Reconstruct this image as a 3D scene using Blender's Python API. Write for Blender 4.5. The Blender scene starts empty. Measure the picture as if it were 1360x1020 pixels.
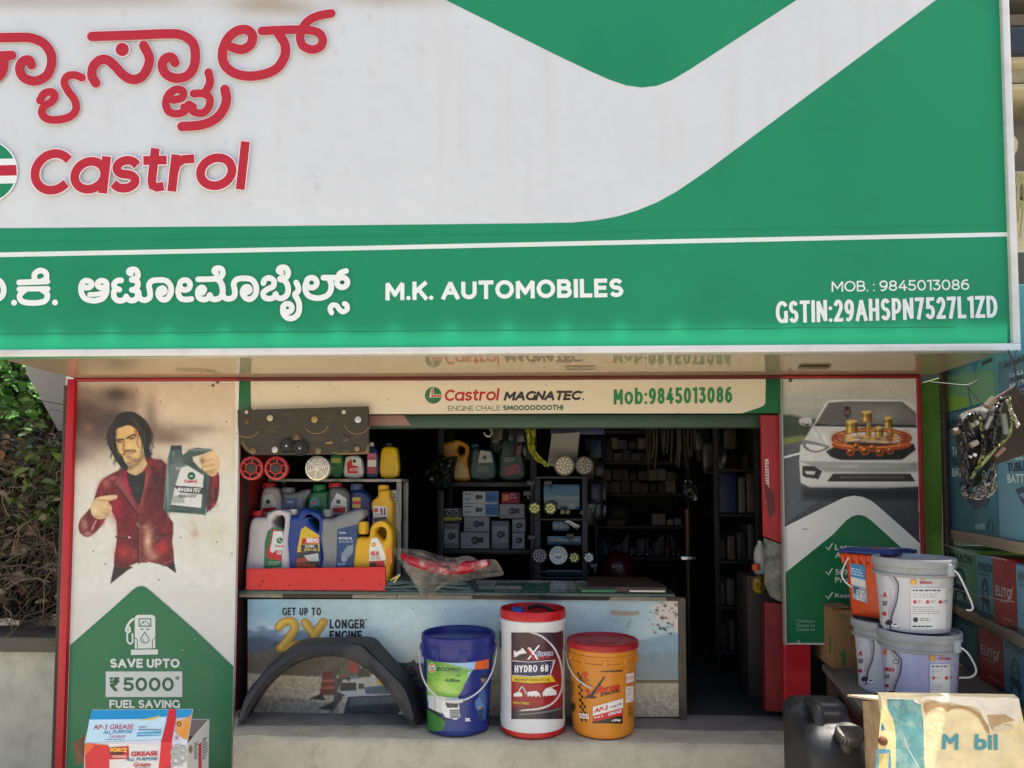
import bpy, bmesh, math, random
import numpy as np
from mathutils import Vector, Matrix
from mathutils.geometry import tessellate_polygon
random.seed(7); rng = np.random.default_rng(7)
S = bpy.context.scene
COL = S.collection
R = math.radians
# ------------------------------------------------------------------ camera
CAMZ = 1.6
F = 1000.0                       # focal length in photograph pixels (1360 wide)
PITCH, YAW, ROLL = 3.0, 2.58, 0.1
camd = bpy.data.cameras.new('camera'); cam = bpy.data.objects.new('camera', camd); COL.objects.link(cam)
camd.sensor_width = 36; camd.lens = 36 * F / 1360
camd.shift_x = 0.0; camd.shift_y = 78 / 1360
camd.clip_start = 0.05; camd.clip_end = 2000
CR = (Matrix.Rotation(R(YAW), 4, 'Z') @ Matrix.Rotation(R(90 + PITCH), 4, 'X') @ Matrix.Rotation(R(ROLL), 4, 'Z'))
cam.matrix_world = Matrix.Translation((0, 0, CAMZ)) @ CR
S.camera = cam
CO = Vector((0, 0, CAMZ)); CR3 = CR.to_3x3()
# ------------------------------------------------------------------ light
S.view_settings.view_transform = 'Standard'; S.view_settings.look = 'None'
S.view_settings.gamma = 1; S.view_settings.exposure = 1.08
S.view_settings.use_curve_mapping = False
SUN = Vector((.35, .12, .93)).normalized()
w = bpy.data.worlds.new("World"); S.world = w; w.use_nodes = True
nt = w.node_tree; bg = nt.nodes['Background']; sky = nt.nodes.new('ShaderNodeTexSky')
sky.sky_type = 'NISHITA'; sky.sun_disc = False
sky.sun_elevation = math.asin(SUN.z); sky.sun_rotation = math.atan2(SUN.x, SUN.y)
sky.air_density = 0.75; sky.dust_density = 4.5; sky.ozone_density = 1.0
nt.links.new(sky.outputs[0], bg.inputs[0]); bg.inputs[1].default_value = 0.15
sd = bpy.data.lights.new('sun', 'SUN'); sd.energy = 4.4; sd.angle = R(.5); sd.color = (1, .95, .87)
so = bpy.data.objects.new('sun', sd); COL.objects.link(so); so.location = (3, -3, 9)
so.rotation_euler = SUN.to_track_quat('Z', 'Y').to_euler()
S.cycles.max_bounces = 8; S.cycles.diffuse_bounces = 5; S.cycles.glossy_bounces = 4
S.cycles.transmission_bounces = 6; S.cycles.transparent_max_bounces = 8
S.cycles.use_denoising = True
# ------------------------------------------------------------------ pixel -> place
def ray(px, py):
    return CR3 @ Vector(((px - 680) / F, (588 - py) / F, -1))
def PY(px, py, Y):
    d = ray(px, py); return CO + d * (Y / d.y)
def PZ(px, py, z):
    d = ray(px, py); return CO + d * ((z - CAMZ) / d.z)
def PP(px, py, p0, n):
    d = ray(px, py); return CO + d * ((p0 - CO).dot(n) / d.dot(n))
def plane(Y):
    return lambda px, py, l=0: PY(px, py, Y - l)
def plane_pn(p0, n):
    return lambda px, py, l=0: PP(px, py, p0 + n * l, n)
def cone(c, z0, r0, z1, r1):
    def m(px, py, l=0):
        d = ray(px, py); r = (r0 + r1) / 2; p = None
        for it in range(4):
            ox, oy = -c.x, -c.y
            a = d.x**2 + d.y**2; b = 2 * (ox * d.x + oy * d.y); cc = ox**2 + oy**2 - (r + l)**2
            D = max(b * b - 4 * a * cc, 0)
            p = CO + d * ((-b - math.sqrt(D)) / (2 * a))
            t = min(max((p.z - z0) / (z1 - z0), -.2), 1.2); r = r0 + (r1 - r0) * t
        return p
    return m
def zm(x0, y0, s):
    return lambda *pts: [(x0 + x * s, y0 + y * s) for x, y in pts]
# ------------------------------------------------------------------ materials
def lin(c):
    out = []
    for v in c[:3]:
        v = v / 255.0
        out.append(v / 12.92 if v <= .04045 else ((v + .055) / 1.055) ** 2.4)
    return tuple(out) + (1.0,)
MATS = {}
def M(c, rough=.5, metal=0, var=.1, vs=6, bump=0, bs=60, dirt=0, dirtc=(96, 82, 66), ds=3, spec=.5, coat=0, gain=1, attr=False, glow=0, dthr=.5, detail=6, sc=None):
    key = (tuple(c), rough, metal, var, vs, bump, bs, dirt, tuple(dirtc), ds, spec, coat, gain, attr, glow, dthr, sc)
    if key in MATS: return MATS[key]
    m = bpy.data.materials.new('surface'); m.use_nodes = True
    t = m.node_tree; N = t.nodes; L = t.links; b = N['Principled BSDF']
    b.inputs['Roughness'].default_value = rough; b.inputs['Metallic'].default_value = metal
    b.inputs['Specular IOR Level'].default_value = spec; b.inputs['Coat Weight'].default_value = coat
    tc = N.new('ShaderNodeTexCoord'); src = tc.outputs['Object']
    if sc:
        mp = N.new('ShaderNodeMapping'); mp.inputs['Scale'].default_value = sc; L.new(src, mp.inputs[0]); src = mp.outputs[0]
    if attr:
        a = N.new('ShaderNodeAttribute'); a.attribute_name = 'Col'; cur = a.outputs['Color']
    else:
        rgb = N.new('ShaderNodeRGB'); k = lin(c); rgb.outputs[0].default_value = (k[0] * gain, k[1] * gain, k[2] * gain, 1); cur = rgb.outputs[0]
    nz = N.new('ShaderNodeTexNoise'); nz.inputs['Scale'].default_value = vs; nz.inputs['Detail'].default_value = detail; nz.inputs['Roughness'].default_value = .6
    L.new(src, nz.inputs['Vector'])
    mr = N.new('ShaderNodeMapRange'); mr.inputs['From Min'].default_value = .3; mr.inputs['From Max'].default_value = .7
    mr.inputs['To Min'].default_value = 1 - var; mr.inputs['To Max'].default_value = 1 + var * .6
    L.new(nz.outputs['Fac'], mr.inputs['Value'])
    mx = N.new('ShaderNodeVectorMath'); mx.operation = 'SCALE'; L.new(cur, mx.inputs[0]); L.new(mr.outputs[0], mx.inputs['Scale']); cur = mx.outputs[0]
    if dirt:
        n2 = N.new('ShaderNodeTexNoise'); n2.inputs['Scale'].default_value = ds; n2.inputs['Detail'].default_value = 9; n2.inputs['Roughness'].default_value = .68
        L.new(src, n2.inputs['Vector'])
        r2 = N.new('ShaderNodeMapRange'); r2.inputs['From Min'].default_value = dthr; r2.inputs['From Max'].default_value = dthr + .22
        r2.inputs['To Min'].default_value = 0; r2.inputs['To Max'].default_value = dirt; L.new(n2.outputs['Fac'], r2.inputs['Value'])
        mm = N.new('ShaderNodeMix'); mm.data_type = 'RGBA'; L.new(r2.outputs[0], mm.inputs['Factor']); L.new(cur, mm.inputs[6]); mm.inputs[7].default_value = lin(dirtc); cur = mm.outputs[2]
    L.new(cur, b.inputs['Base Color'])
    if rough > .12:
        r3 = N.new('ShaderNodeMapRange'); r3.inputs['From Min'].default_value = .3; r3.inputs['From Max'].default_value = .7
        r3.inputs['To Min'].default_value = max(rough - .1, .03); r3.inputs['To Max'].default_value = min(rough + .12, 1)
        L.new(nz.outputs['Fac'], r3.inputs['Value']); L.new(r3.outputs[0], b.inputs['Roughness'])
    if bump:
        n3 = N.new('ShaderNodeTexNoise'); n3.inputs['Scale'].default_value = bs; n3.inputs['Detail'].default_value = 5
        L.new(src, n3.inputs['Vector'])
        bp = N.new('ShaderNodeBump'); bp.inputs['Strength'].default_value = bump; bp.inputs['Distance'].default_value = .01
        L.new(n3.outputs['Fac'], bp.inputs['Height']); L.new(bp.outputs[0], b.inputs['Normal'])
    if glow:
        g = N.new('ShaderNodeAttribute'); g.attribute_name = 'Glow'; L.new(g.outputs['Color'], b.inputs['Emission Color']); b.inputs['Emission Strength'].default_value = glow
    MATS[key] = m; return m
def clear_mat(c, alpha=.3, rough=.25):
    m = bpy.data.materials.new('clear_film'); m.use_nodes = True
    t = m.node_tree; b = t.nodes['Principled BSDF']; b.inputs['Base Color'].default_value = lin(c)
    b.inputs['Roughness'].default_value = rough
    nz = t.nodes.new('ShaderNodeTexNoise'); nz.inputs['Scale'].default_value = 14; nz.inputs['Detail'].default_value = 6
    tc = t.nodes.new('ShaderNodeTexCoord'); t.links.new(tc.outputs['Object'], nz.inputs['Vector'])
    mr = t.nodes.new('ShaderNodeMapRange'); mr.inputs['From Min'].default_value = .35; mr.inputs['From Max'].default_value = .65
    mr.inputs['To Min'].default_value = alpha * .6; mr.inputs['To Max'].default_value = min(alpha * 1.6, 1)
    t.links.new(nz.outputs['Fac'], mr.inputs['Value']); t.links.new(mr.outputs[0], b.inputs['Alpha'])
    return m
# ------------------------------------------------------------------ things, parts
WM = {}
def tag(o, label=None, cat=None, group=None, kind=None):
    if label: o['label'] = label
    if cat: o['category'] = cat
    if group: o['group'] = group
    if kind: o['kind'] = kind
    return o
def thing(name, label, cat, loc, rz=0, group=None):
    o = bpy.data.objects.new(name, None); COL.objects.link(o); o.empty_display_size = .05
    o.location = loc; o.rotation_euler = (0, 0, rz); WM[o.name] = Matrix.Translation(loc) @ Matrix.Rotation(rz, 4, 'Z')
    return tag(o, label, cat, group)
class MB:
    def __init__(s): s.v = []; s.f = []; s.m = []; s.mats = []; s.col = None; s.glow = None
    def mi(s, mat):
        if mat not in s.mats: s.mats.append(mat)
        return s.mats.index(mat)
    def add(s, vs, fs, mat):
        o = len(s.v); i = s.mi(mat); s.v += [Vector(p) for p in vs]
        for f in fs: s.f.append([o + k for k in f]); s.m.append(i)
        return s
    def bm(s, bm, mat, M4=None):
        bm.verts.ensure_lookup_table()
        for k, v in enumerate(bm.verts): v.index = k
        s.add([(M4 @ v.co) if M4 else v.co.copy() for v in bm.verts], [[v.index for v in f.verts] for f in bm.faces], mat); bm.free(); return s
    def box(s, c, size, mat, rz=0, bev=.004, M4=None):
        bm = bmesh.new(); bmesh.ops.create_cube(bm, size=1)
        for v in bm.verts: v.co = Vector((v.co.x * size[0], v.co.y * size[1], v.co.z * size[2]))
        bev = min(bev, min(size) * .45)
        if bev > 0: bmesh.ops.bevel(bm, geom=bm.edges[:], offset=bev, segments=2, affect='EDGES', profile=.5)
        return s.bm(bm, mat, M4 if M4 else Matrix.Translation(c) @ Matrix.Rotation(rz, 4, 'Z'))
    def hexa(s, front, back, mat):   # two quads (4 points each, same winding)
        return s.add(list(front) + list(back), [[0, 1, 2, 3], [7, 6, 5, 4], [0, 4, 5, 1], [1, 5, 6, 2], [2, 6, 7, 3], [3, 7, 4, 0]], mat)
    def lathe(s, prof, c, mat, n=48, axis=None, cap=True):
        vs = []; fs = []; k = len(prof)
        A = axis or Matrix.Identity(4); T = Matrix.Translation(c) @ A
        for i in range(n):
            a = 2 * math.pi * i / n
            for r, z in prof: vs.append(T @ Vector((r * math.cos(a), r * math.sin(a), z)))
        for i in range(n):
            j = (i + 1) % n
            for q in range(k - 1): fs.append([i * k + q, j * k + q, j * k + q + 1, i * k + q + 1])
        if cap:
            if prof[0][0] > 1e-5: fs.append([i * k for i in range(n)][::-1])
            if prof[-1][0] > 1e-5: fs.append([i * k + k - 1 for i in range(n)])
        return s.add(vs, fs, mat)
    def tube(s, path, r, mat, n=8, cap=True):
        path = [Vector(p) for p in path]; vs = []; fs = []; up = Vector((.13, .21, .97))
        for i, p in enumerate(path):
            t = (path[min(i + 1, len(path) - 1)] - path[max(i - 1, 0)])
            t = t.normalized() if t.length > 1e-9 else Vector((0, 0, 1))
            a = t.cross(up); a = a.normalized() if a.length > 1e-4 else t.cross(Vector((1, 0, 0))).normalized()
            b = t.cross(a); rr = r[i] if isinstance(r, (list, tuple)) else r
            for k in range(n):
                q = 2 * math.pi * k / n; vs.append(p + (a * math.cos(q) + b * math.sin(q)) * rr)
        for i in range(len(path) - 1):
            for k in range(n):
                k2 = (k + 1) % n; fs.append([i * n + k, i * n + k2, (i + 1) * n + k2, (i + 1) * n + k])
        if cap: fs.append(list(range(n))); fs.append([(len(path) - 1) * n + k for k in range(n)][::-1])
        return s.add(vs, fs, mat)
    def ball(s, c, r, mat, seg=12):
        bm = bmesh.new(); bmesh.ops.create_uvsphere(bm, u_segments=seg, v_segments=max(seg // 2, 4), radius=1)
        rr = r if isinstance(r, (tuple, list)) else (r, r, r)
        return s.bm(bm, mat, Matrix.Translation(c) @ Matrix.Diagonal((*rr, 1)))
    def build(s, name, parent=None, label=None, cat=None, group=None, kind=None, smooth=35, base=None):
        me = bpy.data.meshes.new(name); o = bpy.data.objects.new(name, me); COL.objects.link(o)
        if parent is not None:
            T = WM[parent.name]; o.parent = parent; WM[o.name] = T
        else:
            if base is None:
                A = np.array([tuple(p) for p in s.v]); base = ((A[:, 0].min() + A[:, 0].max()) / 2, (A[:, 1].min() + A[:, 1].max()) / 2, A[:, 2].min())
            T = Matrix.Translation(base); o.location = base; WM[o.name] = T
        I = T.inverted()
        me.from_pydata([tuple(I @ p) for p in s.v], [], s.f)
        for m in s.mats: me.materials.append(m)
        me.polygons.foreach_set('material_index', s.m)
        if s.col is not None:
            a = me.color_attributes.new('Col', 'FLOAT_COLOR', 'POINT'); a.data.foreach_set('color', s.col.astype(np.float32).ravel())
        if s.glow is not None:
            a = me.color_attributes.new('Glow', 'FLOAT_COLOR', 'POINT'); a.data.foreach_set('color', s.glow.astype(np.float32).ravel())
        if smooth:
            me.polygons.foreach_set('use_smooth', [True] * len(me.polygons)); me.set_sharp_from_angle(angle=R(smooth))
        me.update(); return tag(o, label, cat, group, kind)
# curve based solid: outline (with holes) given in pixels, standing at plane Y, rounded edges
def curve_mesh(loops, thick, bevel, bres=3):
    cu = bpy.data.curves.new('tmp', 'CURVE'); cu.dimensions = '2D'; cu.fill_mode = 'BOTH'
    cu.extrude = max(thick / 2 - bevel, .0001); cu.bevel_depth = bevel; cu.bevel_resolution = bres; cu.offset = -bevel
    for lp in loops:
        sp = cu.splines.new('POLY'); sp.points.add(len(lp) - 1); sp.use_cyclic_u = True
        for p, q in zip(sp.points, lp): p.co = (q[0], q[1], 0, 1)
    ob = bpy.data.objects.new('tmp', cu); COL.objects.link(ob)
    dg = bpy.context.evaluated_depsgraph_get(); me = bpy.data.meshes.new_from_object(ob.evaluated_get(dg))
    vs = [v.co.copy() for v in me.vertices]; fs = [list(p.vertices) for p in me.polygons]
    bpy.data.objects.remove(ob); bpy.data.curves.remove(cu); bpy.data.meshes.remove(me); return vs, fs
def smooth_loop(pts, n=4, closed=True):
    out = []; k = len(pts)
    rngi = range(k) if closed else range(k - 1)
    for i in rngi:
        g = (lambda j: pts[j % k]) if closed else (lambda j: pts[min(max(j, 0), k - 1)])
        p0, p1, p2, p3 = g(i - 1), g(i), g(i + 1), g(i + 2)
        for q in range(n):
            t = q / n; t2 = t * t; t3 = t2 * t
            out.append(tuple(.5 * (2 * b + (c - a) * t + (2 * a - 5 * b + 4 * c - d) * t2 + (3 * b - a - 3 * c + d) * t3) for a, b, c, d in zip(p0, p1, p2, p3)))
    if not closed: out.append(tuple(pts[-1]))
    return out
def solid(mb, loops_px, Y, thick, bevel, mat, smooth=0):
    """outline traced in photo pixels, standing at the plane Y (its front face), thick metres deep"""
    lw = []
    for lp in loops_px:
        if smooth: lp = smooth_loop(lp, smooth)
        lw.append([(lambda p: (p.x, p.z))(PY(a, b, Y)) for a, b in lp])
    vs, fs = curve_mesh(lw, thick, bevel)
    mb.add([Vector((v.x, Y + thick / 2 - v.z, v.y)) for v in vs], fs, mat); return mb
# ------------------------------------------------------------------ flat printing
class Art:
    def __init__(s, mapper, lift=.0006, step=.00007, cur=0, **kw): s.cur = cur; s.mp = mapper; s.l = lift; s.st = step; s.mb = MB(); s.kw = dict(rough=.45, var=.05, vs=5); s.kw.update(kw)
    def mat(s, c): return M(c, **s.kw)
    def poly(s, pts, c, holes=()):
        s.l += s.st; lps = [list(pts)] + [list(h) for h in holes]
        tri = tessellate_polygon([[Vector((x, -y, 0)) for x, y in lp] for lp in lps])
        fl = [p for lp in lps for p in lp]
        fs = []
        for t in tri:
            a, b, d = (fl[i] for i in t)
            cr = (b[0] - a[0]) * (d[1] - a[1]) - (b[1] - a[1]) * (d[0] - a[0])
            if abs(cr) < 1e-9: continue
            fs.append(list(t) if cr < 0 else list(t)[::-1])
        if s.cur:
            fl = [tuple(p) for p in fl]; it = 0
            while it < 8:
                it += 1; mid = {}; nf = []; ch = False
                def md(i, j):
                    k = (min(i, j), max(i, j))
                    if k not in mid: mid[k] = len(fl); fl.append(((fl[i][0] + fl[j][0]) / 2, (fl[i][1] + fl[j][1]) / 2))
                    return mid[k]
                for f in fs:
                    e = [(abs(fl[f[k]][0] - fl[f[(k + 1) % 3]][0]) > s.cur) for k in range(3)]
                    if not any(e): nf.append(f); continue
                    ch = True; a, b, d = f; q = [md(f[k], f[(k + 1) % 3]) if e[k] else None for k in range(3)]
                    if all(e): nf += [[a, q[0], q[2]], [q[0], b, q[1]], [q[2], q[1], d], [q[0], q[1], q[2]]]
                    else:
                        # fan on the split boundary
                        lp = [];
                        for k in range(3):
                            lp.append(f[k])
                            if q[k] is not None: lp.append(q[k])
                        st = next(k for k in range(len(lp)) if lp[k] not in f)
                        lp = lp[st:] + lp[:st]
                        for k in range(1, len(lp) - 1): nf.append([lp[0], lp[k], lp[k + 1]])
                fs = nf
                if not ch: break
        s.mb.add([s.mp(x, y, s.l) for x, y in fl], fs, s.mat(c)); return s
    def rect(s, x0, y0, x1, y1, c, nx=1):
        top = [(x0 + (x1 - x0) * i / nx, y0) for i in range(nx + 1)]; bot = [(x1 - (x1 - x0) * i / nx, y1) for i in range(nx + 1)]
        s.l += s.st; o = [s.mp(x, y, s.l) for x, y in top + bot]; n = nx
        s.mb.add(o, [[i, 2 * n + 1 - i, 2 * n - i, i + 1] for i in range(n)], s.mat(c)); return s
    def circ(s, x, y, r, c, r2=None, n=24, ry=None):
        ry = ry or r
        out = [(x + r * math.cos(2 * math.pi * i / n), y + ry * math.sin(2 * math.pi * i / n)) for i in range(n)]
        if r2:
            k = r2 / r; inn = [(x + (p - x) * k, y + (q - y) * k) for p, q in out]
            s.l += s.st; vs = [s.mp(a, b, s.l) for a, b in out + inn]
            s.mb.add(vs, [[i, n + i, n + (i + 1) % n, (i + 1) % n] for i in range(n)], s.mat(c)); return s
        return s.poly(out, c)
    def stroke(s, pts, wd, c, smooth=6, cap=True):
        s.l += s.st
        P = smooth_loop(pts, smooth, closed=False) if smooth > 1 else list(pts)
        if s.cur: P = smooth_loop(P, 4, closed=False) if smooth <= 1 else P
        vs = []; fs = []; l = s.l; m = s.mat(c); k = len(P)
        for i in range(k):
            a = P[max(i - 1, 0)]; b = P[min(i + 1, k - 1)]; dx, dy = b[0] - a[0], b[1] - a[1]; q = math.hypot(dx, dy) or 1
            nx, ny = -dy / q * wd / 2, dx / q * wd / 2; l += .000003
            vs += [s.mp(P[i][0] - nx, P[i][1] - ny, l), s.mp(P[i][0] + nx, P[i][1] + ny, l)]
        for i in range(k - 1): fs.append([2 * i, 2 * i + 1, 2 * i + 3, 2 * i + 2])
        s.mb.add(vs, fs, m)
        if cap:
            for (x, y) in ((P[0]), (P[-1])):
                l += .00001
                s.mb.add([s.mp(x + wd / 2 * math.cos(-2 * math.pi * i / 14), y + wd / 2 * math.sin(-2 * math.pi * i / 14), l) for i in range(14)], [list(range(14))], m)
        s.l = max(s.l, l); return s
    def text(s, body, quad, c, bold=.0, shear=0, space=1.0, res=3):
        """quad: pixel corners tl, tr, br, bl of the tight box of the writing"""
        key = (body, shear, space, res)
        if key not in TXT:
            cu = bpy.data.curves.new('tmp', 'FONT'); cu.body = body; cu.size = 1; cu.shear = shear; cu.space_character = space; cu.resolution_u = res; cu.fill_mode = 'FRONT'
            ob = bpy.data.objects.new('tmp', cu); COL.objects.link(ob)
            dg = bpy.context.evaluated_depsgraph_get(); me = bpy.data.meshes.new_from_object(ob.evaluated_get(dg))
            TXT[key] = ([tuple(v.co) for v in me.vertices], [list(p.vertices) for p in me.polygons])
            bpy.data.objects.remove(ob); bpy.data.curves.remove(cu); bpy.data.meshes.remove(me)
        vs, fs = TXT[key]
        if not vs: return s
        xs = [v[0] for v in vs]; ys = [v[1] for v in vs]; x0, x1, y0, y1 = min(xs), max(xs), min(ys), max(ys)
        if len(quad) == 2: (a, b), (e, d) = quad; quad = [(a, b), (e, b), (e, d), (a, d)]
        tl, tr, br, bl = quad; b = bold * 1.15
        hq = (math.hypot(bl[0] - tl[0], bl[1] - tl[1])); wq = math.hypot(tr[0] - tl[0], tr[1] - tl[1])
        du = b * hq / max(wq, 1e-6) / .72; dv = b * .75 / .72
        offs = [(0, 0)] if b <= 0 else [(du * p, dv * q) for p, q in ((1, 1), (-1, 1), (1, -1), (-1, -1), (1, 0), (-1, 0), (0, 1), (0, -1))]
        du = max(du, 0); dv = max(dv, 0); mt = s.mat(c)
        for ou, ov in offs:
            s.l += s.st * .35; out = []
            for x, y, _ in vs:
                u = du + (1 - 2 * du) * (x - x0) / (x1 - x0) + ou; v = dv + (1 - 2 * dv) * (y1 - y) / (y1 - y0) + ov
                px = (tl[0] * (1 - u) + tr[0] * u) * (1 - v) + (bl[0] * (1 - u) + br[0] * u) * v
                py = (tl[1] * (1 - u) + tr[1] * u) * (1 - v) + (bl[1] * (1 - u) + br[1] * u) * v
                out.append(s.mp(px, py, s.l))
            s.mb.add(out, fs, mt)
        return s
    def greek(s, x0, y0, x1, y1, rows, c, skew=0, h=.45):
        dy = (y1 - y0) / rows
        for r in range(rows):
            x = x0; y = y0 + r * dy; end = x1 - random.random() * .3 * (x1 - x0)
            while x < end:
                L = min(random.uniform(2.0, 6), end - x)
                if L > .8:
                    k0 = skew * (x - x0); k1 = skew * (x + L - x0)
                    s.poly([(x, y + k0), (x + L, y + k1), (x + L, y + dy * h + k1), (x, y + dy * h + k0)], c); s.l -= s.st
                x += L + random.uniform(.8, 1.6)
        s.l += s.st; return s
    def build(s, name, parent, **k): k.setdefault('smooth', 0); return s.mb.build(name, parent, **k)
TXT = {}

# plain geometric letters drawn as strokes: centre lines in a box one cap height tall (y down)
def _arc(cx, cy, rx, ry, a0, a1, n=14): return [(cx + rx * math.cos(R(a0 + (a1 - a0) * i / n)), cy + ry * math.sin(R(a0 + (a1 - a0) * i / n))) for i in range(n + 1)]
_O = [('C', _arc(.42, .5, .42, .5, 0, 360, 36))]
GL = {
 'A': (.8, [('L', [(0, 1), (.4, 0), (.8, 1)]), ('L', [(.17, .67), (.63, .67)])]),
 'B': (.62, [('L', [(0, 0), (0, 1)]), ('C', [(0, 0), (.34, 0)] + _arc(.34, .24, .22, .24, -90, 90) + [(0, .48)]), ('C', [(0, .48), (.36, .48)] + _arc(.36, .74, .26, .26, -90, 90) + [(0, 1)])]),
 'C': (.76, [('C', _arc(.46, .5, .46, .5, -46, -314, 28))]),
 'D': (.7, [('L', [(0, 0), (0, 1)]), ('C', [(0, 0), (.26, 0)] + _arc(.26, .5, .44, .5, -90, 90, 20) + [(0, 1)])]),
 'E': (.52, [('L', [(.52, 0), (0, 0), (0, 1), (.52, 1)]), ('L', [(0, .49), (.46, .49)])]),
 'F': (.5, [('L', [(.5, 0), (0, 0), (0, 1)]), ('L', [(0, .5), (.44, .5)])]),
 'G': (.78, [('C', _arc(.46, .5, .46, .5, -46, -330, 30)), ('L', [(.82, .98), (.82, .54)])]),
 'H': (.66, [('L', [(0, 0), (0, 1)]), ('L', [(.66, 0), (.66, 1)]), ('L', [(0, .5), (.66, .5)])]),
 'I': (.0, [('L', [(0, 0), (0, 1)])]),
 'K': (.62, [('L', [(0, 0), (0, 1)]), ('L', [(.6, 0), (.02, .62)]), ('L', [(.24, .42), (.64, 1)])]),
 'L': (.48, [('L', [(0, 0), (0, 1), (.48, 1)])]),
 'M': (.86, [('L', [(0, 1), (0, 0), (.43, .72), (.86, 0), (.86, 1)])]),
 'N': (.68, [('L', [(0, 1), (0, 0), (.68, 1), (.68, 0)])]),
 'O': (.84, _O), 'P': (.58, [('L', [(0, 0), (0, 1)]), ('C', [(0, 0), (.28, 0)] + _arc(.28, .32, .3, .32, -90, 90) + [(0, .64)])]),
 'R': (.6, [('L', [(0, 0), (0, 1)]), ('C', [(0, 0), (.28, 0)] + _arc(.28, .32, .3, .32, -90, 90) + [(0, .64)]), ('L', [(.34, .66), (.6, 1)])]),
 'S': (.58, [('C', _arc(.29, .245, .27, .245, -35, -270, 18) + _arc(.29, .745, .29, .255, -90, 145, 18))]),
 'T': (.62, [('L', [(0, 0), (.62, 0)]), ('L', [(.31, 0), (.31, 1)])]),
 'U': (.66, [('C', [(0, 0), (0, .3), (0, .64)] + _arc(.33, .66, .33, .34, 180, 0, 18) + [(.66, .3), (.66, 0)])]),
 'V': (.76, [('L', [(0, 0), (.38, 1), (.76, 0)])]), 'X': (.66, [('L', [(0, 0), (.66, 1)]), ('L', [(.66, 0), (0, 1)])]), 'Y': (.7, [('L', [(0, 0), (.35, .55), (.7, 0)]), ('L', [(.35, .5), (.35, 1)])]),
 'Z': (.6, [('L', [(0, 0), (.6, 0), (0, 1), (.6, 1)])]),
 '0': (.62, [('C', _arc(.31, .5, .31, .5, 0, 360, 30))]), '1': (.24, [('L', [(0, .04), (.24, 0), (.24, 1)])]),
 '2': (.54, [('C', _arc(.27, .28, .27, .28, -160, 30, 16) + [(.3, .68), (.0, 1)]), ('L', [(0, 1), (.56, 1)])]),
 '3': (.54, [('L', [(.02, 0), (.5, 0), (.24, .4)]), ('C', [(.2, .4)] + _arc(.26, .7, .29, .3, -80, 150, 18))]),
 '4': (.62, [('L', [(.42, 0), (0, .72), (.64, .72)]), ('L', [(.46, .42), (.46, 1)])]),
 '5': (.54, [('L', [(.5, 0), (.07, 0), (.04, .44)]), ('C', [(.04, .44), (.24, .42)] + _arc(.25, .71, .3, .29, -80, 150, 18))]),
 '6': (.58, [('C', [(.5, .02), (.36, -.01), (.2, .06), (.06, .26), (.0, .5), (.0, .68)]), ('C', _arc(.29, .69, .29, .31, 0, 360, 26))]),
 '7': (.54, [('L', [(0, 0), (.54, 0), (.18, 1)])]), '8': (.58, [('C', _arc(.29, .245, .25, .245, 0, 360, 24)), ('C', _arc(.29, .745, .29, .255, 0, 360, 24))]),
 '9': (.58, [('C', [(.08, .98), (.22, 1.01), (.38, .94), (.52, .74), (.58, .5), (.58, .32)]), ('C', _arc(.29, .31, .29, .31, 0, 360, 26))]),
 '.': (.0, [('D', [(0, 1)])]), ':': (.0, [('D', [(0, .36)]), ('D', [(0, 1)])]), '-': (.3, [('L', [(0, .6), (.3, .6)])]), '!': (.0, [('L', [(0, 0), (0, .66)]), ('D', [(0, 1)])]),
 'a': (.76, [('C', _arc(.38, .62, .38, .38, 0, 360, 28)), ('L', [(.76, .24), (.76, 1)])]), 's': (.54, [('C', _arc(.28, .43, .25, .19, -30, -265, 14) + _arc(.27, .81, .27, .19, -85, 150, 14))]),
 't': (.44, [('C', [(.16, 0), (.16, .5), (.16, .82), (.2, .96), (.3, 1), (.42, .98)]), ('L', [(0, .26), (.37, .26)])]), 'r': (.42, [('L', [(0, .24), (0, 1)]), ('C', [(0, .6), (.05, .38), (.2, .26), (.42, .25)])]),
 'o': (.8, [('C', _arc(.4, .62, .4, .38, 0, 360, 28))]), 'l': (.0, [('L', [(0, -.06), (0, 1)])]), 'b': (.7, [('L', [(0, -.04), (0, 1)]), ('C', _arc(.35, .63, .35, .37, 0, 360, 26))]),
}
def _sfont(s, body, quad, c, wt=.2, track=.14, slant=0.0, word=.34, halo=None):
    if len(quad) == 2: (a, b), (e, d) = quad; quad = [(a, b), (e, b), (e, d), (a, d)]
    tl, tr, br, bl = quad; H = math.hypot(bl[0] - tl[0], bl[1] - tl[1]); W = math.hypot(tr[0] - tl[0], tr[1] - tl[1])
    hw = wt * H / 2 * .96; gap = 2 * hw + track * H * .8; n = 0; tw = 0; gaps = 0
    for a_, ch in enumerate(body):
        if ch == ' ': gaps += word * H; continue
        tw += GL[ch][0]; gaps += gap if a_ < len(body) - 1 else 0
    k = (W - 2 * hw - slant * H - gaps) / max(tw, .01); pos = []; x = 0   # letters stretch, stroke weight stays
    for ch in body:
        if ch == ' ': pos.append(None); x += word * H; continue
        pos.append(x); x += GL[ch][0] * k + gap
    if halo: _run(s, body, pos, quad, H, W, hw, hw + halo[1], k, slant, halo[0], wt)
    _run(s, body, pos, quad, H, W, hw, hw, k, slant, c, wt); return s
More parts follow.
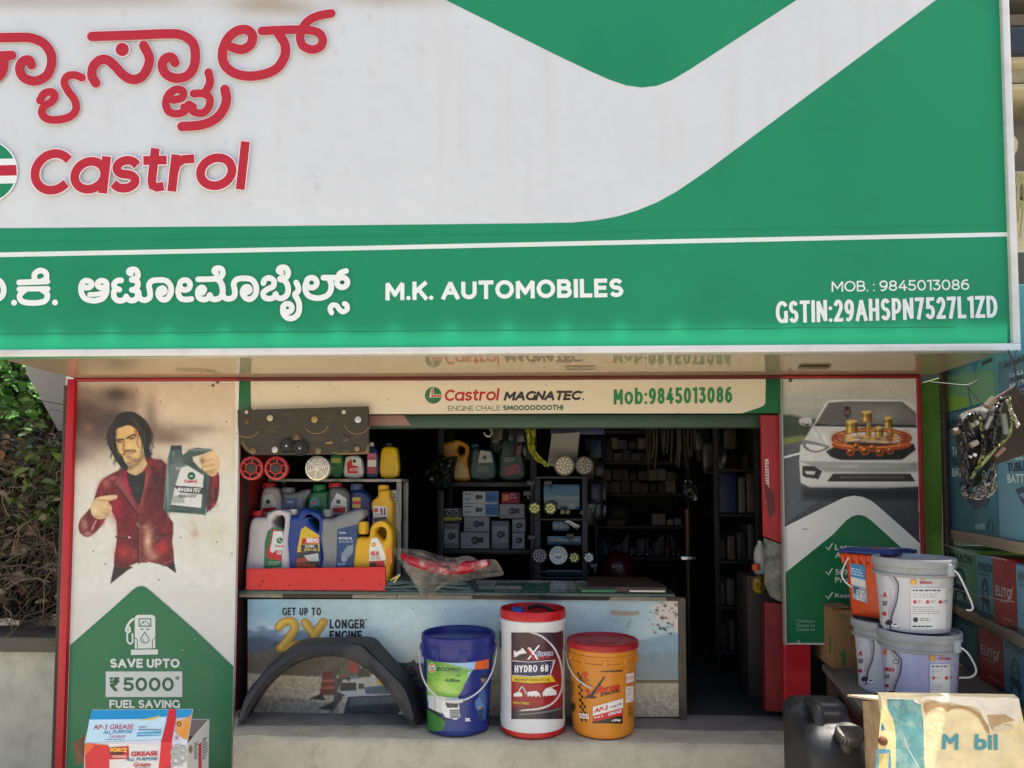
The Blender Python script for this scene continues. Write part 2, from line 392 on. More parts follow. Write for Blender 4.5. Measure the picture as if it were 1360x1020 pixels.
def _run(s, body, pos, quad, H, W, hw, hd, k, slant, c, wt):
    tl, tr, br, bl = quad; m = s.mat(c)
    def mp(x, y):
        X = hw + x + slant * H * (1 - y); Yv = hw + y * (H - 2 * hw); u = X / W; v = Yv / H
        return ((tl[0] * (1 - u) + tr[0] * u) * (1 - v) + (bl[0] * (1 - u) + br[0] * u) * v, (tl[1] * (1 - u) + tr[1] * u) * (1 - v) + (bl[1] * (1 - u) + br[1] * u) * v)
    def quadseg(p, q, e0=1, e1=1):
        dx, dy = q[0] - p[0], q[1] - p[1]; L = math.hypot(dx, dy) or 1; dx /= L; dy /= L
        a = (p[0] - dx * hd * e0, p[1] - dy * hd * e0); b = (q[0] + dx * hd * e1, q[1] + dy * hd * e1); nx, ny = -dy * hd, dx * hd
        s.l += .000012; N = 5 if s.cur else 1; vs = []
        for q_ in range(N + 1):
            t = q_ / N; x_, y_ = a[0] + (b[0] - a[0]) * t, a[1] + (b[1] - a[1]) * t; vs += [s.mp(x_ - nx, y_ - ny, s.l), s.mp(x_ + nx, y_ + ny, s.l)]
        s.mb.add(vs, [[2 * q_, 2 * q_ + 1, 2 * q_ + 3, 2 * q_ + 2] for q_ in range(N)], m)
    for ch, x0 in zip(body, pos):
        if x0 is None: continue
        for kind, pts in GL[ch][1]:
            P = [mp(x0 + x * k, y) for x, y in pts]
            if kind == 'D': x, y = P[0]; s.l += .000012; s.mb.add([s.mp(x + hd * 1.05 * math.cos(-2 * math.pi * i / 16), y + hd * 1.05 * math.sin(-2 * math.pi * i / 16), s.l) for i in range(16)], [list(range(16))], m)
            elif kind == 'L':
                for i in range(len(P) - 1):
                    ends = [1, 1]
                    for w_, (A_, B_, edge) in enumerate(((P[i], P[i + 1], i == 0), (P[i + 1], P[i], i == len(P) - 2))):
                        if not edge:
                            o_ = P[i - 1] if w_ == 0 else P[i + 2]
                            v1 = (A_[0] - B_[0], A_[1] - B_[1]); v2 = (A_[0] - o_[0], A_[1] - o_[1]); cs = (v1[0] * v2[0] + v1[1] * v2[1]) / ((math.hypot(*v1) * math.hypot(*v2)) or 1)
                            ends[w_] = 1 if cs < .35 else .35
                    quadseg(P[i], P[i + 1], *ends)
            else:
                closed = math.hypot(P[0][0] - P[-1][0], P[0][1] - P[-1][1]) < 1e-3
                if not closed:      # square ends
                    for q in (0, -1):
                        a = P[q]; b = P[1 if q == 0 else -2]; L = math.hypot(a[0] - b[0], a[1] - b[1]) or 1; e = hd * .55; P[q] = (a[0] + (a[0] - b[0]) / L * e, a[1] + (a[1] - b[1]) / L * e)
                vs = []; n = len(P); s.l += .000012
                for i in range(n):
                    a = P[i - 1] if i else (P[-2] if closed else P[0]); b = P[i + 1] if i < n - 1 else (P[1] if closed else P[-1])
                    dx, dy = b[0] - a[0], b[1] - a[1]; L = math.hypot(dx, dy) or 1; nx, ny = -dy / L * hd, dx / L * hd
                    vs += [s.mp(P[i][0] - nx, P[i][1] - ny, s.l + i * 2e-7), s.mp(P[i][0] + nx, P[i][1] + ny, s.l + i * 2e-7)]
                s.mb.add(vs, [[2 * i, 2 * i + 1, 2 * i + 3, 2 * i + 2] for i in range(n - 1)], m)
Art.sfont = _sfont
# photographic print, painted point by point in photo pixels (colours of the print itself)
class Canvas:
    def __init__(s, x0, y0, x1, y1, step=1.0):
        s.x0, s.y0, s.x1, s.y1 = x0, y0, x1, y1
        s.nx = int(round((x1 - x0) / step)) + 1; s.ny = int(round((y1 - y0) / step)) + 1
        s.X, s.Y = np.meshgrid(np.linspace(x0, x1, s.nx), np.linspace(y0, y1, s.ny)); s.C = np.zeros((s.ny, s.nx, 3))
    def fill(s, c): s.C[:] = c; return s
    def vgrad(s, stops):
        ys = [a for a, _ in stops]
        for k in range(3): s.C[..., k] = np.interp(s.Y, ys, [c[k] for _, c in stops])
        return s
    def blend(s, a, c): 
        s.C += (np.array(c, float) - s.C) * a[..., None]; return s
    def poly(s, pts, c, soft=1.0, alpha=1.0, sm=0, mult=None):
        if sm: pts = smooth_loop(pts, sm)
        P = np.array(pts, float); d = np.full(s.X.shape, 1e9); ins = np.zeros(s.X.shape, bool)
        x, y = s.X, s.Y
        for i in range(len(P)):
            a = P[i]; b = P[(i + 1) % len(P)]; e = b - a; L = (e @ e) or 1e-9
            t = np.clip(((x - a[0]) * e[0] + (y - a[1]) * e[1]) / L, 0, 1)
            d = np.minimum(d, (x - a[0] - t * e[0])**2 + (y - a[1] - t * e[1])**2)
            if a[1] != b[1]:
                cr = ((a[1] > y) != (b[1] > y)) & (x < (b[0] - a[0]) * (y - a[1]) / (b[1] - a[1]) + a[0]); ins ^= cr
        sd = np.sqrt(d) * np.where(ins, 1, -1); a = np.clip(.5 + sd / soft, 0, 1); a = a * a * (3 - 2 * a) * alpha
        return s.blend(a, c)
    def ell(s, x, y, rx, ry, c, soft=.25, alpha=1.0, rot=0):
        ca, sa = math.cos(R(rot)), math.sin(R(rot)); dx, dy = s.X - x, s.Y - y
        u = (dx * ca + dy * sa) / rx; v = (-dx * sa + dy * ca) / ry; q = np.sqrt(u * u + v * v)
        a = np.clip((1 - q) / soft + .5, 0, 1); return s.blend(a * a * (3 - 2 * a) * alpha, c)
    def glow(s, x, y, rx, ry, c, alpha=1.0, rot=0):
        ca, sa = math.cos(R(rot)), math.sin(R(rot)); dx, dy = s.X - x, s.Y - y
        u = (dx * ca + dy * sa) / rx; v = (-dx * sa + dy * ca) / ry
        return s.blend(np.exp(-(u * u + v * v)) * alpha, c)
    def line(s, pts, wd, c, soft=1.0, alpha=1.0, sm=0):
        if sm: pts = smooth_loop(pts, sm, closed=False)
        d = np.full(s.X.shape, 1e9)
        for a, b in zip(pts[:-1], pts[1:]):
            ex, ey = b[0] - a[0], b[1] - a[1]; L = ex * ex + ey * ey or 1e-9
            t = np.clip(((s.X - a[0]) * ex + (s.Y - a[1]) * ey) / L, 0, 1)
            d = np.minimum(d, (s.X - a[0] - t * ex)**2 + (s.Y - a[1] - t * ey)**2)
        return s.blend(np.clip(.5 + (wd / 2 - np.sqrt(d)) / soft, 0, 1) * alpha, c)
    def noise(s, amt, cell=3, x0=None, y0=None, x1=None, y1=None):
        h, w_ = int(s.ny / cell) + 2, int(s.nx / cell) + 2
        n = rng.normal(0, 1, (h, w_)); yi = np.linspace(0, h - 1.001, s.ny); xi = np.linspace(0, w_ - 1.001, s.nx)
        a, b = yi.astype(int), xi.astype(int); fy = (yi - a)[:, None]; fx = (xi - b)[None]
        q = (n[a][:, b] * (1 - fy) * (1 - fx) + n[a + 1][:, b] * fy * (1 - fx) + n[a][:, b + 1] * (1 - fy) * fx + n[a + 1][:, b + 1] * fy * fx)
        if x0 is not None: q = q * ((s.X > x0) & (s.X < x1) & (s.Y > y0) & (s.Y < y1))
        s.C += (q * amt)[..., None]; return s
    def tex(s, pts, amt, cell=3, sm=0, stretch=1.0, tint=(1, 1, 1)):
        keep = s.C.copy(); s.noise(amt, cell) if stretch == 1 else s.noise(amt, cell); d = (s.C - keep)[..., :1]; s.C = keep
        t2 = s.C.copy(); s.C = np.zeros_like(s.C); s.poly(pts, (1, 1, 1), soft=4, sm=sm); a = s.C[..., :1].copy(); s.C = t2 + d * a * np.array(tint); return s
    def build(s, mapper, name, parent, mat_kw=None, lift=.0004, gain=1.0, mask=None):
        mb = MB(); X, Y = s.X.ravel(), s.Y.ravel()
        mb.v = [mapper(a, b, lift) for a, b in zip(X, Y)]
        kw = dict(rough=.45, var=.05, vs=5); kw.update(mat_kw or {}); mb.mi(M((128, 128, 128), attr=True, **kw))
        nx = s.nx
        for j in range(s.ny - 1):
            for i in range(nx - 1):
                if mask is not None and not mask(s.X[j, i] + .5, s.Y[j, i] + .5): continue
                a = j * nx + i; mb.f.append([a, a + nx, a + nx + 1, a + 1]); mb.m.append(0)
        C = np.clip(s.C, 0, 255) / 255.0; Lc = np.where(C <= .04045, C / 12.92, ((C + .055) / 1.055)**2.4) * gain
        mb.col = np.concatenate([Lc.reshape(-1, 3), np.ones((len(X), 1))], 1)
        return mb.build(name, parent, smooth=0)
# ------------------------------------------------------------------ the setting
Ys, Yp, Yb, LEDGE = 2.757, 3.28, 3.36, 0.57
CR3T = CR3.transposed()
def proj(p):
    q = CR3T @ (Vector(p) - CO); return (680 + F * q.x / -q.z, 588 - F * q.y / -q.z)
def ex(xw, py, Y):       # the column of the photograph in which the upright line x = xw of plane Y stands
    px = 700.0
    for it in range(6): px += (xw - PY(px, py, Y).x) * 1000 / Y
    return px
WHITE = (222, 222, 220); GREEN = (38, 150, 108); RED = (176, 22, 32)
concrete = M((190, 181, 157), rough=.92, var=.16, vs=7, bump=.55, bs=110, dirt=.55, dirtc=(138, 124, 104), ds=11, dthr=.5)
concrete_d = M((112, 106, 98), rough=.9, var=.2, vs=9, bump=.3, bs=90)
g = MB(); g.add([(-200, -200, 0), (200, -200, 0), (200, 200, 0), (-200, 200, 0)], [[0, 1, 2, 3]], M((194, 187, 165), rough=.92, var=.2, vs=2, bump=.4, bs=60, dirt=.4, dirtc=(120, 108, 94), ds=1))
g.build('ground', kind='structure', base=(0, 0, 0), smooth=0)
g = MB(); g.add([(-200, -9, .004), (200, -9, .004), (200, -2, .004), (-200, -2, .004)], [[0, 1, 2, 3]], M((74, 73, 72), rough=.9, var=.15, vs=1.5, bump=.5, bs=120))
g.build('road', kind='structure', base=(0, -5, .004), smooth=0)
# raised concrete step in front of the shop (its left end cut off askew beside the poster board)
xr_ = 2.2; g = MB(); vs = []; fs = []
prof = smooth_loop([(Yb + .05, LEDGE), (3.2, LEDGE), (3.085, LEDGE), (3.062, LEDGE - .006), (3.045, LEDGE - .03), (3.02, LEDGE - .12), (2.985, LEDGE - .28), (2.94, 0)], 3, closed=False)
NX = 60; rr = random.Random(2)
for q_, (yy_, zz_) in enumerate(prof):
    xl_ = PY(311.4 - max(0, 3.3 - yy_) * 8, 990, yy_).x
    for k in range(NX + 1):
        w_ = .006 * math.sin(k * .9) * math.sin(k * .37 + 1) + rr.uniform(-.0025, .0025); e_ = 1 if zz_ < LEDGE - .001 else 0
        vs.append((xl_ + (xr_ - xl_) * k / NX, yy_ + w_ * e_, zz_ + w_ * .5 * e_))
for q_ in range(len(prof) - 1):
    for k in range(NX): a_ = q_ * (NX + 1) + k; fs.append([a_, a_ + NX + 1, a_ + NX + 2, a_ + 1])
n0 = len(vs); L_ = [vs[q_ * (NX + 1)] for q_ in range(len(prof))]; vs.append((L_[0][0], L_[0][1], 0)); fs.append([q_ * (NX + 1) for q_ in range(len(prof))][::-1] + [n0])
g.add(vs, fs, concrete)
st1 = g.build('concrete_step', kind='structure', smooth=50)
# darker strip at the back of the step: shade painted into the cement colour
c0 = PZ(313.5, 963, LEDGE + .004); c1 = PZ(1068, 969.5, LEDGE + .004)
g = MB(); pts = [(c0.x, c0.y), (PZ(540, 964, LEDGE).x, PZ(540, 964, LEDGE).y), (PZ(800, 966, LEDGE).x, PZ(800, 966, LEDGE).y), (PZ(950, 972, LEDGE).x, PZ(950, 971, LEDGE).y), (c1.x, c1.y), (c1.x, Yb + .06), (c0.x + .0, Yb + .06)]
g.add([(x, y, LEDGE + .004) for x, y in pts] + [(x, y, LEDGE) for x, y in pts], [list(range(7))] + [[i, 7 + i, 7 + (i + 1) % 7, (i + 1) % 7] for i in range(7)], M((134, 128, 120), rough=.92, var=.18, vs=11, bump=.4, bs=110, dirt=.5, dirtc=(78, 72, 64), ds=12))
g.build('shaded_strip', kind='structure', smooth=0)
# ------------------------------------------------------------------ the shop building
LX, RX = PY(94, 700, Yp).x, PY(1224, 650, Yp).x
inL, inR, inB = PY(320, 700, 3.36).x, PY(1020, 700, 3.36).x, 5.7
sh = thing('shop_building', 'small roadside shop room with dark interior behind the counter', 'shop', (0, 3.4, 0))
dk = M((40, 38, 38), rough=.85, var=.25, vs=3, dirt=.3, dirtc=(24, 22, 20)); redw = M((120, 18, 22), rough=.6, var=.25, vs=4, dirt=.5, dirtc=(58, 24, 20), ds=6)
zT = PY(680, 500, Yp).z
m = MB()
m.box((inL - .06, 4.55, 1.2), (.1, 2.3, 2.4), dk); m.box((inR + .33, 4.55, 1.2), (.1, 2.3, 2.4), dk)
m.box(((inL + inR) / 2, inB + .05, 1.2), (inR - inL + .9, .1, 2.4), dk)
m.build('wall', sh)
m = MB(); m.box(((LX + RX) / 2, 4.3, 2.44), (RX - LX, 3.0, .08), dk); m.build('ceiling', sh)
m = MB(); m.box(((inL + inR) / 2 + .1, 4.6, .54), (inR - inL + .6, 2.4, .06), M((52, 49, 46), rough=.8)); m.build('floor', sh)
# red jambs left and right of the opening
m = MB(); m.hexa([(inL - .012, 3.37, LEDGE), (inL - .012, 3.37, zT), (inL + .0, 3.9, zT), (inL + .0, 3.9, LEDGE)], [(inL - .05, 3.37, LEDGE), (inL - .05, 3.37, zT), (inL - .03, 3.9, zT), (inL - .03, 3.9, LEDGE)], redw); m.build('side_lining', sh)
m = MB(); m.box((LX + .03, 3.9, 1.0), (.06, 1.2, 2.6), M((150, 146, 138), rough=.8, dirt=.3)); m.box((RX - .03, 3.9, 1.2), (.06, 1.1, 2.4), dk)
m.build('outer_wall', sh)
# shutter box just below the header
m = MB(); p0, p1 = PY(528, 551, Yp + .06), PY(1014, 567, Yp + .06)
m.box(((inL + inR) / 2, Yp + .12, (p0.z + p1.z) / 2), (inR - inL + .02, .1, p0.z - p1.z), M((52, 78, 60), rough=.55, var=.2, dirt=.5, dirtc=(70, 64, 54), ds=5))
sb = m.build('shutter_box', sh)
A = Art(plane(Yp + .07), lift=.0012, dirt=.3); A.poly([(490, 552), (536, 551.5), (546, 565), (490, 565.5)], (150, 112, 100)); A.build('faded_sticker', sh)
# right jamb board: red, sticker, torn lower corner, red foot
Yj = Yp + .03
m = MB(); solid(m, [[(1010, 551), (1040, 551), (1040, 722), (1014, 712)]], Yj, .02, .003, M((150, 20, 28), rough=.45, var=.2, dirt=.5, dirtc=(70, 16, 18), ds=8)); m.build('jamb_board', sh)
A = Art(plane(Yj), dirt=.5, dirtc=(60, 50, 45), ds=30); A.poly([(1016, 610), (1020.5, 610), (1022, 668), (1017.5, 668)], (200, 190, 175)); A.greek(1017, 613, 1021, 666, 14, (70, 50, 45)); A.poly([(1015, 640), (1028, 655), (1030, 680), (1022, 690), (1018, 668)], (86, 12, 16)); A.build('sticker', sh)
m = MB(); solid(m, [[(1015, 714), (1038, 723), (1038, 800), (1024, 793), (1016, 776)]], Yj + .01, .012, .002, M((120, 122, 108), rough=.8, var=.4, vs=22, dirt=.95, dirtc=(30, 36, 28), ds=14, dthr=.45)); m.build('torn_poster', sh)
m = MB(); solid(m, [[(1016, 800), (1041, 802), (1041, 946), (1017, 944)]], Yj + .012, .05, .003, M((112, 14, 20), rough=.5, var=.25, dirt=.5, dirtc=(48, 14, 14))); m.build('jamb_foot', sh)
m = MB(); solid(m, [[(1042, 852), (1077, 852), (1077, 946), (1042, 945)]], Yp + .02, .06, .004, M((168, 16, 26), rough=.42, var=.15, dirt=.4, dirtc=(120, 60, 55), ds=14, dthr=.6)); m.build('door_base', sh)
# ------------------------------------------------------------------ the big shop sign
zS = PY(680, 470.5, Ys).z; sxr = PY(1352, 460, Ys).x; sfr = PY(1341, 460, Ys).x; sxl = -3.05; zTop = CAMZ + 2.15
sg = thing('shop_sign', 'huge white and green lubricant signboard with red lettering over the shopfront', 'signboard', ((sxl + sxr) / 2, Ys, zS))
P = plane(Ys)
m = MB(); m.box(((sxl + sxr) / 2, Ys + .032, (zS + zTop) / 2), (sxr - sxl - .04, .06, zTop - zS - .02), M((206, 209, 213), rough=.5), bev=0)
fp_ = m.build('face_panel', sg)
cv = Canvas(-380, -120, 1346, 480, 5.0); cv.fill((205, 208, 211)); nz_ = rng.normal(0, 1, 80)
for k in range(90):      # weather streaks and the brown rain stain under the top edge
    x = rng.uniform(-380, 1300); cv.glow(x, rng.uniform(-60, 240), rng.uniform(2, 9), rng.uniform(30, 110), (176, 172, 164), rng.uniform(.03, .14))
for k in range(60): cv.glow(rng.uniform(-380, 900), rng.uniform(-20, 8), rng.uniform(14, 60), rng.uniform(5, 13), (146, 122, 92), rng.uniform(.03, .1))
for x, y, rx, ry, a_ in ((350, 4, 46, 16, .5), (390, 12, 30, 10, .3), (150, 0, 90, 12, .3), (520, 0, 60, 10, .25), (20, 2, 60, 10, .3)): cv.glow(x, y, rx, ry, (140, 116, 88), a_)
for k in range(120): cv.glow(rng.uniform(-20, 700), rng.uniform(20, 280), rng.uniform(1, 3), rng.uniform(2, 6), (150, 148, 142), rng.uniform(.05, .25))
cv.noise(1.2, 2); cv.noise(.8, 9)
cv.build(P, 'white_print', sg, mat_kw=dict(rough=.55, spec=.25, var=.02, vs=2), lift=.0002, mask=lambda px, py: px < ex(sxr - .022, py, Ys) - 2 and py < 466 - px * .0118 + 6)
def xe(py): return ex(sxr - .024, py, Ys)
A = Art(P, rough=.5, spec=.25, var=.06, vs=1.5, dirt=.16, dirtc=(30, 84, 66), ds=2.5, dthr=.5)
GR = (28, 134, 95)
A.poly([(-390, 309), (-100, 305.5), (0, 303), (350, 300.3), (700, 296.6), (760, 295.5), (792, 292.5), (820, 287.5), (845, 280), (872, 269), (900, 253.5), (940, 226), (1243, 0), (xe(-58), -58), (xe(0), 0), (xe(300), 300), (xe(464), 460), (700, 467), (0, 477), (-390, 482.5)], GR)
A.poly([(345, -120), (592, 0), (740, 73.5), (785, 95), (810, 106), (832, 113.5), (852, 116.2), (872, 114), (892, 106.5), (915, 93), (1058, 0), (1245, -120)], GR)
A.build('green_print', sg)
A = Art(P, lift=.0015, step=.00002, rough=.5, spec=.3, var=.04, vs=3)
A.poly([(-390, 344), (0, 335.2), (480, 326.5), (940, 316.6), (xe(312), 308.4), (xe(314), 314), (940, 322.6), (480, 332.4), (0, 341.5), (-390, 351)], (216, 224, 220))
for (xa, ya, xb, yb) in ((0, 322, 480, 313.5), (480, 313.5, 900, 306), (900, 306, 1330, 298)):
    A.poly([(xa, ya), (xb, yb), (xb, yb + .5), (xa, ya + .5)], (30, 120, 88))
W_ = (226, 230, 228)
A.sfont('M.K. AUTOMOBILES', [(512, 374.5), (827.5, 369.5), (828, 394.5), (512, 399)], W_, wt=.235, track=.13)
A.sfont('MOB. : 9845013086', [(1104.5, 373.4), (1287, 370.8), (1287.5, 385), (1104.5, 387.6)], W_, wt=.15, track=.14)
A.sfont('GSTIN:29AHSPN7527L1ZD', [(1030, 400), (1324, 392.5), (1325, 421.5), (1030.5, 429.5)], W_, wt=.17, track=.085)
# second row of script, drawn stroke by stroke
Z = zm(0, 300, .353); wd = 7.6
def K(pts, w_=wd, sm=6): A.stroke(Z(*pts), w_, W_, smooth=sm)
K([(-40, 190), (0, 208), (14, 240), (4, 268), (-30, 282)]); A.circ(*Z((53, 289))[0], 3.9, W_)
K([(72, 213), (120, 211), (178, 209)], sm=1); K([(72, 238), (180, 236)], 7, sm=1)
K([(95, 240), (74, 262), (84, 284), (125, 290), (168, 283), (178, 258), (158, 240)]); K([(132, 206), (130, 182), (150, 168), (172, 176), (174, 198), (160, 206)])
A.circ(*Z((207, 288))[0], 3.9, W_)
Z = zm(95, 340, .1397)
def E_(cx, cy, rx, ry): K([(cx + rx * math.cos(R(a_)), cy + ry * math.sin(R(a_))) for a_ in range(0, 361, 20)], sm=1)
E_(146, 268, 46, 34); E_(290, 268, 44, 34); K([(92, 280), (93, 345), (128, 402), (210, 425), (292, 404), (330, 350), (333, 280)]); K([(172, 366), (240, 363), (306, 350)], 6.4)
K([(472, 232), (440, 234), (406, 262), (412, 300), (455, 320)]); K([(412, 312), (402, 352), (408, 396), (446, 424), (496, 418), (520, 388)]); K([(566, 168), (544, 152), (560, 132), (606, 130), (630, 164), (624, 204), (575, 224)]); K([(572, 226), (622, 240), (630, 280), (604, 314), (574, 322)]); K([(574, 322), (620, 336), (630, 376), (604, 416), (560, 422), (526, 400), (520, 384)])
K([(636, 340), (646, 396), (692, 420), (742, 396), (747, 340), (736, 280), (764, 238), (830, 228), (900, 236), (942, 284), (944, 352), (908, 408), (860, 412), (826, 372), (834, 322), (868, 306), (888, 334), (868, 352)])
E_(1078, 276, 50, 48); K([(1024, 290), (1014, 340), (1034, 398), (1086, 414), (1140, 408)])
K([(1204, 222), (1300, 220), (1390, 216)], sm=1); K([(1246, 350), (1262, 318), (1236, 298), (1204, 330), (1208, 390), (1252, 414), (1300, 400), (1314, 368), (1330, 402), (1370, 412), (1418, 390), (1438, 330), (1430, 270), (1394, 226)]); K([(1376, 166), (1356, 140), (1380, 116), (1426, 124), (1438, 168), (1410, 212), (1386, 222)])
Z = zm(285, 340, .1397)
K([(60, 250), (76, 320), (84, 384), (132, 408), (184, 386), (192, 330), (182, 264), (214, 222), (290, 212), (358, 228), (394, 290), (390, 362), (344, 408), (296, 400), (266, 350), (284, 302), (322, 296), (334, 328), (312, 344)])
K([(464, 258), (478, 224), (522, 208), (564, 238), (556, 290), (506, 314), (464, 350), (476, 394), (528, 406), (572, 386), (580, 356), (592, 390), (640, 402), (690, 366), (698, 296), (672, 240), (622, 222)]); K([(636, 160), (608, 140), (626, 112), (676, 112), (700, 154), (684, 200), (622, 216)])
K([(776, 252), (796, 300), (790, 340), (764, 368), (794, 424), (806, 490), (790, 556), (740, 592), (686, 584), (652, 540), (652, 480)]); E_(693, 493, 42, 40)
E_(922, 254, 50, 48); K([(866, 266), (862, 320), (894, 376), (966, 400), (1040, 390), (1094, 350), (1110, 280), (1092, 222)]); K([(1034, 206), (1120, 206), (1200, 208)], sm=1); E_(1213, 250, 50, 48); K([(1176, 208), (1194, 164), (1250, 142)])
K([(1112, 540), (1098, 502), (1120, 468), (1160, 472), (1188, 510), (1222, 530), (1260, 506), (1256, 466), (1234, 454)], 7)
# logo disc and the red writing with its thin white edge
RD = (178, 38, 52); Z1 = zm(0, 0, .353)
A.circ(-19, 227.5, 42.5, W_, n=64); A.circ(-19, 227.5, 40.5, (28, 128, 92), n=64)
A.poly([(-60, 212), (17.5, 210.5), (22, 217), (22, 241), (18, 243.5), (-60, 245)], W_); A.poly([(-60, 220.5), (21.5, 219), (22.5, 233), (-60, 235)], RD)
def K2(pts, w_=12.6, sm=8):
    JOBS.append((Z1(*pts), w_, sm))
JOBS = []
K2([(-190, 146), (-60, 143), (60, 141), (112, 142), (160, 160), (188, 195), (194, 235), (180, 278), (150, 300), (120, 304), (88, 290), (74, 260), (84, 232), (108, 226), (118, 244)]); K2([(44, 208), (-60, 214), (-150, 218)], sm=1); K2([(14, 214), (14, 250), (0, 282), (-40, 306), (-90, 300)])
K2([(308, 292), (280, 282), (252, 288), (242, 312), (258, 345), (280, 375), (286, 410), (264, 438), (222, 450), (180, 448), (158, 428), (164, 402), (194, 382), (206, 360), (194, 346), (166, 352), (150, 378)], 10.5)
K2([(345, 137), (500, 132), (630, 127), (684, 132), (724, 160), (735, 205), (728, 254), (702, 286), (660, 294), (624, 278), (610, 246), (622, 220), (646, 216), (658, 236)])
K2([(360, 312), (346, 284), (352, 248), (376, 226), (404, 226), (432, 248), (462, 280), (494, 298), (528, 292), (552, 262), (562, 218), (540, 170)])
K2([(652, 376), (684, 368), (688, 344), (664, 336), (636, 354), (624, 388), (634, 418), (664, 428), (694, 418), (712, 392), (728, 420), (764, 424), (786, 400), (788, 368), (764, 352), (728, 352)], 10.5); K2([(728, 400), (690, 402)], 9, 1); K2([(784, 272), (790, 310), (772, 348)], 11)
K2([(846, 336), (852, 374), (838, 416), (806, 450), (756, 470), (684, 476)])
K2([(872, 178), (910, 186), (942, 168), (950, 134), (928, 112), (892, 116), (858, 144), (838, 190), (842, 238), (876, 272), (930, 286), (990, 280), (1040, 258), (1070, 214), (1072, 168), (1048, 128)]); K2([(985, 116), (1080, 112), (1150, 112), (1196, 122), (1214, 148), (1204, 176), (1172, 186), (1138, 170), (1130, 130), (1150, 88), (1190, 62), (1246, 50)], 11.5)
for p, w_, sm in JOBS: A.stroke(p, w_ + 2.6, (230, 218, 218), smooth=sm)
for p, w_, sm in JOBS: A.stroke(p, w_, RD, smooth=sm)
x_, y_ = Z1((460, 186))[0]; A.circ(x_, y_, 10.2, (230, 218, 218)); A.circ(x_, y_, 9, RD)
A.sfont('Castrol', [(38, 199), (331, 190.5), (331, 251.5), (38, 259.5)], RD, wt=.205, track=.035, slant=.09, halo=((232, 216, 216), 1.3))
A.build('lettering', sg)
# lit lower band: scalloped glow of lamps inside the box, painted in as emission
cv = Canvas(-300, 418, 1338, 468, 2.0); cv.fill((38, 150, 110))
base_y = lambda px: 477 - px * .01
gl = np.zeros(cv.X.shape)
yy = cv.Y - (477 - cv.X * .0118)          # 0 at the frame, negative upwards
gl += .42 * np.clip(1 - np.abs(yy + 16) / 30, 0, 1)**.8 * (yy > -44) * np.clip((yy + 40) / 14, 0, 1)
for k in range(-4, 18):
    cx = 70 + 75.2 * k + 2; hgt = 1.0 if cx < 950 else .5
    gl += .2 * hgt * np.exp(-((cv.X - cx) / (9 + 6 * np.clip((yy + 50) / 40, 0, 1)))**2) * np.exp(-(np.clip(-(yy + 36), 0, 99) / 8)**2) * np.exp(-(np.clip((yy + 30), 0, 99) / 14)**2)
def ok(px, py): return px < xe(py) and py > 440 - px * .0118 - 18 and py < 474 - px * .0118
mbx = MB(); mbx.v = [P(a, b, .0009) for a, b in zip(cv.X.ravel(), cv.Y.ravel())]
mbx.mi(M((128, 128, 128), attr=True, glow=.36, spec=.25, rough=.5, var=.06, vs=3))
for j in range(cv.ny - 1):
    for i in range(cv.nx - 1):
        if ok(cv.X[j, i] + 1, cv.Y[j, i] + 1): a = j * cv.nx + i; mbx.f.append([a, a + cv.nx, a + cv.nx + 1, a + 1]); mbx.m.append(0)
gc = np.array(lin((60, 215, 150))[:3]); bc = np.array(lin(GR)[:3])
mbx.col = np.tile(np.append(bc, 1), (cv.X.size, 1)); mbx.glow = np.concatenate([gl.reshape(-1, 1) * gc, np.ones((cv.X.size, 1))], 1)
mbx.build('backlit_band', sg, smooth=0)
A = Art(P, lift=.003, rough=.45, var=.1); rr = random.Random(3); pts = []; x = -300
while x < 1325:
    pts.append((x, 443.5 - (x) * .0075 + rr.uniform(-.7, .7))); x += rr.uniform(18, 60)
A.stroke(pts, .9, (24, 112, 80), smooth=1, cap=False); A.build('film_crease', sg)
# aluminium frame and soffit
al = M((214, 212, 208), rough=.38, metal=.15, var=.06, vs=4, dirt=.25, dirtc=(130, 116, 98), ds=7)
m = MB(); fh = .026
m.box(((sxl + sxr) / 2, Ys + .012, zS + fh / 2), (sxr - sxl, .06, fh), al, bev=.003)
m.box((sxr - .013, Ys + .012, (zS + fh + zTop) / 2), (.026, .06, zTop - zS - fh - .001), al, bev=.003)
m.build('frame', sg)
m = MB(); m.box((sxr - .012, (Ys + .05 + Yp) / 2, (zS + zTop) / 2 + .02), (.02, Yp - Ys - .06, zTop - zS - .06), M((150, 148, 144), rough=.6)); m.box(((sxl + sxr) / 2, (Ys + 4.6) / 2, zTop + .02), (sxr - sxl, 4.6 - Ys, .03), M((120, 118, 114), rough=.7)); m.build('casing', sg)
sfl = LX - .0
zB = PY(680, 501.3, Yp).z
m = MB(); z0 = zS + .004
m.add([(sfl, Ys + .045, z0), (sfr, Ys + .045, z0), (sfr, Yp - .004, zB + .004), (sfl, Yp - .004, zB + .004), (sfl, Ys + .045, z0 + .02), (sfr, Ys + .045, z0 + .02), (sfr, Yp - .004, zB + .024), (sfl, Yp - .004, zB + .024)],
      [[0, 3, 2, 1], [4, 5, 6, 7], [0, 1, 5, 4], [1, 2, 6, 5], [2, 3, 7, 6], [3, 0, 4, 7]], M((174, 157, 130), rough=.035, var=.05, vs=3, spec=.9, dirt=.12, dirtc=(130, 114, 92), ds=5))
m.build('soffit', sg)
A = Art(lambda px, py, l=0: PZ(px, py, zS + .004 + (zB - zS) * .75 - l), lift=.004, rough=.4)
for quad in ([(232, 492.6), (272, 493.0), (285, 496), (281, 496.3), (271, 493.9), (233, 493.6)], [(1064, 487), (1105, 487), (1100, 491), (1058, 491)], [(750, 490), (790, 489.4), (792, 491), (752, 491.6)]): A.poly(quad, (120, 104, 76))
A.build('access_slot', sg)
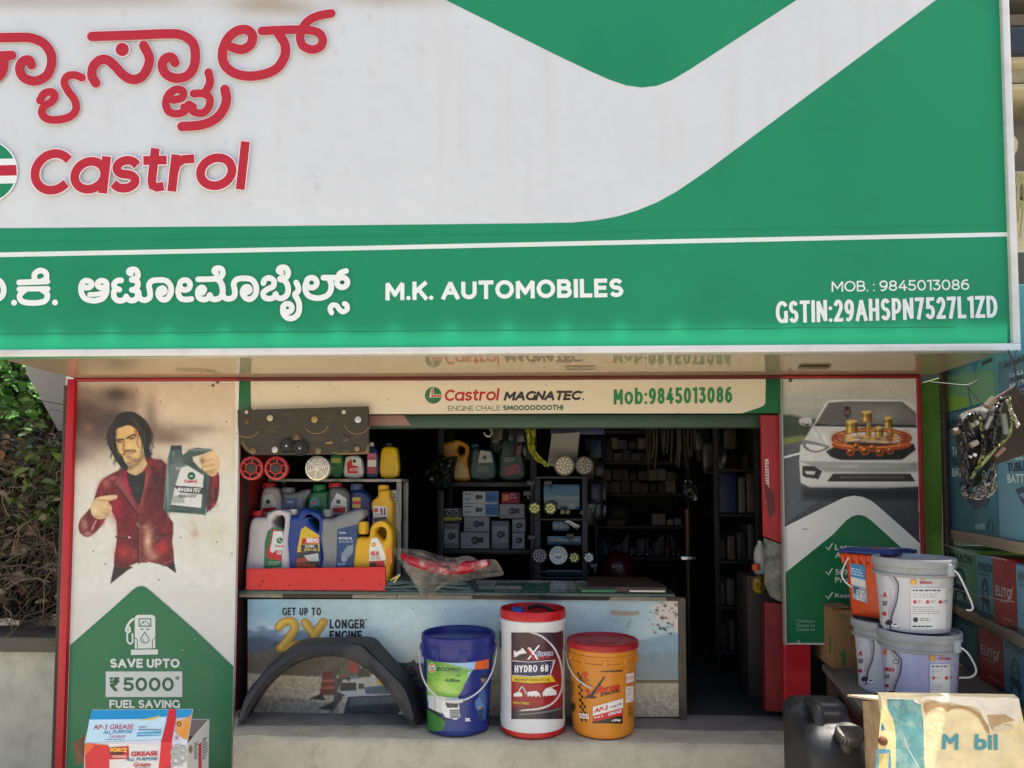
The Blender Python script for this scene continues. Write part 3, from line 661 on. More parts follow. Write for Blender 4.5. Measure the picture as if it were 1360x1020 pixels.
# dark red trim along the top of the shopfront
m = MB(); q0, q1 = PY(100, 503, Yp), PY(100, 507, Yp)
m.box(((LX + RX) / 2, Yp + .0, zB - .004), (RX - LX, .03, .016), M((92, 16, 20), rough=.5, dirt=.4, dirtc=(40, 26, 22)), bev=.002)
m.build('top_trim', sh)
# ------------------------------------------------------------------ header board
hd = thing('header_board', 'long cream board with green corners and phone number above the opening', 'signboard', (0, Yp, zB - .2))
m = MB(); h0, h1 = PY(317, 506, Yp), PY(1041, 548.5, Yp)
m.box(((h0.x + h1.x) / 2, Yp + .015, (h0.z + h1.z) / 2 + .004), (h1.x - h0.x, .028, h0.z - h1.z + .008), M((24, 96, 58), rough=.4, var=.08), bev=.002); m.build('board', hd)
PH = plane(Yp + .001)
A = Art(PH, rough=.35, dirt=.12, dirtc=(150, 124, 96), ds=5)
A.poly([(333, 505.5), (1017, 502.2), (1016.5, 535), (1014, 539), (1008, 541.5), (985, 549), (780, 549), (345, 550.5), (339, 548.5), (335, 545), (333.5, 539)], (214, 200, 176))
A.circ(575.5, 525, 11.2, (20, 100, 60), n=32); A.poly([(572, 517), (576, 514.5), (576, 524), (587, 523.5), (587, 527.5), (570, 528)], (214, 200, 176)); A.poly([(573, 517.5), (575, 516), (574.6, 525), (587, 524.6), (587, 526.6), (573, 527)], (176, 24, 30))
A.sfont('Castrol', [(590, 517.5), (663.5, 516.5), (663, 532), (590, 532.8)], (172, 22, 30), wt=.205, track=.03, slant=.09)
A.sfont('MAGNATEC', [(669, 519.4), (773.5, 518.6), (773.5, 531.4), (669, 532.2)], (38, 38, 38), wt=.27, track=.02, slant=.2); A.circ(774.5, 520.5, 1, (38, 38, 38), n=8); A.circ(774.5, 530.5, 1.2, (38, 38, 38), n=8)
A.sfont('ENGINE CHALE', [(595, 539), (664.5, 538.4), (664.5, 545.2), (595, 545.8)], (36, 92, 62), wt=.13); A.sfont('SMOOOOOOOTH!', [(668, 538.3), (748, 537.5), (748, 544.6), (668, 545.2)], (20, 86, 54), wt=.24, track=.1)
A.sfont('Mob:9845013086', [(815, 516), (972.5, 513.6), (972.5, 535), (815, 537.4)], (14, 122, 62), wt=.185, track=.12)
for x, y in ((396, 514), (515, 531), (900, 549), (340, 510), (725, 511)): A.circ(x, y, .9, (96, 76, 56), n=8)
A.build('printed_graphics', hd)
# ------------------------------------------------------------------ poster boards
def screw(mb, px, py, Y, r, c=(120, 104, 84)):
    p = PY(px, py, Y); mb.lathe([(r, 0), (r, .003), (r * .6, .006), (0, .006)], p, M(c, rough=.4, metal=.7), n=12, axis=Matrix.Rotation(R(90), 4, 'X'))
pl = thing('poster_board', 'tall red framed advertising board with a man in a red jacket holding an oil can', 'poster board', (LX + .3, Yp, .1))
x0w, x1w = PY(99, 640, Yp).x, PY(313, 760, Yp).x; ztop = PY(200, 506.5, Yp).z
m = MB(); m.box(((x0w + x1w) / 2, Yp + .012, (.1 + ztop) / 2), (x1w - x0w, .022, ztop - .1), M((216, 214, 205), rough=.4, var=.05, dirt=.25, dirtc=(150, 132, 110), ds=4, dthr=.58), bev=0); m.build('board', pl)
m = MB(); m.box((x0w - .019, Yp + .005, (.1 + ztop) / 2), (.036, .05, ztop - .1 + .02), M((186, 24, 38), rough=.42, var=.15, vs=5, dirt=.35, dirtc=(96, 30, 34), ds=9), bev=.003); m.box(((x0w + x1w) / 2, Yp + .005, ztop + .006), (x1w - x0w - .002, .05, .012), M((150, 20, 28), rough=.45)); m.build('frame', pl)
PL = plane(Yp + .001)
cv = Canvas(99, 508, 312, 785, 1.0); Z = zm(80, 480, .2941)
cv.vgrad([(508, (196, 172, 150)), (560, (206, 186, 164)), (615, (206, 196, 178)), (650, (208, 205, 194)), (785, (210, 209, 200))])
for x, y, rx, ry, c, a in ((120, 565, 42, 34, (84, 62, 54), .95), (155, 524, 22, 11, (62, 46, 40), .9), (112, 545, 20, 24, (70, 52, 46), .8), (150, 560, 26, 28, (66, 50, 46), .85), (104, 600, 16, 16, (96, 78, 70), .6), (205, 572, 34, 12, (112, 90, 78), .7), (225, 582, 26, 9, (96, 72, 62), .7), (262, 570, 34, 7, (130, 112, 98), .6), (110, 520, 14, 8, (110, 84, 74), .5), (176, 540, 8, 24, (120, 96, 84), .5), (118, 568, 8, 7, (160, 112, 92), .5), (200, 555, 10, 30, (80, 62, 54), .5)): cv.glow(x, y, rx, ry, c, a)
pol = lambda pts, c, **k: cv.poly(Z(*pts), c, **k)
# trousers, jacket, arms
Zf = zm(120, 535, .098); Zj = zm(100, 590, .186); pf = lambda pts, c, **k: cv.poly(Zf(*pts), c, **k); pj = lambda pts, c, **k: cv.poly(Zj(*pts), c, **k)
def gj(x, y, rx, ry, c, a, rot=0): cv.glow(*Zj((x, y))[0], rx * .186, ry * .186, c, a, rot)
pol([(225, 1008), (246, 905), (300, 920), (345, 935), (300, 960)], (40, 38, 38)); pol([(455, 905), (512, 890), (524, 957), (480, 925)], (40, 38, 38))
JK = (98, 24, 34); JO = [(365, 160), (300, 190), (200, 245), (165, 300), (140, 370), (110, 450), (40, 530), (22, 590), (40, 640), (90, 664), (150, 625), (200, 560), (240, 490), (262, 480), (290, 540), (298, 640), (290, 730), (275, 850), (330, 885), (380, 876), (440, 846), (540, 852), (640, 872), (705, 830), (692, 700), (700, 560), (640, 460), (660, 150), (560, 105), (510, 85), (440, 150)]
pj(JO, JK, sm=2, soft=1.5); pj([(945, 210), (1020, 195), (1030, 300), (1015, 400), (985, 450), (940, 468)], (112, 24, 36), sm=2); pj([(975, 320), (1015, 300), (1012, 400), (985, 450), (945, 462)], (74, 18, 28), soft=4)
for a_ in ((590, 260, 60, 130, (66, 26, 30), .9), (300, 450, 44, 90, (152, 16, 44), .9), (420, 560, 30, 80, (130, 20, 40), .7), (520, 690, 34, 110, (206, 168, 134), .95), (560, 800, 40, 40, (196, 160, 128), .7), (620, 740, 50, 50, (190, 52, 50), .85), (640, 620, 36, 60, (124, 34, 46), .6), (340, 770, 50, 50, (176, 48, 48), .85), (420, 790, 24, 40, (176, 70, 62), .5), (220, 280, 34, 40, (176, 104, 92), .8), (270, 240, 30, 18, (190, 130, 110), .6), (180, 330, 24, 46, (134, 36, 46), .8), (60, 570, 26, 40, (176, 132, 118), .85), (90, 640, 40, 18, (188, 150, 134), .7), (130, 580, 20, 40, (150, 24, 44), .8), (190, 550, 20, 30, (156, 26, 48), .7), (500, 200, 26, 60, (170, 66, 74), .6), (530, 130, 30, 24, (160, 30, 44), .8), (600, 150, 40, 24, (120, 40, 46), .7), (480, 420, 14, 60, (156, 80, 80), .6), (540, 400, 30, 70, (96, 34, 40), .7), (660, 400, 16, 120, (70, 22, 28), .6), (320, 620, 24, 50, (124, 22, 40), .6), (500, 590, 30, 14, (196, 150, 130), .6), (996, 250, 16, 40, (160, 56, 60), .6), (990, 430, 24, 20, (170, 90, 84), .6)): gj(*a_)
cv.tex(Zj(*JO), 4, 1.6, sm=2); cv.tex(Zj(*JO), 5, 5, sm=2)
for k in range(26):      # creases of worn leather
    x, y = rng.uniform(470, 570), rng.uniform(560, 840); cv.line(Zj((x, y), (x + rng.uniform(14, 44), y + rng.uniform(-26, 6))), .7, (226, 196, 164) if k % 2 else (120, 76, 66), alpha=.45)
for k in range(16):
    x, y = rng.uniform(30, 110), rng.uniform(560, 650); cv.line(Zj((x, y), (x + rng.uniform(-10, 20), y + rng.uniform(-40, -10))), .7, (206, 170, 156) if k % 2 else (90, 44, 48), alpha=.5)
for k in range(22):
    x, y = rng.uniform(295, 690), rng.uniform(560, 850); cv.line(Zj((x, y), (x + rng.uniform(-20, 20), y + rng.uniform(10, 50))), .8, (176, 90, 86) if k % 2 else (78, 18, 28), alpha=.3)
pj([(362, 205), (430, 225), (505, 190), (500, 300), (470, 400), (455, 445), (430, 400), (395, 320)], (36, 36, 38)); gj(440, 300, 20, 60, (50, 50, 52), .6)
pj([(355, 190), (300, 240), (280, 280), (300, 305), (440, 490), (456, 450), (400, 350), (368, 260)], (112, 34, 44)); pj([(300, 240), (330, 230), (430, 440), (440, 485), (300, 300), (284, 280)], (150, 84, 80), soft=6, alpha=.6); pj([(355, 190), (368, 250), (398, 345), (380, 350), (348, 260)], (170, 24, 56), soft=3)
pj([(510, 120), (545, 190), (520, 300), (470, 430), (452, 520), (448, 470), (490, 330), (505, 200)], (128, 46, 52)); pj([(505, 200), (520, 230), (480, 380), (452, 480), (470, 400), (495, 300)], (168, 96, 92), soft=3, alpha=.7)
cv.line(Zj((300, 300), (400, 440), (445, 500), (450, 575), (452, 850)), 2.0, (52, 30, 32)); cv.line(Zj((458, 520), (462, 850)), .9, (150, 108, 92), alpha=.9); cv.line(Zj((440, 560), (450, 585)), 2.2, (120, 112, 104))
cv.line(Zj((288, 660), (380, 665)), 2.0, (48, 26, 28)); cv.line(Zj((290, 655), (380, 660)), .7, (176, 130, 116), alpha=.7); pj([(378, 656), (398, 666), (380, 674)], (206, 196, 186)); cv.line(Zj((585, 660), (690, 636)), 2.0, (52, 30, 32)); cv.line(Zj((585, 655), (585, 705)), 2.0, (64, 50, 48)); pj([(572, 655), (596, 650), (596, 672), (574, 674)], (80, 74, 70))
cv.line(Zj((278, 840), (340, 866), (420, 850)), 1.0, (80, 28, 32), alpha=.8); cv.line(Zj((620, 862), (700, 826)), 1.2, (150, 100, 90), alpha=.8); cv.line(Zj((120, 610), (135, 570), (150, 545)), 1.4, (196, 186, 176), alpha=.9); cv.line(Zj((105, 470), (130, 530), (170, 545)), 1.6, (50, 16, 24)); cv.line(Zj((968, 310), (975, 385)), 1.4, (60, 40, 42)); cv.line(Zj((980, 310), (984, 385)), .8, (196, 170, 160), alpha=.7)
# neck and head
pf([(490, 850), (560, 830), (700, 660), (750, 760), (775, 830), (700, 935), (620, 985), (540, 960), (500, 930)], (196, 168, 122)); pf([(490, 850), (600, 830), (720, 660), (735, 720), (660, 830), (560, 900), (510, 920)], (132, 100, 66), soft=5, alpha=.85); cv.line(Zf((730, 740), (690, 860), (640, 950)), .8, (160, 126, 84), alpha=.7); cv.line(Zf((560, 900), (545, 950)), 1.2, (170, 140, 98), alpha=.7)
HR = (34, 29, 25)
pf([(460, 122), (370, 160), (300, 260), (245, 390), (232, 520), (255, 610), (300, 690), (345, 780), (400, 850), (430, 890), (500, 912), (505, 850), (440, 700), (700, 560), (720, 640), (740, 720), (800, 742), (832, 700), (806, 650), (796, 600), (825, 520), (826, 400), (780, 280), (700, 190), (600, 130), (530, 118)], HR, sm=2)
FC = [(352, 372), (410, 335), (500, 304), (560, 316), (620, 366), (664, 440), (694, 540), (708, 630), (664, 730), (606, 796), (540, 836), (494, 806), (436, 728), (376, 632), (352, 540)]
pf(FC, (204, 168, 112), sm=2)
def gf(x, y, rx, ry, c, a, rot=0): cv.glow(*Zf((x, y))[0], rx * .098, ry * .098, c, a, rot)
for a_ in ((470, 400, 80, 50, (206, 166, 100), .7), (560, 390, 50, 50, (214, 178, 124), .7), (640, 600, 50, 90, (206, 180, 130), .7), (540, 590, 40, 40, (222, 194, 144), .8), (400, 640, 30, 60, (216, 176, 120), .7), (620, 400, 26, 60, (150, 84, 54), .85), (360, 430, 16, 60, (150, 96, 66), .7), (372, 560, 14, 50, (150, 104, 74), .6), (455, 570, 12, 60, (136, 88, 54), .85), (600, 780, 60, 26, (120, 86, 56), .8), (690, 660, 16, 70, (140, 100, 66), .7), (530, 820, 40, 16, (116, 82, 54), .8), (520, 738, 34, 18, (124, 86, 62), .85), (600, 690, 24, 40, (216, 188, 140), .6), (470, 760, 24, 40, (196, 158, 110), .5), (480, 610, 24, 14, (220, 188, 136), .6)): gf(*a_)
cv.line(Zf((358, 506), (400, 494), (452, 498)), 2.3, (66, 44, 30)); cv.line(Zf((496, 480), (545, 452), (585, 432), (614, 446)), 2.3, (62, 42, 30), sm=2); gf(398, 528, 30, 15, (96, 62, 44), .9); gf(562, 482, 34, 14, (110, 74, 50), .9); cv.line(Zf((372, 528), (420, 524)), 1.2, (44, 30, 24)); cv.line(Zf((532, 488), (600, 470)), 1.2, (44, 30, 24)); gf(560, 505, 34, 10, (196, 160, 112), .6)
cv.line(Zf((458, 520), (444, 590), (440, 635), (470, 645)), 1.3, (140, 92, 58), alpha=.85, sm=2); gf(480, 640, 20, 8, (84, 50, 36), .9); gf(516, 640, 12, 7, (110, 70, 48), .7)
cv.line(Zf((446, 700), (470, 668), (520, 655), (570, 645), (612, 652)), 2.6, (92, 62, 46), alpha=.85, sm=2); cv.line(Zf((462, 706), (530, 690), (612, 664)), 1.2, (112, 64, 52), sm=2); gf(540, 708, 40, 8, (196, 148, 112), .7)
pf([(560, 300), (600, 320), (660, 420), (690, 540), (680, 470), (640, 360)], (96, 52, 38), soft=3, alpha=.8); cv.line(Zf((655, 420), (640, 500), (636, 560), (655, 605)), 1.3, (92, 62, 40), sm=2, alpha=.85)
for k in range(16):
    x = rng.uniform(260, 340); cv.line(Zf((x + rng.uniform(60, 160), 170 + rng.uniform(0, 60)), (x - 10, 380 + rng.uniform(-40, 40)), (x + 10, 600 + rng.uniform(-60, 60))), .8, (66, 56, 50) if k % 2 else (18, 15, 14), alpha=.5, sm=3)
for k in range(16):
    x = rng.uniform(690, 800); cv.line(Zf((x - rng.uniform(100, 200), 170 + rng.uniform(0, 60)), (x, 400 + rng.uniform(-40, 40)), (x - 10, 620 + rng.uniform(-60, 60))), .8, (76, 64, 56) if k % 2 else (18, 15, 14), alpha=.45, sm=3)
for k in range(34):
    x, y = [(300, 690), (250, 560), (240, 430), (330, 240), (820, 440), (822, 560), (806, 650), (760, 735), (420, 870), (350, 790), (812, 600), (236, 500)][k % 12]; x += rng.uniform(-14, 14); y += rng.uniform(-40, 40); s_ = -1 if x < 500 else 1
    cv.line(Zf((x - s_ * 20, y - 60), (x + s_ * rng.uniform(2, 14), y), (x + s_ * rng.uniform(8, 34), y + rng.uniform(20, 60))), rng.uniform(.6, 1.3), (36, 30, 26), alpha=.75, sm=3)
# pointing hand
SK = (206, 172, 128)
pol([(138, 650), (160, 618), (195, 608), (252, 602), (258, 612), (250, 622), (214, 634), (232, 652), (230, 690), (205, 708), (165, 712), (142, 690)], SK, sm=2)
for p in (((195, 640), (228, 655)), ((192, 662), (228, 674)), ((190, 684), (222, 694)), ((170, 625), (205, 632))): cv.line(Z(*p), .8, (150, 112, 80), alpha=.7)
for a_ in ((140, 470, 24, 40, (222, 200, 150), .7), (210, 440, 22, 30, (220, 190, 140), .6), (225, 500, 20, 24, (160, 126, 84), .6), (230, 380, 40, 8, (226, 200, 150), .7), (215, 400, 34, 5, (146, 112, 74), .6), (150, 520, 30, 10, (150, 116, 78), .6)): gj(*a_)
# oil can in the other hand
pol([(500, 384), (548, 382), (552, 424), (585, 398), (610, 389), (684, 396), (690, 416), (676, 516), (656, 694), (464, 676), (478, 520), (488, 430)], (66, 84, 80), sm=0)
for a_ in ((700, 60, 10, 60, (120, 132, 124), .7), (660, 300, 10, 180, (150, 170, 164), .8), (640, 420, 12, 60, (30, 48, 48), .7), (860, 40, 80, 8, (130, 140, 134), .7), (930, 340, 10, 120, (36, 54, 54), .8), (780, 480, 140, 10, (40, 66, 66), .8), (740, 110, 40, 20, (96, 110, 104), .6), (850, 130, 20, 40, (40, 52, 50), .6)): gj(*a_)
pol([(598, 432), (640, 420), (650, 470), (634, 486), (600, 450)], (206, 196, 180)); pol([(500, 380), (548, 380), (548, 400), (500, 402)], (40, 52, 50))
pol([(495, 470), (530, 450), (560, 460), (640, 512), (634, 664), (488, 650)], (96, 110, 106)); pol([(545, 480), (575, 470), (648, 515), (636, 662), (500, 648), (520, 560)], (206, 206, 202), sm=0); pol([(512, 560), (650, 570), (648, 600), (540, 592)], (60, 66, 66)); pol([(508, 606), (560, 604), (560, 640), (502, 640)], (150, 158, 152), soft=3)
cv.line(Z((486, 440), (470, 660)), 2, (120, 140, 134), alpha=.7); cv.line(Z((690, 420), (664, 680)), 1.6, (36, 50, 48)); cv.line(Z((505, 650), (650, 668)), 1.5, (44, 58, 56)); cv.line(Z((600, 395), (680, 402)), 1.4, (110, 128, 124))
pol([(628, 432), (660, 412), (692, 404), (716, 436), (722, 470), (705, 512), (680, 518), (655, 498), (636, 480), (640, 455)], SK, sm=2)
for a_ in ((980, 90, 30, 24, (222, 196, 150), .7), (940, 170, 30, 30, (216, 184, 136), .6), (905, 120, 14, 20, (120, 84, 58), .8), (960, 200, 40, 10, (150, 112, 78), .6)): gj(*a_)
for p in (((640, 455), (690, 440)), ((640, 478), (694, 466)), ((655, 500), (700, 488))): cv.line(Z(*p), .9, (150, 108, 76), alpha=.8)
cv.poly([(146, 776), (170, 757), (187, 748.5), (198, 746.5), (212, 749.5), (225, 756), (240, 770), (262, 790), (130, 792)], (210, 209, 200))
# torn sticker and fly specks
cv.glow(258, 703, 9, 16, (196, 186, 164), .8); cv.glow(288, 708, 18, 20, (200, 192, 166), .7); cv.glow(259, 709, 5, 5, (190, 150, 140), .6); cv.line([(254, 692), (262, 700), (256, 712)], .8, (160, 140, 140), alpha=.6)
for x, y in ((213, 533), (124, 732), (240, 714), (288, 720), (140, 749), (308, 735), (211, 770), (182, 518), (301, 560)): cv.ell(x, y, 1.0, 1.0, (70, 52, 40))
cv.noise(2.5, 1); cv.noise(3, 6)
cv.build(PL, 'printed_picture', pl, gain=1.1)
A = Art(PL, lift=.002, rough=.4, dirt=.1, dirtc=(150, 140, 110), ds=12, dthr=.6)
gx = lambda py: ex(x0w + .003, py, Yp); gx2 = lambda py: ex(x1w - .002, py, Yp)
A.poly([(gx(857), 857), (150, 807), (176, 783.5), (182, 779.5), (187.5, 778), (193, 779.5), (199, 784), (260, 837.5), (gx2(885), 885), (gx2(1100), 1100), (gx(1100), 1100)], (26, 112, 72))
A.text('Castrol', [Z((560, 534))[0], Z((616, 548))[0]], (190, 40, 44), bold=.03); A.circ(*Z((592, 517))[0], 5.2, (24, 100, 66)); A.rect(252, 631.5, 256, 633.2, (206, 206, 202)); A.sfont('MAGNATEC', [Z((530, 568))[0], Z((636, 574))[0], Z((634, 592))[0], Z((528, 586))[0]], (222, 222, 220), wt=.22, slant=.2); A.greek(*Z((535, 602))[0], *Z((630, 618))[0], 2, (70, 74, 74)); A.greek(*Z((522, 478))[0], *Z((556, 492))[0], 2, (200, 204, 200))
WH = (218, 220, 214); GN = (26, 112, 72); Z6 = zm(80, 760, .2549)
def p6(pts, c=WH): A.poly(Z6(*pts), c)
p6([(388, 235), (396, 226), (406, 222), (478, 222), (490, 227), (495, 238), (495, 396), (388, 398)]); p6([(368, 404), (509, 402), (509, 428), (369, 431)])
p6([(408, 240), (475, 240), (475, 284), (408, 284)], GN); p6([(414, 246), (469, 246), (469, 278), (414, 278)]); A.stroke(Z6((420, 276), (428, 262), (442, 256), (458, 264), (464, 276)), 1.1, GN); A.stroke(Z6((438, 272), (430, 256)), .9, GN, smooth=1)
for x in (418, 448): p6([(x, 294), (x + 16, 294), (x + 16, 300), (x, 300)], GN)
A.stroke(Z6((440, 312), (420, 345), (424, 362), (440, 369), (458, 362), (461, 345), (440, 312)), 1.2, GN, smooth=3); A.stroke(Z6((430, 348), (436, 360)), .9, GN, smooth=1)
A.stroke(Z6((388, 342), (402, 352), (402, 396)), 1, GN, smooth=1); A.stroke(Z6((495, 340), (480, 354), (480, 396)), 1, GN, smooth=1)
A.stroke(Z6((380, 244), (366, 256), (352, 276), (344, 300), (350, 312), (362, 308), (360, 288)), 3.2, WH, smooth=4); A.stroke(Z6((350, 320), (350, 356), (362, 372), (376, 364), (376, 322)), 2.4, WH, smooth=4)
A.sfont('SAVE UPTO', [Z6((260, 450))[0], Z6((622, 498))[0]], WH, wt=.25, track=.1); A.poly(Z6((237, 517), (636, 517), (636, 650), (237, 650)), (206, 210, 204))
A.text('₹', [Z6((257, 547))[0], Z6((309, 620))[0]], (22, 92, 64), bold=.03); A.sfont('5000', [Z6((328, 548))[0], Z6((592, 620))[0]], (22, 92, 64), wt=.22); A.text('*', [Z6((599, 540))[0], Z6((621, 564))[0]], (22, 92, 64), bold=.02); A.sfont('FUEL SAVING', [Z6((256, 665))[0], Z6((622, 708))[0]], WH, wt=.23, track=.1)
rr = random.Random(5)
for k in range(46): A.circ(rr.uniform(96, 306), rr.uniform(830, 1010), rr.choice((.5, .6, .8, 1.3 if k % 9 == 0 else .5)), (150, 160, 120) if k % 4 else (190, 170, 120), n=7); A.l -= A.st
A.build('printed_graphics', pl)
m = MB(); screw(m, 289, 507.5, Yp, .008); screw(m, 283, 512, Yp, .006); m.build('screw', pl)
# right board with the car
pr = thing('poster_board', 'advertising board with a silver car and copper coloured engine above a green chevron', 'poster board', (PY(1130, 700, Yp).x, Yp, .8))
y0w, y1w = PY(1041, 700, Yp).x, PY(1222, 700, Yp).x; zbot = PY(1060, 856, Yp).z
m = MB(); m.box(((y0w + y1w) / 2, Yp + .012, (zbot + ztop) / 2), (y1w - y0w, .022, ztop - zbot), M((198, 198, 192), rough=.35, var=.05, dirt=.15, dirtc=(150, 132, 110), ds=4), bev=0); m.build('board', pr)
m = MB(); m.box((y1w + .006, Yp + .004, (zbot + ztop) / 2), (.011, .045, ztop - zbot + .02), M((146, 18, 30), rough=.42, var=.15), bev=.002); m.box(((y0w + y1w) / 2, Yp + .004, ztop + .005), (y1w - y0w - .002, .045, .01), M((150, 20, 28), rough=.45)); m.box((y0w - .003, Yp + .004, (zbot + ztop) / 2), (.006, .04, ztop - zbot), M((170, 168, 160), rough=.4, metal=.4), bev=.001); m.build('frame', pr)
cv = Canvas(1040, 504, 1224, 740, 1.0); Z = zm(1020, 480, .255); pol = lambda pts, c, **k: cv.poly(Z(*pts), c, **k)
cv.vgrad([(504, (186, 178, 166)), (540, (168, 164, 156)), (552, (150, 150, 144)), (600, (96, 98, 98)), (660, (66, 68, 72)), (740, (50, 52, 56))])
for k in range(14): cv.glow(1040 + rng.uniform(0, 180), rng.uniform(512, 550), rng.uniform(14, 40), rng.uniform(3, 8), (rng.uniform(130, 200),) * 3, .3)
pol([(60, 280), (120, 278), (200, 300), (290, 300), (290, 420), (60, 440)], (54, 62, 44), soft=6); pol([(60, 400), (180, 385), (250, 400), (60, 448)], (112, 118, 66), soft=4); pol([(60, 440), (300, 395), (300, 700), (60, 870)], (80, 82, 86), soft=3); pol([(75, 497), (300, 440), (300, 448), (75, 508)], (216, 216, 214))
cv.noise(4, 2); SV = (196, 195, 190)
pol([(168, 440), (200, 390), (236, 330), (300, 215), (330, 202), (500, 196), (700, 198), (735, 206), (790, 262), (800, 300), (800, 650), (600, 660), (220, 656), (170, 630), (162, 520)], SV, soft=1.5)
pol([(246, 328), (318, 212), (420, 206), (700, 208), (760, 256), (800, 318), (800, 335), (520, 326), (330, 330)], (92, 88, 86), soft=2); pol([(400, 215), (700, 212), (770, 280), (780, 322), (520, 318), (430, 322)], (120, 116, 112), soft=16, alpha=.7); cv.glow(*Z((600, 280))[0], 18, 10, (150, 146, 142), .6)
cv.ell(*Z((414, 266))[0], 5, 7, (66, 56, 54)); cv.ell(*Z((413, 258))[0], 3.4, 4.6, (112, 88, 78)); cv.ell(*Z((413, 243))[0], 4, 2.4, (40, 34, 34)); cv.line(Z((402, 258), (426, 258)), 1, (40, 34, 34))
pol([(246, 322), (330, 330), (520, 326), (800, 332), (800, 345), (240, 338)], (44, 42, 42), soft=1.5)
pol([(164, 300), (200, 292), (226, 296), (228, 330), (205, 336), (166, 326)], (176, 174, 170), sm=2); pol([(166, 320), (226, 326), (205, 336)], (60, 58, 56))
pol([(232, 340), (330, 345), (330, 430), (200, 420)], (186, 184, 180), soft=5); pol([(176, 420), (200, 410), (320, 440), (318, 452), (262, 474), (220, 470), (186, 450)], (112, 112, 110), sm=2); pol([(196, 428), (300, 446), (258, 466), (220, 460)], (200, 200, 198), sm=2); cv.ell(*Z((332, 450))[0], 4.4, 2.6, (206, 186, 130)); cv.line(Z((280, 380), (310, 430)), 1, (230, 228, 220)); cv.glow(*Z((300, 400))[0], 6, 8, (220, 218, 210), .5)
pol([(300, 470), (340, 448), (420, 420), (760, 430), (770, 460), (700, 512), (380, 514), (330, 500)], (38, 34, 34), soft=2); cv.line(Z((296, 470), (350, 514), (500, 522), (690, 520), (770, 470)), 2.6, (196, 194, 190), sm=3)
pol([(170, 520), (800, 530), (800, 574), (620, 580), (300, 576), (240, 545)], (150, 150, 147), soft=3); pol([(180, 545), (240, 545), (282, 572), (262, 614), (200, 610), (178, 590)], (44, 42, 42)); pol([(190, 570), (250, 572), (240, 590), (200, 588)], (190, 188, 182), soft=2); cv.line(Z((184, 605), (250, 612)), 1.2, (206, 204, 200))
pol([(306, 626), (340, 584), (740, 584), (768, 626)], (46, 44, 44)); cv.line(Z((340, 582), (740, 582)), 1.1, (196, 194, 190))
for i in range(24): cv.ell(*Z((380 + i * 14, 603))[0], 1.3, 2.2, (96, 92, 90))
pol([(170, 632), (230, 640), (600, 640), (800, 632), (800, 650), (600, 660), (220, 656)], (190, 188, 184), soft=2); pol([(180, 660), (800, 662), (800, 720), (180, 720)], (30, 30, 32), soft=10, alpha=.8)
for a_ in ((250, 380, 24, 20, (222, 221, 214), .6), (420, 545, 60, 6, (190, 190, 186), .7), (600, 548, 60, 6, (176, 176, 172), .6), (220, 500, 14, 14, (216, 216, 210), .6), (500, 204, 140, 3, (230, 229, 224), .7), (760, 540, 20, 14, (120, 120, 118), .7)): cv.glow(*Z((a_[0], a_[1]))[0], a_[2] * .255, a_[3] * .255, a_[4], a_[5])
cv.line(Z((240, 340), (300, 440), (340, 500)), .8, (120, 120, 116), alpha=.6, sm=2); cv.line(Z((170, 520), (300, 560), (520, 566), (790, 560)), .7, (110, 110, 108), alpha=.6, sm=2); cv.line(Z((318, 212), (420, 204), (700, 206), (760, 254)), 1.0, (226, 225, 220), alpha=.8)
# copper engine drawing
CO_ = (172, 84, 34)
for i in range(3): 
    ring = [(540 + (205 - i * 14) * math.cos(a), 402 + (52 - i * 7) * math.sin(a)) for a in np.linspace(0, 2 * math.pi, 34)]; cv.line(Z(*ring), 2.6 - i * .5, [(150, 66, 26), (206, 116, 48), (120, 44, 20)][i], soft=1.2)
ring = [(540 + 200 * math.cos(a), 430 + 28 * math.sin(a)) for a in np.linspace(.1, math.pi - .1, 20)]; cv.line(Z(*ring), 4.5, (166, 70, 28)); cv.line(Z(*[(x, y - 10) for x, y in ring]), 1.2, (226, 150, 84))
for x in (352, 390, 640, 700, 720): cv.glow(*Z((x, 400))[0], 5, 7, (134, 44, 20), .8)
for x, y, s in ((430, 472, 1), (505, 466, 1.1), (582, 474, 1), (636, 466, .9), (460, 444, .8), (545, 452, .9)):
    cv.ell(*Z((x, y))[0], 5.6 * s, 5.6 * s, (150, 74, 28)); cv.ell(*Z((x, y))[0], 3 * s, 3 * s, (70, 34, 18)); cv.ell(*Z((x - 6, y - 8))[0], 2 * s, 1.6 * s, (222, 150, 80))
def piston(x, y, w_, h_):
    cv.poly(Z((x, y), (x + w_, y), (x + w_, y + h_), (x, y + h_)), (150, 112, 44)); cv.poly(Z((x + w_ * .2, y), (x + w_ * .45, y), (x + w_ * .45, y + h_), (x + w_ * .2, y + h_)), (226, 190, 104), soft=2.5); cv.poly(Z((x + w_ * .78, y), (x + w_, y), (x + w_, y + h_), (x + w_ * .78, y + h_)), (86, 58, 22), soft=2); cv.ell(*Z((x + w_ / 2, y))[0], w_ * .127, 1.8, (206, 172, 96)); cv.line(Z((x, y + h_ * .3), (x + w_, y + h_ * .3)), .7, (76, 50, 20)); cv.line(Z((x, y + h_ * .42), (x + w_, y + h_ * .42)), .6, (76, 50, 20))
for a in ((512, 320, 22, 80), (626, 340, 22, 60)): cv.poly(Z((a[0], a[1]), (a[0] + a[2], a[1]), (a[0] + a[2] + 6, a[1] + a[3]), (a[0] - 6, a[1] + a[3])), (142, 96, 40)); cv.line(Z((a[0] + 8, a[1]), (a[0] + 6, a[1] + a[3])), 1.2, (212, 168, 92))
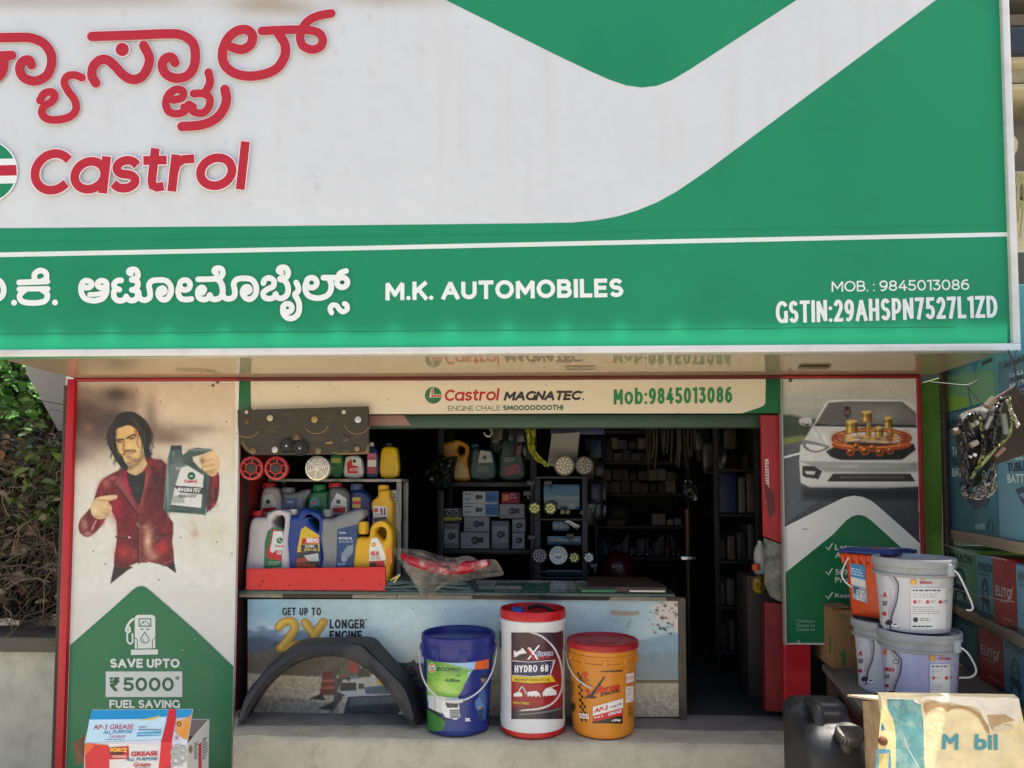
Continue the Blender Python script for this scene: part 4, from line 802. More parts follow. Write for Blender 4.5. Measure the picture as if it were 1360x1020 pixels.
for k in range(70):
    a_ = rng.uniform(0, 6.28); r_ = rng.uniform(.72, 1.02); x, y = 540 + 205 * r_ * math.cos(a_), 408 + 56 * r_ * math.sin(a_); cv.ell(*Z((x, y))[0], rng.uniform(.5, 1.5), rng.uniform(.4, 1.1), [(236, 150, 70), (90, 30, 14), (206, 96, 40), (246, 190, 110)][k % 4], alpha=.75)
for k in range(40): cv.line(Z((rng.uniform(380, 700), rng.uniform(380, 430)), (rng.uniform(380, 700), rng.uniform(380, 430))), .7, [(120, 50, 20), (226, 160, 80), (60, 26, 16)][k % 3], alpha=.5)
piston(405, 312, 62, 60); piston(487, 264, 54, 50); piston(604, 294, 42, 48); piston(556, 344, 44, 50)
for x, y in ((420, 396), (440, 404), (512, 396), (545, 404), (600, 410), (660, 404)): cv.glow(*Z((x, y))[0], 4, 3, (226, 180, 80), .8)
pol([(240, 760), (640, 760), (640, 900), (240, 900)], (60, 62, 64), soft=10, alpha=.2); cv.noise(3, 1)
edge_ok = lambda px, py: ex(y0w, py, Yp) <= px < ex(y1w - .003, py, Yp)
cv.build(plane(Yp + .001), 'printed_picture', pr, gain=1.28, mask=edge_ok)
A = Art(plane(Yp + .001), lift=.002, rough=.38)
e0 = lambda py: ex(y0w + .002, py, Yp); e1 = lambda py: ex(y1w - .002, py, Yp)
A.poly([(e0(700), 700), (1112, 665), (1122, 660.5), (1134, 658.4), (1146, 660), (1156, 664.5), (1166, 672), (1200, 702), (e1(725), 722), (e1(852), 853), (e0(852), 854)], (222, 222, 217))
A.poly([(e0(761), 761), (1106, 710), (1124, 691), (1132, 685.5), (1140, 683.5), (1149, 685.5), (1158, 692), (1200, 730), (e1(750), 750), (e1(852), 853), (e0(852), 854)], (18, 104, 62))
WH2 = (206, 212, 206)
for y, t1, t2 in ((722, 'Latest', 'API SP'), (755, '50% Better', 'Protection'), (787, 'Ready', None)):
    A.stroke([(1097.5, y + 5), (1100, y + 8.5), (1105.5, y)], 1.7, WH2, smooth=1); A.text(t1, [(1109, y + 1), (1109 + len(t1) * 5.6, y + 8.5)], WH2, bold=.015)
    if t2: A.text(t2, [(1109, y + 11.5), (1109 + len(t2) * 5.6, y + 19)], WH2, bold=.015)
for k, t in enumerate(('*Delivers', 'Tested on', 'Tested on')): A.text(t, [(1057, 822.5 + k * 5.6), (1082, 826.8 + k * 5.6)], (150, 176, 158), bold=.0)
A.circ(1061, 852, 2.2, (150, 146, 130), n=12); A.greek(1066, 702, 1074, 705, 1, (120, 120, 110))
A.build('printed_graphics', pr)
m = MB(); screw(m, 1049.5, 505.5, Yp, .008); m.build('screw', pr)
# ------------------------------------------------------------------ counter
CT = CAMZ - .485
ct = thing('shop_counter', 'worn shop counter with a faded landscape banner front and tiled top', 'counter', (PY(610, 900, Yb).x, 3.55, LEDGE))
bx0, bx1 = PY(329, 870, Yb).x, PY(903, 870, Yb).x
zb1 = PY(600, 795.5, Yb).z
wood = M((96, 80, 62), rough=.75, var=.3, vs=12, bump=.3, bs=50, sc=(1, 8, 8), dirt=.5, dirtc=(52, 44, 36), ds=9)
m = MB(); m.box(((bx0 + bx1) / 2, (Yb + 3.76) / 2 + .008, (LEDGE + CT - .03) / 2), (bx1 - bx0, 3.75 - Yb, CT - .03 - LEDGE), M((60, 54, 48), rough=.8), bev=.002); m.build('body', ct)
m = MB(); ctx1 = PY(897, 787, 3.32).x
m.box(((inL + ctx1) / 2 + .002, (3.335 + 3.76) / 2, CT - .007), (ctx1 - inL, 3.76 - 3.335, .014), M((66, 84, 76), rough=.3, var=.3, vs=14, spec=.6, dirt=.25, dirtc=(84, 80, 70)), bev=.002); top_ = m.build('countertop', ct)
# pale and green tiles showing through the glass
A = Art(lambda px, py, l=0: PZ(px, py, CT + l), lift=.0012, rough=.3, var=.25, vs=15, spec=.6)
for j in range(4):
    ya, yb = 3.35 + j * .1, 3.35 + (j + 1) * .1 - .004
    for i in range(18):
        xa = inL + .02 + i * .125
        if xa + .12 > ctx1: continue
        c = ((52, 116, 90), (190, 198, 190), (112, 142, 126), (160, 176, 166))[(i * 2 + j * 3 + (i * j) % 3) % 4]
        A.l += A.st; A.mb.add([(xa, ya, CT + .0012), (xa + .12, ya, CT + .0012), (xa + .12, yb, CT + .0012), (xa, yb, CT + .0012)], [[0, 1, 2, 3]], A.mat(c))
A.build('tile_pattern', ct)
m = MB(); x = inL; rr = random.Random(11)     # strip of mixed offcuts under the top edge
cols = [(96, 70, 52), (52, 40, 34), (120, 108, 92), (74, 60, 50), (150, 138, 122), (60, 50, 44)]
while x < bx1 - .02:
    L = min(rr.uniform(.08, .35), bx1 - x); m.box((x + L / 2, Yb + .004, (CT - .015 + zb1) / 2), (L - .003, .03, CT - .017 - zb1), M(rr.choice(cols), rough=.75, var=.3, vs=20), bev=.001); x += L
m.build('edge_strip', ct)
m = MB(); pa, pb = PY(901, 870, Yb).x, PY(911, 870, Yb).x; m.box(((pa + pb) / 2, Yb + .02, (LEDGE + CT - .02) / 2), (pb - pa, .06, CT - .02 - LEDGE), M((92, 82, 68), rough=.7, var=.3, vs=8, dirt=.6, dirtc=(44, 36, 28), ds=10), bev=.004); m.build('corner_post', ct)
# banner picture
PBn = plane(Yb + .002)
cv = Canvas(329, 796, 903, 952, 1.25)
cv.vgrad([(796, (154, 180, 184)), (815, (168, 190, 190)), (840, (184, 200, 196)), (870, (192, 203, 195)), (900, (176, 180, 172)), (906, (150, 144, 128)), (912, (184, 174, 154)), (952, (172, 162, 142))])
cv.glow(340, 812, 60, 24, (96, 140, 170), .6); cv.glow(700, 806, 160, 14, (168, 190, 194), .7); cv.glow(560, 830, 80, 18, (186, 208, 210), .5)
for k in range(24): cv.glow(rng.uniform(640, 900), rng.uniform(800, 850), rng.uniform(10, 40), rng.uniform(3, 9), (150, 180, 186), .3)
Z = zm(300, 760, .255); pol = lambda pts, c, **k: cv.poly(Z(*pts), c, **k)
pol([(110, 300), (190, 280), (260, 300), (330, 320), (400, 300), (460, 330), (560, 380), (700, 420), (700, 560), (110, 560)], (98, 118, 138), soft=5); pol([(110, 345), (180, 330), (260, 355), (330, 380), (420, 400), (420, 480), (110, 480)], (66, 78, 96), soft=6); cv.noise(4, 5, 329, 838, 460, 870)
for x, y in ((150, 300), (230, 292), (300, 318)): cv.glow(*Z((x, y))[0], 7, 2.6, (190, 204, 212), .7)
pol([(110, 420), (260, 400), (420, 410), (700, 440), (760, 540), (110, 545)], (92, 84, 74), soft=5); cv.noise(5, 2, 329, 862, 500, 900)
pol([(110, 525), (260, 535), (500, 545), (620, 560), (620, 750), (110, 750)], (176, 162, 142), soft=3); pol([(110, 640), (420, 660), (560, 690), (620, 750), (110, 750)], (138, 132, 120), soft=6)
cv.noise(13, 1.6, 329, 898, 470, 952); cv.noise(9, 3, 329, 898, 470, 952)
# gear, trucks and people printed on the banner
for pts, c in (([(505, 520), (580, 512), (575, 640), (488, 640)], (92, 36, 30)), ([(500, 560), (570, 556), (568, 572), (498, 576)], (150, 70, 50)), ([(500, 596), (566, 594), (562, 608), (496, 610)], (150, 62, 48)), ([(430, 660), (500, 630), (520, 668)], (44, 42, 40)), ([(478, 712), (560, 670), (580, 700), (540, 716)], (40, 42, 44)), ([(560, 540), (640, 530), (650, 600), (545, 740), (570, 620)], (56, 60, 60)), ([(610, 560), (760, 550), (880, 560), (890, 640), (640, 650), (580, 620)], (176, 178, 178)), ([(600, 575), (680, 575), (680, 615), (590, 620)], (48, 50, 54)), ([(690, 580), (720, 580), (720, 606), (690, 608)], (58, 60, 62)), ([(640, 645), (880, 635), (900, 700), (930, 750), (605, 750), (618, 690)], (52, 58, 66)), ([(650, 655), (870, 648), (880, 680), (640, 700)], (84, 92, 102)), ([(720, 600), (860, 585), (890, 620), (860, 635), (730, 635)], (70, 88, 108)), ([(775, 515), (820, 510), (850, 590), (790, 590), (780, 560)], (190, 160, 92)), ([(760, 500), (800, 500), (800, 545), (766, 548)], (206, 204, 200)), ([(640, 490), (680, 476), (690, 520), (650, 524)], (150, 50, 44)), ([(690, 500), (740, 490), (750, 545), (690, 548)], (48, 44, 44)), ([(600, 500), (640, 500), (640, 545), (590, 545)], (96, 84, 74)), ([(560, 495), (596, 480), (600, 540), (560, 540)], (74, 66, 60)), ([(880, 470), (1160, 478), (1160, 750), (930, 750), (890, 640)], (70, 78, 78)), ([(900, 560), (1160, 560), (1160, 620), (920, 625)], (40, 44, 46)), ([(930, 640), (1040, 640), (1040, 740), (930, 740)], (58, 92, 88)), ([(958, 495), (990, 490), (998, 545), (956, 548)], (34, 36, 42)), ([(895, 740), (925, 704), (945, 750)], (176, 200, 196))): pol(pts, c, soft=1.4)
cv.ell(*Z((977, 470))[0], 2.6, 3.4, (70, 50, 44)); cv.ell(*Z((655, 470))[0], 3, 3.4, (150, 60, 50)); cv.ell(*Z((712, 485))[0], 2.6, 3, (50, 40, 38))
for k in range(60): cv.ell(rng.uniform(440, 660), rng.uniform(880, 903), rng.uniform(.8, 3), rng.uniform(.8, 3), [(150, 60, 50), (60, 56, 54), (190, 186, 180), (70, 90, 80), (110, 84, 66)][k % 5], alpha=.8)
for k in range(50): cv.ell(rng.uniform(530, 660), rng.uniform(900, 948), rng.uniform(1, 6), rng.uniform(.6, 3), [(40, 44, 46), (90, 98, 96), (60, 96, 84), (36, 36, 38)][k % 4], alpha=.6)
cv.line(Z((610, 650), (640, 645), (880, 635)), 1.2, (200, 204, 204)); cv.line(Z((606, 745), (628, 660)), 1, (196, 200, 200)); cv.noise(4, 1.3, 440, 870, 680, 952)
# right part of the banner: blue hills, shore line, grass, peeling corner
cv.poly([(800, 862), (850, 850), (903, 838), (903, 884), (800, 884)], (112, 142, 158), soft=8, alpha=.8); cv.poly([(820, 876), (870, 866), (903, 868), (903, 902), (820, 902)], (124, 142, 146), soft=5); cv.poly([(845, 903), (903, 903), (903, 907), (845, 907)], (92, 64, 46), soft=1.5, alpha=.9); cv.poly([(845, 908), (903, 908), (903, 952), (845, 952)], (176, 166, 142), soft=2); cv.noise(16, 1.2, 846, 922, 903, 952); cv.noise(8, 3, 846, 908, 903, 952)
cv.poly([(811, 810), (830, 812), (849, 811), (849, 816), (838, 818), (812, 817)], (160, 142, 122)); 
for p in ([(866, 803), (880, 800), (903, 797), (903, 842), (896, 840), (890, 826), (878, 828), (870, 818)],): cv.poly(p, (196, 186, 172), soft=1.5)
for k in range(34): cv.poly([(a, b) for a, b in [(lambda x, y, s: [(x - s, y), (x, y - s * .6), (x + s, y + .4), (x + s * .3, y + s * .7)])(rng.uniform(864, 902), rng.uniform(799, 842), rng.uniform(1, 4))][0]], [(74, 58, 44), (120, 100, 80), (160, 146, 128), (60, 72, 78)][k % 4], soft=1)
for k in range(40): cv.ell(rng.uniform(335, 900), rng.uniform(798, 870), rng.uniform(.4, 1.1), rng.uniform(.4, 1.0), (84, 92, 90), alpha=.7)
cv.line([(832, 834), (838, 824)], 1.4, (120, 140, 146)); cv.noise(3, 5); cv.noise(2, 1)
def okb(px, py): return ex(bx0, py, Yb) <= px and px < ex(bx1, py, Yb) and py < 960
cv.build(PBn, 'printed_banner', ct, mat_kw=dict(rough=.4, dirt=.2, dirtc=(150, 142, 126), ds=7), gain=1.22)
A = Art(PBn, lift=.0015, rough=.4)
A.sfont('GET UP TO', [Z((293, 184))[0], Z((496, 225))[0]], (30, 30, 30), wt=.2, track=.12); A.sfont('LONGER', [Z((540, 245))[0], Z((723, 293))[0]], (28, 28, 28), wt=.2, track=.12); A.circ(*Z((731, 247))[0], 1.1, (28, 28, 28), n=8); A.sfont('ENGINE', [Z((540, 304))[0], Z((708, 352))[0]], (28, 28, 28), wt=.2, track=.12)
YE = (204, 158, 52)
for w_, c in ((11.5, (150, 104, 40)), (10, YE), (4.5, (222, 182, 84))):
    dx = 0 if w_ > 5 else -6
    A.stroke(Z((275 + dx, 285), (300 + dx, 262), (340 + dx, 256), (360 + dx, 285), (340 + dx, 325), (290 + dx, 390)), w_, c, smooth=5)
    if w_ > 5: A.stroke(Z((282, 394), (380, 376)), w_, c, smooth=1)
    A.stroke(Z((412 + dx, 262), (458 + dx, 325)), w_, c, smooth=1); A.stroke(Z((508 + dx, 260), (462 + dx, 330), (450 + dx, 400)), w_, c, smooth=4)
A.build('printed_lettering', ct)
# board lying on the counter's right end
m = MB(); a0, a1 = PZ(780, 780, CT + .03), PZ(893, 787, CT + .03)
wb = thing('wooden_board', 'flat brown wooden board lying on the right end of the counter', 'board', (a0.x + .2, 3.5, CT))
m.hexa([(a0.x, 3.36, CT + .003), (a1.x, 3.34, CT + .003), (a1.x, 3.34, CT + .026), (a0.x, 3.36, CT + .026)], [(a0.x + .02, 3.72, CT + .003), (a1.x - .03, 3.7, CT + .003), (a1.x - .03, 3.7, CT + .026), (a0.x + .02, 3.72, CT + .026)], M((74, 56, 44), rough=.65, var=.3, vs=9, sc=(1, 8, 4)))
m.build('plank', wb); m = MB(); m.box(((a0.x + a1.x) / 2 - .12, 3.336, CT + .011), ((a1.x - a0.x) * .45, .01, .012), M((36, 110, 70), rough=.5), bev=.001); m.box(((a0.x + a1.x) / 2 + .09, 3.336, CT + .012), ((a1.x - a0.x) * .45, .01, .008), M((196, 190, 178), rough=.5), bev=.001); m.build('edge_tape', wb)
# ------------------------------------------------------------------ pails on the step
BASE = LEDGE + .0045
plast = lambda c, **k: M(c, **{**dict(rough=.35, var=.08, vs=5, spec=.4, dirt=.26, dirtc=(110, 100, 88), ds=9, dthr=.56), **k})
wirem = M((206, 206, 202), rough=.4, var=.05)
Z3 = zm(540, 780, .25)
def bail(c, rx, ry, z0, drop, r, mat, name, parent, a0=0, a1=math.pi, n=28, grip=None, rot=0):
    pts = []
    for i in range(n + 1):
        t = a0 + (a1 - a0) * i / n; x, y = rx * math.cos(t), -ry * math.sin(t)
        pts.append((c.x + x * math.cos(rot) - y * math.sin(rot), c.y + x * math.sin(rot) + y * math.cos(rot), z0 - drop * max(math.sin(t), 0)**.85))
    m = MB(); m.tube(pts, r, mat, n=6)
    o = m.build(name, parent)
    if grip:
        k = n // 2; g = MB(); g.tube(pts[k - 2:k + 3], r * 2.2, mat, n=8); g.build('grip', o)
    return o
# blue pail
c = PY(608.5, 900, 3.2); c = Vector((c.x, c.y, BASE))
b1 = thing('oil_pail', 'blue lidded plastic pail with a white truck on its green and blue print', 'pail', c)
BL = (34, 40, 118)
m = MB(); m.lathe([(.112, 0), (.122, .003), (.127, .014), (.1455, .3), (.1455, .302), (.03, .302)], c, plast((28, 46, 120))); m.build('body', b1)
m = MB(); m.lathe([(.147, .3), (.1485, .302), (.151, .335), (.1525, .36), (.155, .362), (.156, .378), (.1545, .392), (.149, .396), (.144, .392), (.141, .374), (.05, .371), (0, .372)], c, plast(BL, rough=.32), n=64)
for k in range(8):
    a = k * math.pi / 4 + .25; m.box(None, (.034, .006, .05), plast(BL, rough=.32), M4=Matrix.Translation(c + Vector((.1505 * math.cos(a), .1505 * math.sin(a), .326))) @ Matrix.Rotation(a + math.pi / 2, 4, 'Z'), bev=.002)
lid = m.build('lid', b1)
m = MB(); m.add([(c.x - .1, c.y - .03, c.z + .3745), (c.x - .02, c.y - .05, c.z + .3745), (c.x - .015, c.y - .046, c.z + .379), (c.x - .03, c.y - .01, c.z + .3745)], [[0, 1, 2, 3]], plast((60, 64, 130))); m.build('pull_tab', lid)
mp = cone(c, c.z + .014, .127, c.z + .3, .1455)
cv = Canvas(567, 872, 649.5, 971, .75); pol = lambda pts, cc, **k: cv.poly(Z3(*pts), cc, **k)
cv.fill((30, 48, 128)); pol([(80, 360), (470, 360), (470, 380), (350, 440), (280, 560), (80, 580)], (150, 190, 226)); pol([(80, 370), (330, 440), (300, 540), (260, 600), (80, 600)], (120, 170, 70)); pol([(80, 470), (330, 470), (300, 520), (270, 578), (80, 570)], (132, 188, 76), soft=6); pol([(90, 560), (80, 510), (200, 500), (280, 560)], (166, 200, 100), soft=8)
pol([(100, 372), (200, 400), (350, 440), (280, 470), (100, 420)], (104, 160, 66), soft=5); pol([(375, 365), (450, 352), (450, 430), (360, 438)], (222, 96, 34)); pol([(450, 350), (450, 440), (360, 440), (280, 580), (200, 750), (460, 750), (470, 400)], (30, 46, 122)); pol([(80, 640), (150, 660), (210, 700), (190, 770), (80, 760)], (54, 120, 52), soft=2)
pol([(112, 572), (190, 580), (186, 672), (116, 640)], (212, 216, 214)); pol([(190, 582), (276, 586), (284, 690), (262, 704), (205, 690), (186, 660)], (226, 228, 226)); pol([(206, 612), (276, 616), (272, 640), (214, 640)], (60, 64, 72)); pol([(228, 650), (280, 648), (280, 694), (232, 696)], (110, 118, 124)); pol([(116, 640), (186, 672), (190, 700), (120, 655)], (40, 44, 44)); pol([(190, 690), (232, 700), (210, 712), (190, 704)], (36, 38, 40)); cv.line(Z3((150, 578), (150, 655)), .8, (150, 156, 156))
for y in (660, 670, 680): cv.line(Z3((234, y), (278, y - 2)), .6, (190, 196, 196))
pol([(384, 560), (400, 540), (416, 545), (424, 600), (420, 700), (385, 712), (380, 650)], (60, 96, 150)); cv.ell(*Z3((408, 488))[0], 3.2, 5, (168, 128, 104)); cv.ell(*Z3((408, 474))[0], 3.4, 2.6, (54, 38, 34)); pol([(362, 610), (384, 580), (420, 640), (372, 652)], (92, 130, 176)); pol([(384, 640), (408, 640), (404, 708), (384, 712)], (46, 60, 96)); cv.ell(*Z3((390, 640))[0], 2, 2, (190, 140, 110))
cv.noise(2.5, 1.5); cv.build(mp, 'printed_label', b1, lift=.0008, mat_kw=dict(rough=.3))
A = Art(mp, lift=.0018, rough=.3, cur=4)
A.circ(*Z3((134, 428))[0], 4.5, (226, 226, 222), ry=6.4); A.circ(*Z3((134, 428))[0], 3.9, (214, 84, 32), ry=5.8); A.rect(*Z3((119, 422))[0], *Z3((149, 436))[0], (226, 226, 222), 3); A.text('Gulf', [Z3((121, 423))[0], Z3((147, 434))[0]], (30, 50, 120), bold=.04)
A.text('ECOPRO', [Z3((160, 424))[0], Z3((288, 430))[0], Z3((286, 448))[0], Z3((160, 444))[0]], (26, 70, 60), bold=.02, shear=.2); A.text('AdBlue', [Z3((203, 485))[0], Z3((283, 486))[0], Z3((282, 504))[0], Z3((203, 502))[0]], (30, 76, 70), bold=.02); A.stroke(Z3((266, 470), (276, 472), (286, 464)), .9, (30, 76, 70)); A.text('20L', [Z3((310, 694))[0], Z3((342, 712))[0]], (220, 224, 226), bold=.04)
A.build('label_lettering', b1)
bail(c, .162, .156, c.z + .335, .185, .0034, wirem, 'wire_handle', b1, grip=True)
for s_ in (-1, 1):
    m = MB(); m.box((c.x + s_ * .154, c.y, c.z + .333), (.014, .03, .03), plast(BL)); m.build('handle_lug', b1)
# white drum with red ends
c = PY(707.5, 900, 3.2); c = Vector((c.x, c.y, BASE))
b2 = thing('oil_drum', 'tall white hydraulic oil drum with red rim and dark red label', 'drum', c)
RDp = plast((184, 26, 28), rough=.34)
m = MB(); m.lathe([(.128, .004), (.1345, .022), (.1365, .05), (.1345, .062), (.1345, .44), (.137, .446), (.137, .458), (.134, .462)], c, plast((212, 214, 214), rough=.3, dirt=.3, dirtc=(150, 144, 134), ds=6), n=64, cap=False); m.build('body', b2)
m = MB(); m.lathe([(.12, 0), (.13, .001), (.1345, .006), (.1352, .02), (.134, .026)], c, RDp, n=64); m.build('base_ring', b2)
m = MB(); m.lathe([(.135, .462), (.138, .464), (.1385, .472), (.1375, .494), (.1345, .5), (.131, .498), (.1285, .478), (.06, .474), (0, .474)], c, RDp, n=64)
l2 = m.build('lid', b2)
m = MB(); m.tube([(c.x - .02, c.y + .06, c.z + .487), (c.x + .02, c.y + .05, c.z + .5), (c.x + .055, c.y + .02, c.z + .496), (c.x + .085, c.y - .02, c.z + .486)], .009, M((26, 26, 28), rough=.4), n=8); m.build('carry_strap', b2)
m = MB(); m.lathe([(.026, .474), (.028, .486), (.024, .5), (.02, .502), (0, .5)], c + Vector((-.065, -.015, 0)), plast((30, 84, 170), rough=.25), n=20); m.build('spout_cap', b2)
m = MB(); m.ball(c + Vector((.079, -.1105, .478)), (.005, .004, .006), M((20, 10, 10))); m.build('rivet', b2)
mp = cone(c, c.z + .06, .1345, c.z + .44, .1345)
A = Art(mp, lift=.0014, rough=.32, cur=4)
cv = Canvas(679, 840, 747.5, 955, .75); pol = lambda pts, cc, **k: cv.poly(Z3(*pts), cc, **k)
cv.vgrad([(840, (52, 34, 42)), (868, (76, 34, 44)), (885, (124, 30, 40)), (905, (160, 28, 34)), (935, (150, 26, 34)), (945, (70, 34, 46)), (955, (44, 40, 50))])
cv.noise(5, 2); pol([(655, 240), (720, 260), (790, 330), (830, 440), (840, 560), (810, 640), (760, 680), (840, 690), (850, 230)], (60, 44, 56), soft=2)
cv.line(Z3((655, 238), (720, 262), (780, 318), (815, 390), (828, 470), (824, 540), (800, 590), (760, 626), (700, 646), (620, 654), (580, 668)), 2.4, (220, 214, 214), sm=4)
pol([(560, 655), (640, 660), (720, 655), (800, 640), (842, 610), (842, 690), (560, 686)], (50, 46, 56), soft=3); cv.line(Z3((600, 676), (700, 668), (780, 654), (836, 640)), 2, (120, 116, 124), sm=3); cv.glow(*Z3((820, 630))[0], 3, 4, (160, 50, 60), .8)
pol([(640, 240), (655, 238), (760, 290), (690, 300)], (90, 60, 70), soft=10, alpha=.4)
pol([(578, 290), (596, 278), (606, 292), (602, 312), (580, 310)], (36, 30, 34)); pol([(568, 340), (590, 322), (618, 324), (640, 350), (600, 356), (572, 380)], (230, 226, 224)); pol([(568, 312), (600, 316), (612, 330), (580, 345)], (40, 34, 38)); pol([(572, 372), (610, 358), (640, 352), (620, 384), (580, 382)], (40, 34, 40))
cv.build(mp, 'printed_label', b2, lift=.0006, mat_kw=dict(rough=.32))
A.text('X', [Z3((640, 322))[0], Z3((712, 306))[0], Z3((700, 384))[0], Z3((640, 384))[0]], (232, 232, 232), bold=-.01); A.stroke(Z3((646, 330), (676, 380)), 2.2, (196, 40, 44), smooth=1); A.text('force', [Z3((687, 340))[0], Z3((778, 332))[0], Z3((778, 364))[0], Z3((688, 368))[0]], (216, 216, 222), bold=.09, shear=.25); A.text('force', [Z3((688, 342))[0], Z3((776, 334))[0], Z3((776, 362))[0], Z3((690, 366))[0]], (40, 50, 130), bold=.02, shear=.25); A.text('SPECIAL', [Z3((700, 368))[0], Z3((764, 364))[0], Z3((762, 378))[0], Z3((698, 380))[0]], (198, 60, 66), bold=.02, shear=.2)
A.poly(Z3((560, 388), (650, 396), (790, 386), (764, 470), (660, 476), (560, 468)), (216, 216, 220)); A.poly(Z3((560, 392), (650, 399), (783, 390), (760, 466), (660, 472), (560, 465)), (38, 38, 74)); A.sfont('HYDRO 68', [Z3((574, 415))[0], Z3((754, 411))[0], Z3((752, 448))[0], Z3((574, 453))[0]], (230, 230, 232), wt=.2)
A.poly(Z3((560, 470), (660, 478), (772, 468), (792, 502), (660, 510), (560, 500)), (216, 184, 34)); A.text('PREMIUM QUALITY OIL', [Z3((575, 485))[0], Z3((764, 485))[0], Z3((764, 501))[0], Z3((575, 501))[0]], (60, 34, 30), bold=.012)
WHb = (226, 220, 220)
def mach(pts): A.poly(Z3(*pts), WHb)
mach([(568, 566), (590, 556), (612, 560), (616, 580), (570, 580)]); A.stroke(Z3((596, 556), (612, 528), (628, 548), (636, 566)), 1.2, WHb, smooth=1); mach([(642, 556), (690, 550), (708, 566), (712, 582), (642, 580)]); mach([(722, 560), (738, 540), (770, 534), (796, 552), (796, 572), (724, 580)]); A.stroke(Z3((740, 540), (806, 518)), 1.1, WHb, smooth=1)
for x in (655, 676, 700, 732, 752, 780): A.circ(*Z3((x, 580))[0], 1.4, (150, 40, 46), n=10)
A.text('EXPORT POWER', [Z3((566, 606))[0], Z3((652, 610))[0], Z3((652, 624))[0], Z3((566, 620))[0]], (206, 180, 60), bold=.02)
A.poly(Z3((493, 225), (499, 240), (500, 330), (494, 320)), (36, 36, 40)); A.poly(Z3((770, 245), (832, 232), (834, 330), (815, 330)), (70, 36, 44))
A.build('label_lettering', b2)
# orange grease pail
c = PY(800.5, 900, 3.2); c = Vector((c.x, c.y, BASE))
b3 = thing('grease_pail', 'orange grease pail with a red lid and black chequered print', 'pail', c)
OR = (206, 130, 38); om = plast(OR, rough=.36, dirt=.22, dirtc=(150, 96, 40))
m = MB(); m.lathe([(.112, 0), (.1215, .002), (.126, .012), (.127, .02), (.1385, .275), (.1395, .276), (.141, .29), (.1475, .291), (.1475, .297), (.1415, .3), (.1415, .318), (.1465, .319), (.1465, .326), (.142, .329), (.143, .35), (.13, .35)], c, om, n=64)
for k in range(10):
    a = k * math.pi / 5 + .3; m.box(None, (.02, .012, .028), om, M4=Matrix.Translation(c + Vector((.142 * math.cos(a), .142 * math.sin(a), .305))) @ Matrix.Rotation(a + math.pi / 2, 4, 'Z'), bev=.002)
m.build('body', b3)
m = MB(); m.lathe([(.143, .346), (.1485, .348), (.15, .358), (.1488, .37), (.143, .374), (.138, .366), (.12, .364), (.118, .367), (.1, .367), (.098, .3645), (.06, .365), (.057, .368), (0, .368)], c, plast((168, 26, 36), rough=.4, dirt=.35, dirtc=(150, 80, 76), ds=8), n=64); m.build('lid', b3)
mp = cone(c, c.z + .02, .127, c.z + .275, .1385)
A = Art(mp, lift=.0008, rough=.36, cur=4)
BK = (30, 26, 26); RDt = (196, 24, 34); WHl = (226, 218, 212)
for j in range(15):
    y = 450 + j * 17.5; x = 906 + j * 1.2
    for i in range(3):
        if (i + j) % 2 == 0 and (i < 2 or j > 8): A.poly(Z3((x + i * 11, y), (x + i * 11 + 11, y + 3), (x + i * 11 + 13, y + 19), (x + i * 11 + 2, y + 16)), BK)
A.circ(*Z3((946, 464))[0], 4, RDt, n=18); A.stroke(Z3((938, 474), (944, 456), (952, 462), (956, 474)), .8, OR, smooth=1); A.greek(*Z3((924, 486))[0], *Z3((968, 504))[0], 2, (120, 60, 30))
A.poly(Z3((1022, 448), (1148, 440), (1148, 447), (1060, 452)), (60, 50, 44))
A.poly(Z3((945, 546), (962, 540), (978, 566), (1048, 474), (1056, 476), (992, 578), (1012, 584), (1000, 590), (980, 592), (962, 588), (968, 578), (952, 592), (942, 590), (966, 570)), BK); A.poly(Z3((945, 546), (962, 540), (980, 566), (972, 576)), RDt)
A.text('force', [Z3((1004, 528))[0], Z3((1132, 506))[0], Z3((1134, 542))[0], Z3((1008, 566))[0]], RDt, bold=.04, shear=.3); A.text('SPECIAL', [Z3((1028, 566))[0], Z3((1138, 540))[0], Z3((1136, 556))[0], Z3((1026, 582))[0]], BK, bold=.03, shear=.25)
A.poly(Z3((990, 636), (1150, 590), (1150, 640), (990, 684)), WHl); A.poly(Z3((990, 684), (1150, 640), (1150, 680), (990, 716)), RDt); A.poly(Z3((986, 716), (1148, 680), (1148, 724), (986, 722)), BK)
A.text('AP-3', [Z3((996, 644))[0], Z3((1070, 626))[0], Z3((1070, 650))[0], Z3((996, 668))[0]], RDt, bold=.04, shear=.2); A.text('Long Life', [Z3((1080, 634))[0], Z3((1142, 612))[0], Z3((1142, 626))[0], Z3((1080, 644))[0]], BK, bold=.02, shear=.2); A.text('GREASE', [Z3((1070, 668))[0], Z3((1146, 646))[0], Z3((1146, 664))[0], Z3((1070, 684))[0]], WHl, bold=.03, shear=.2); A.greek(*Z3((996, 690))[0], *Z3((1060, 704))[0], 1, WHl, skew=-.2); A.text('18kg.', [Z3((1090, 702))[0], Z3((1140, 696))[0], Z3((1140, 712))[0], Z3((1090, 718))[0]], WHl, bold=.03, shear=.2)
A.poly(Z3((916, 668), (966, 674), (970, 700), (920, 694)), WHl); A.text('NLGI 3', [Z3((922, 676))[0], Z3((962, 680))[0], Z3((964, 694))[0], Z3((924, 690))[0]], RDt, bold=.02)
A.poly(Z3((1166, 462), (1208, 452), (1208, 500), (1166, 508)), WHl); A.circ(*Z3((1175, 484))[0], 2, RDt, n=14, ry=3.2); A.greek(*Z3((1186, 470))[0], *Z3((1206, 494))[0], 3, RDt)
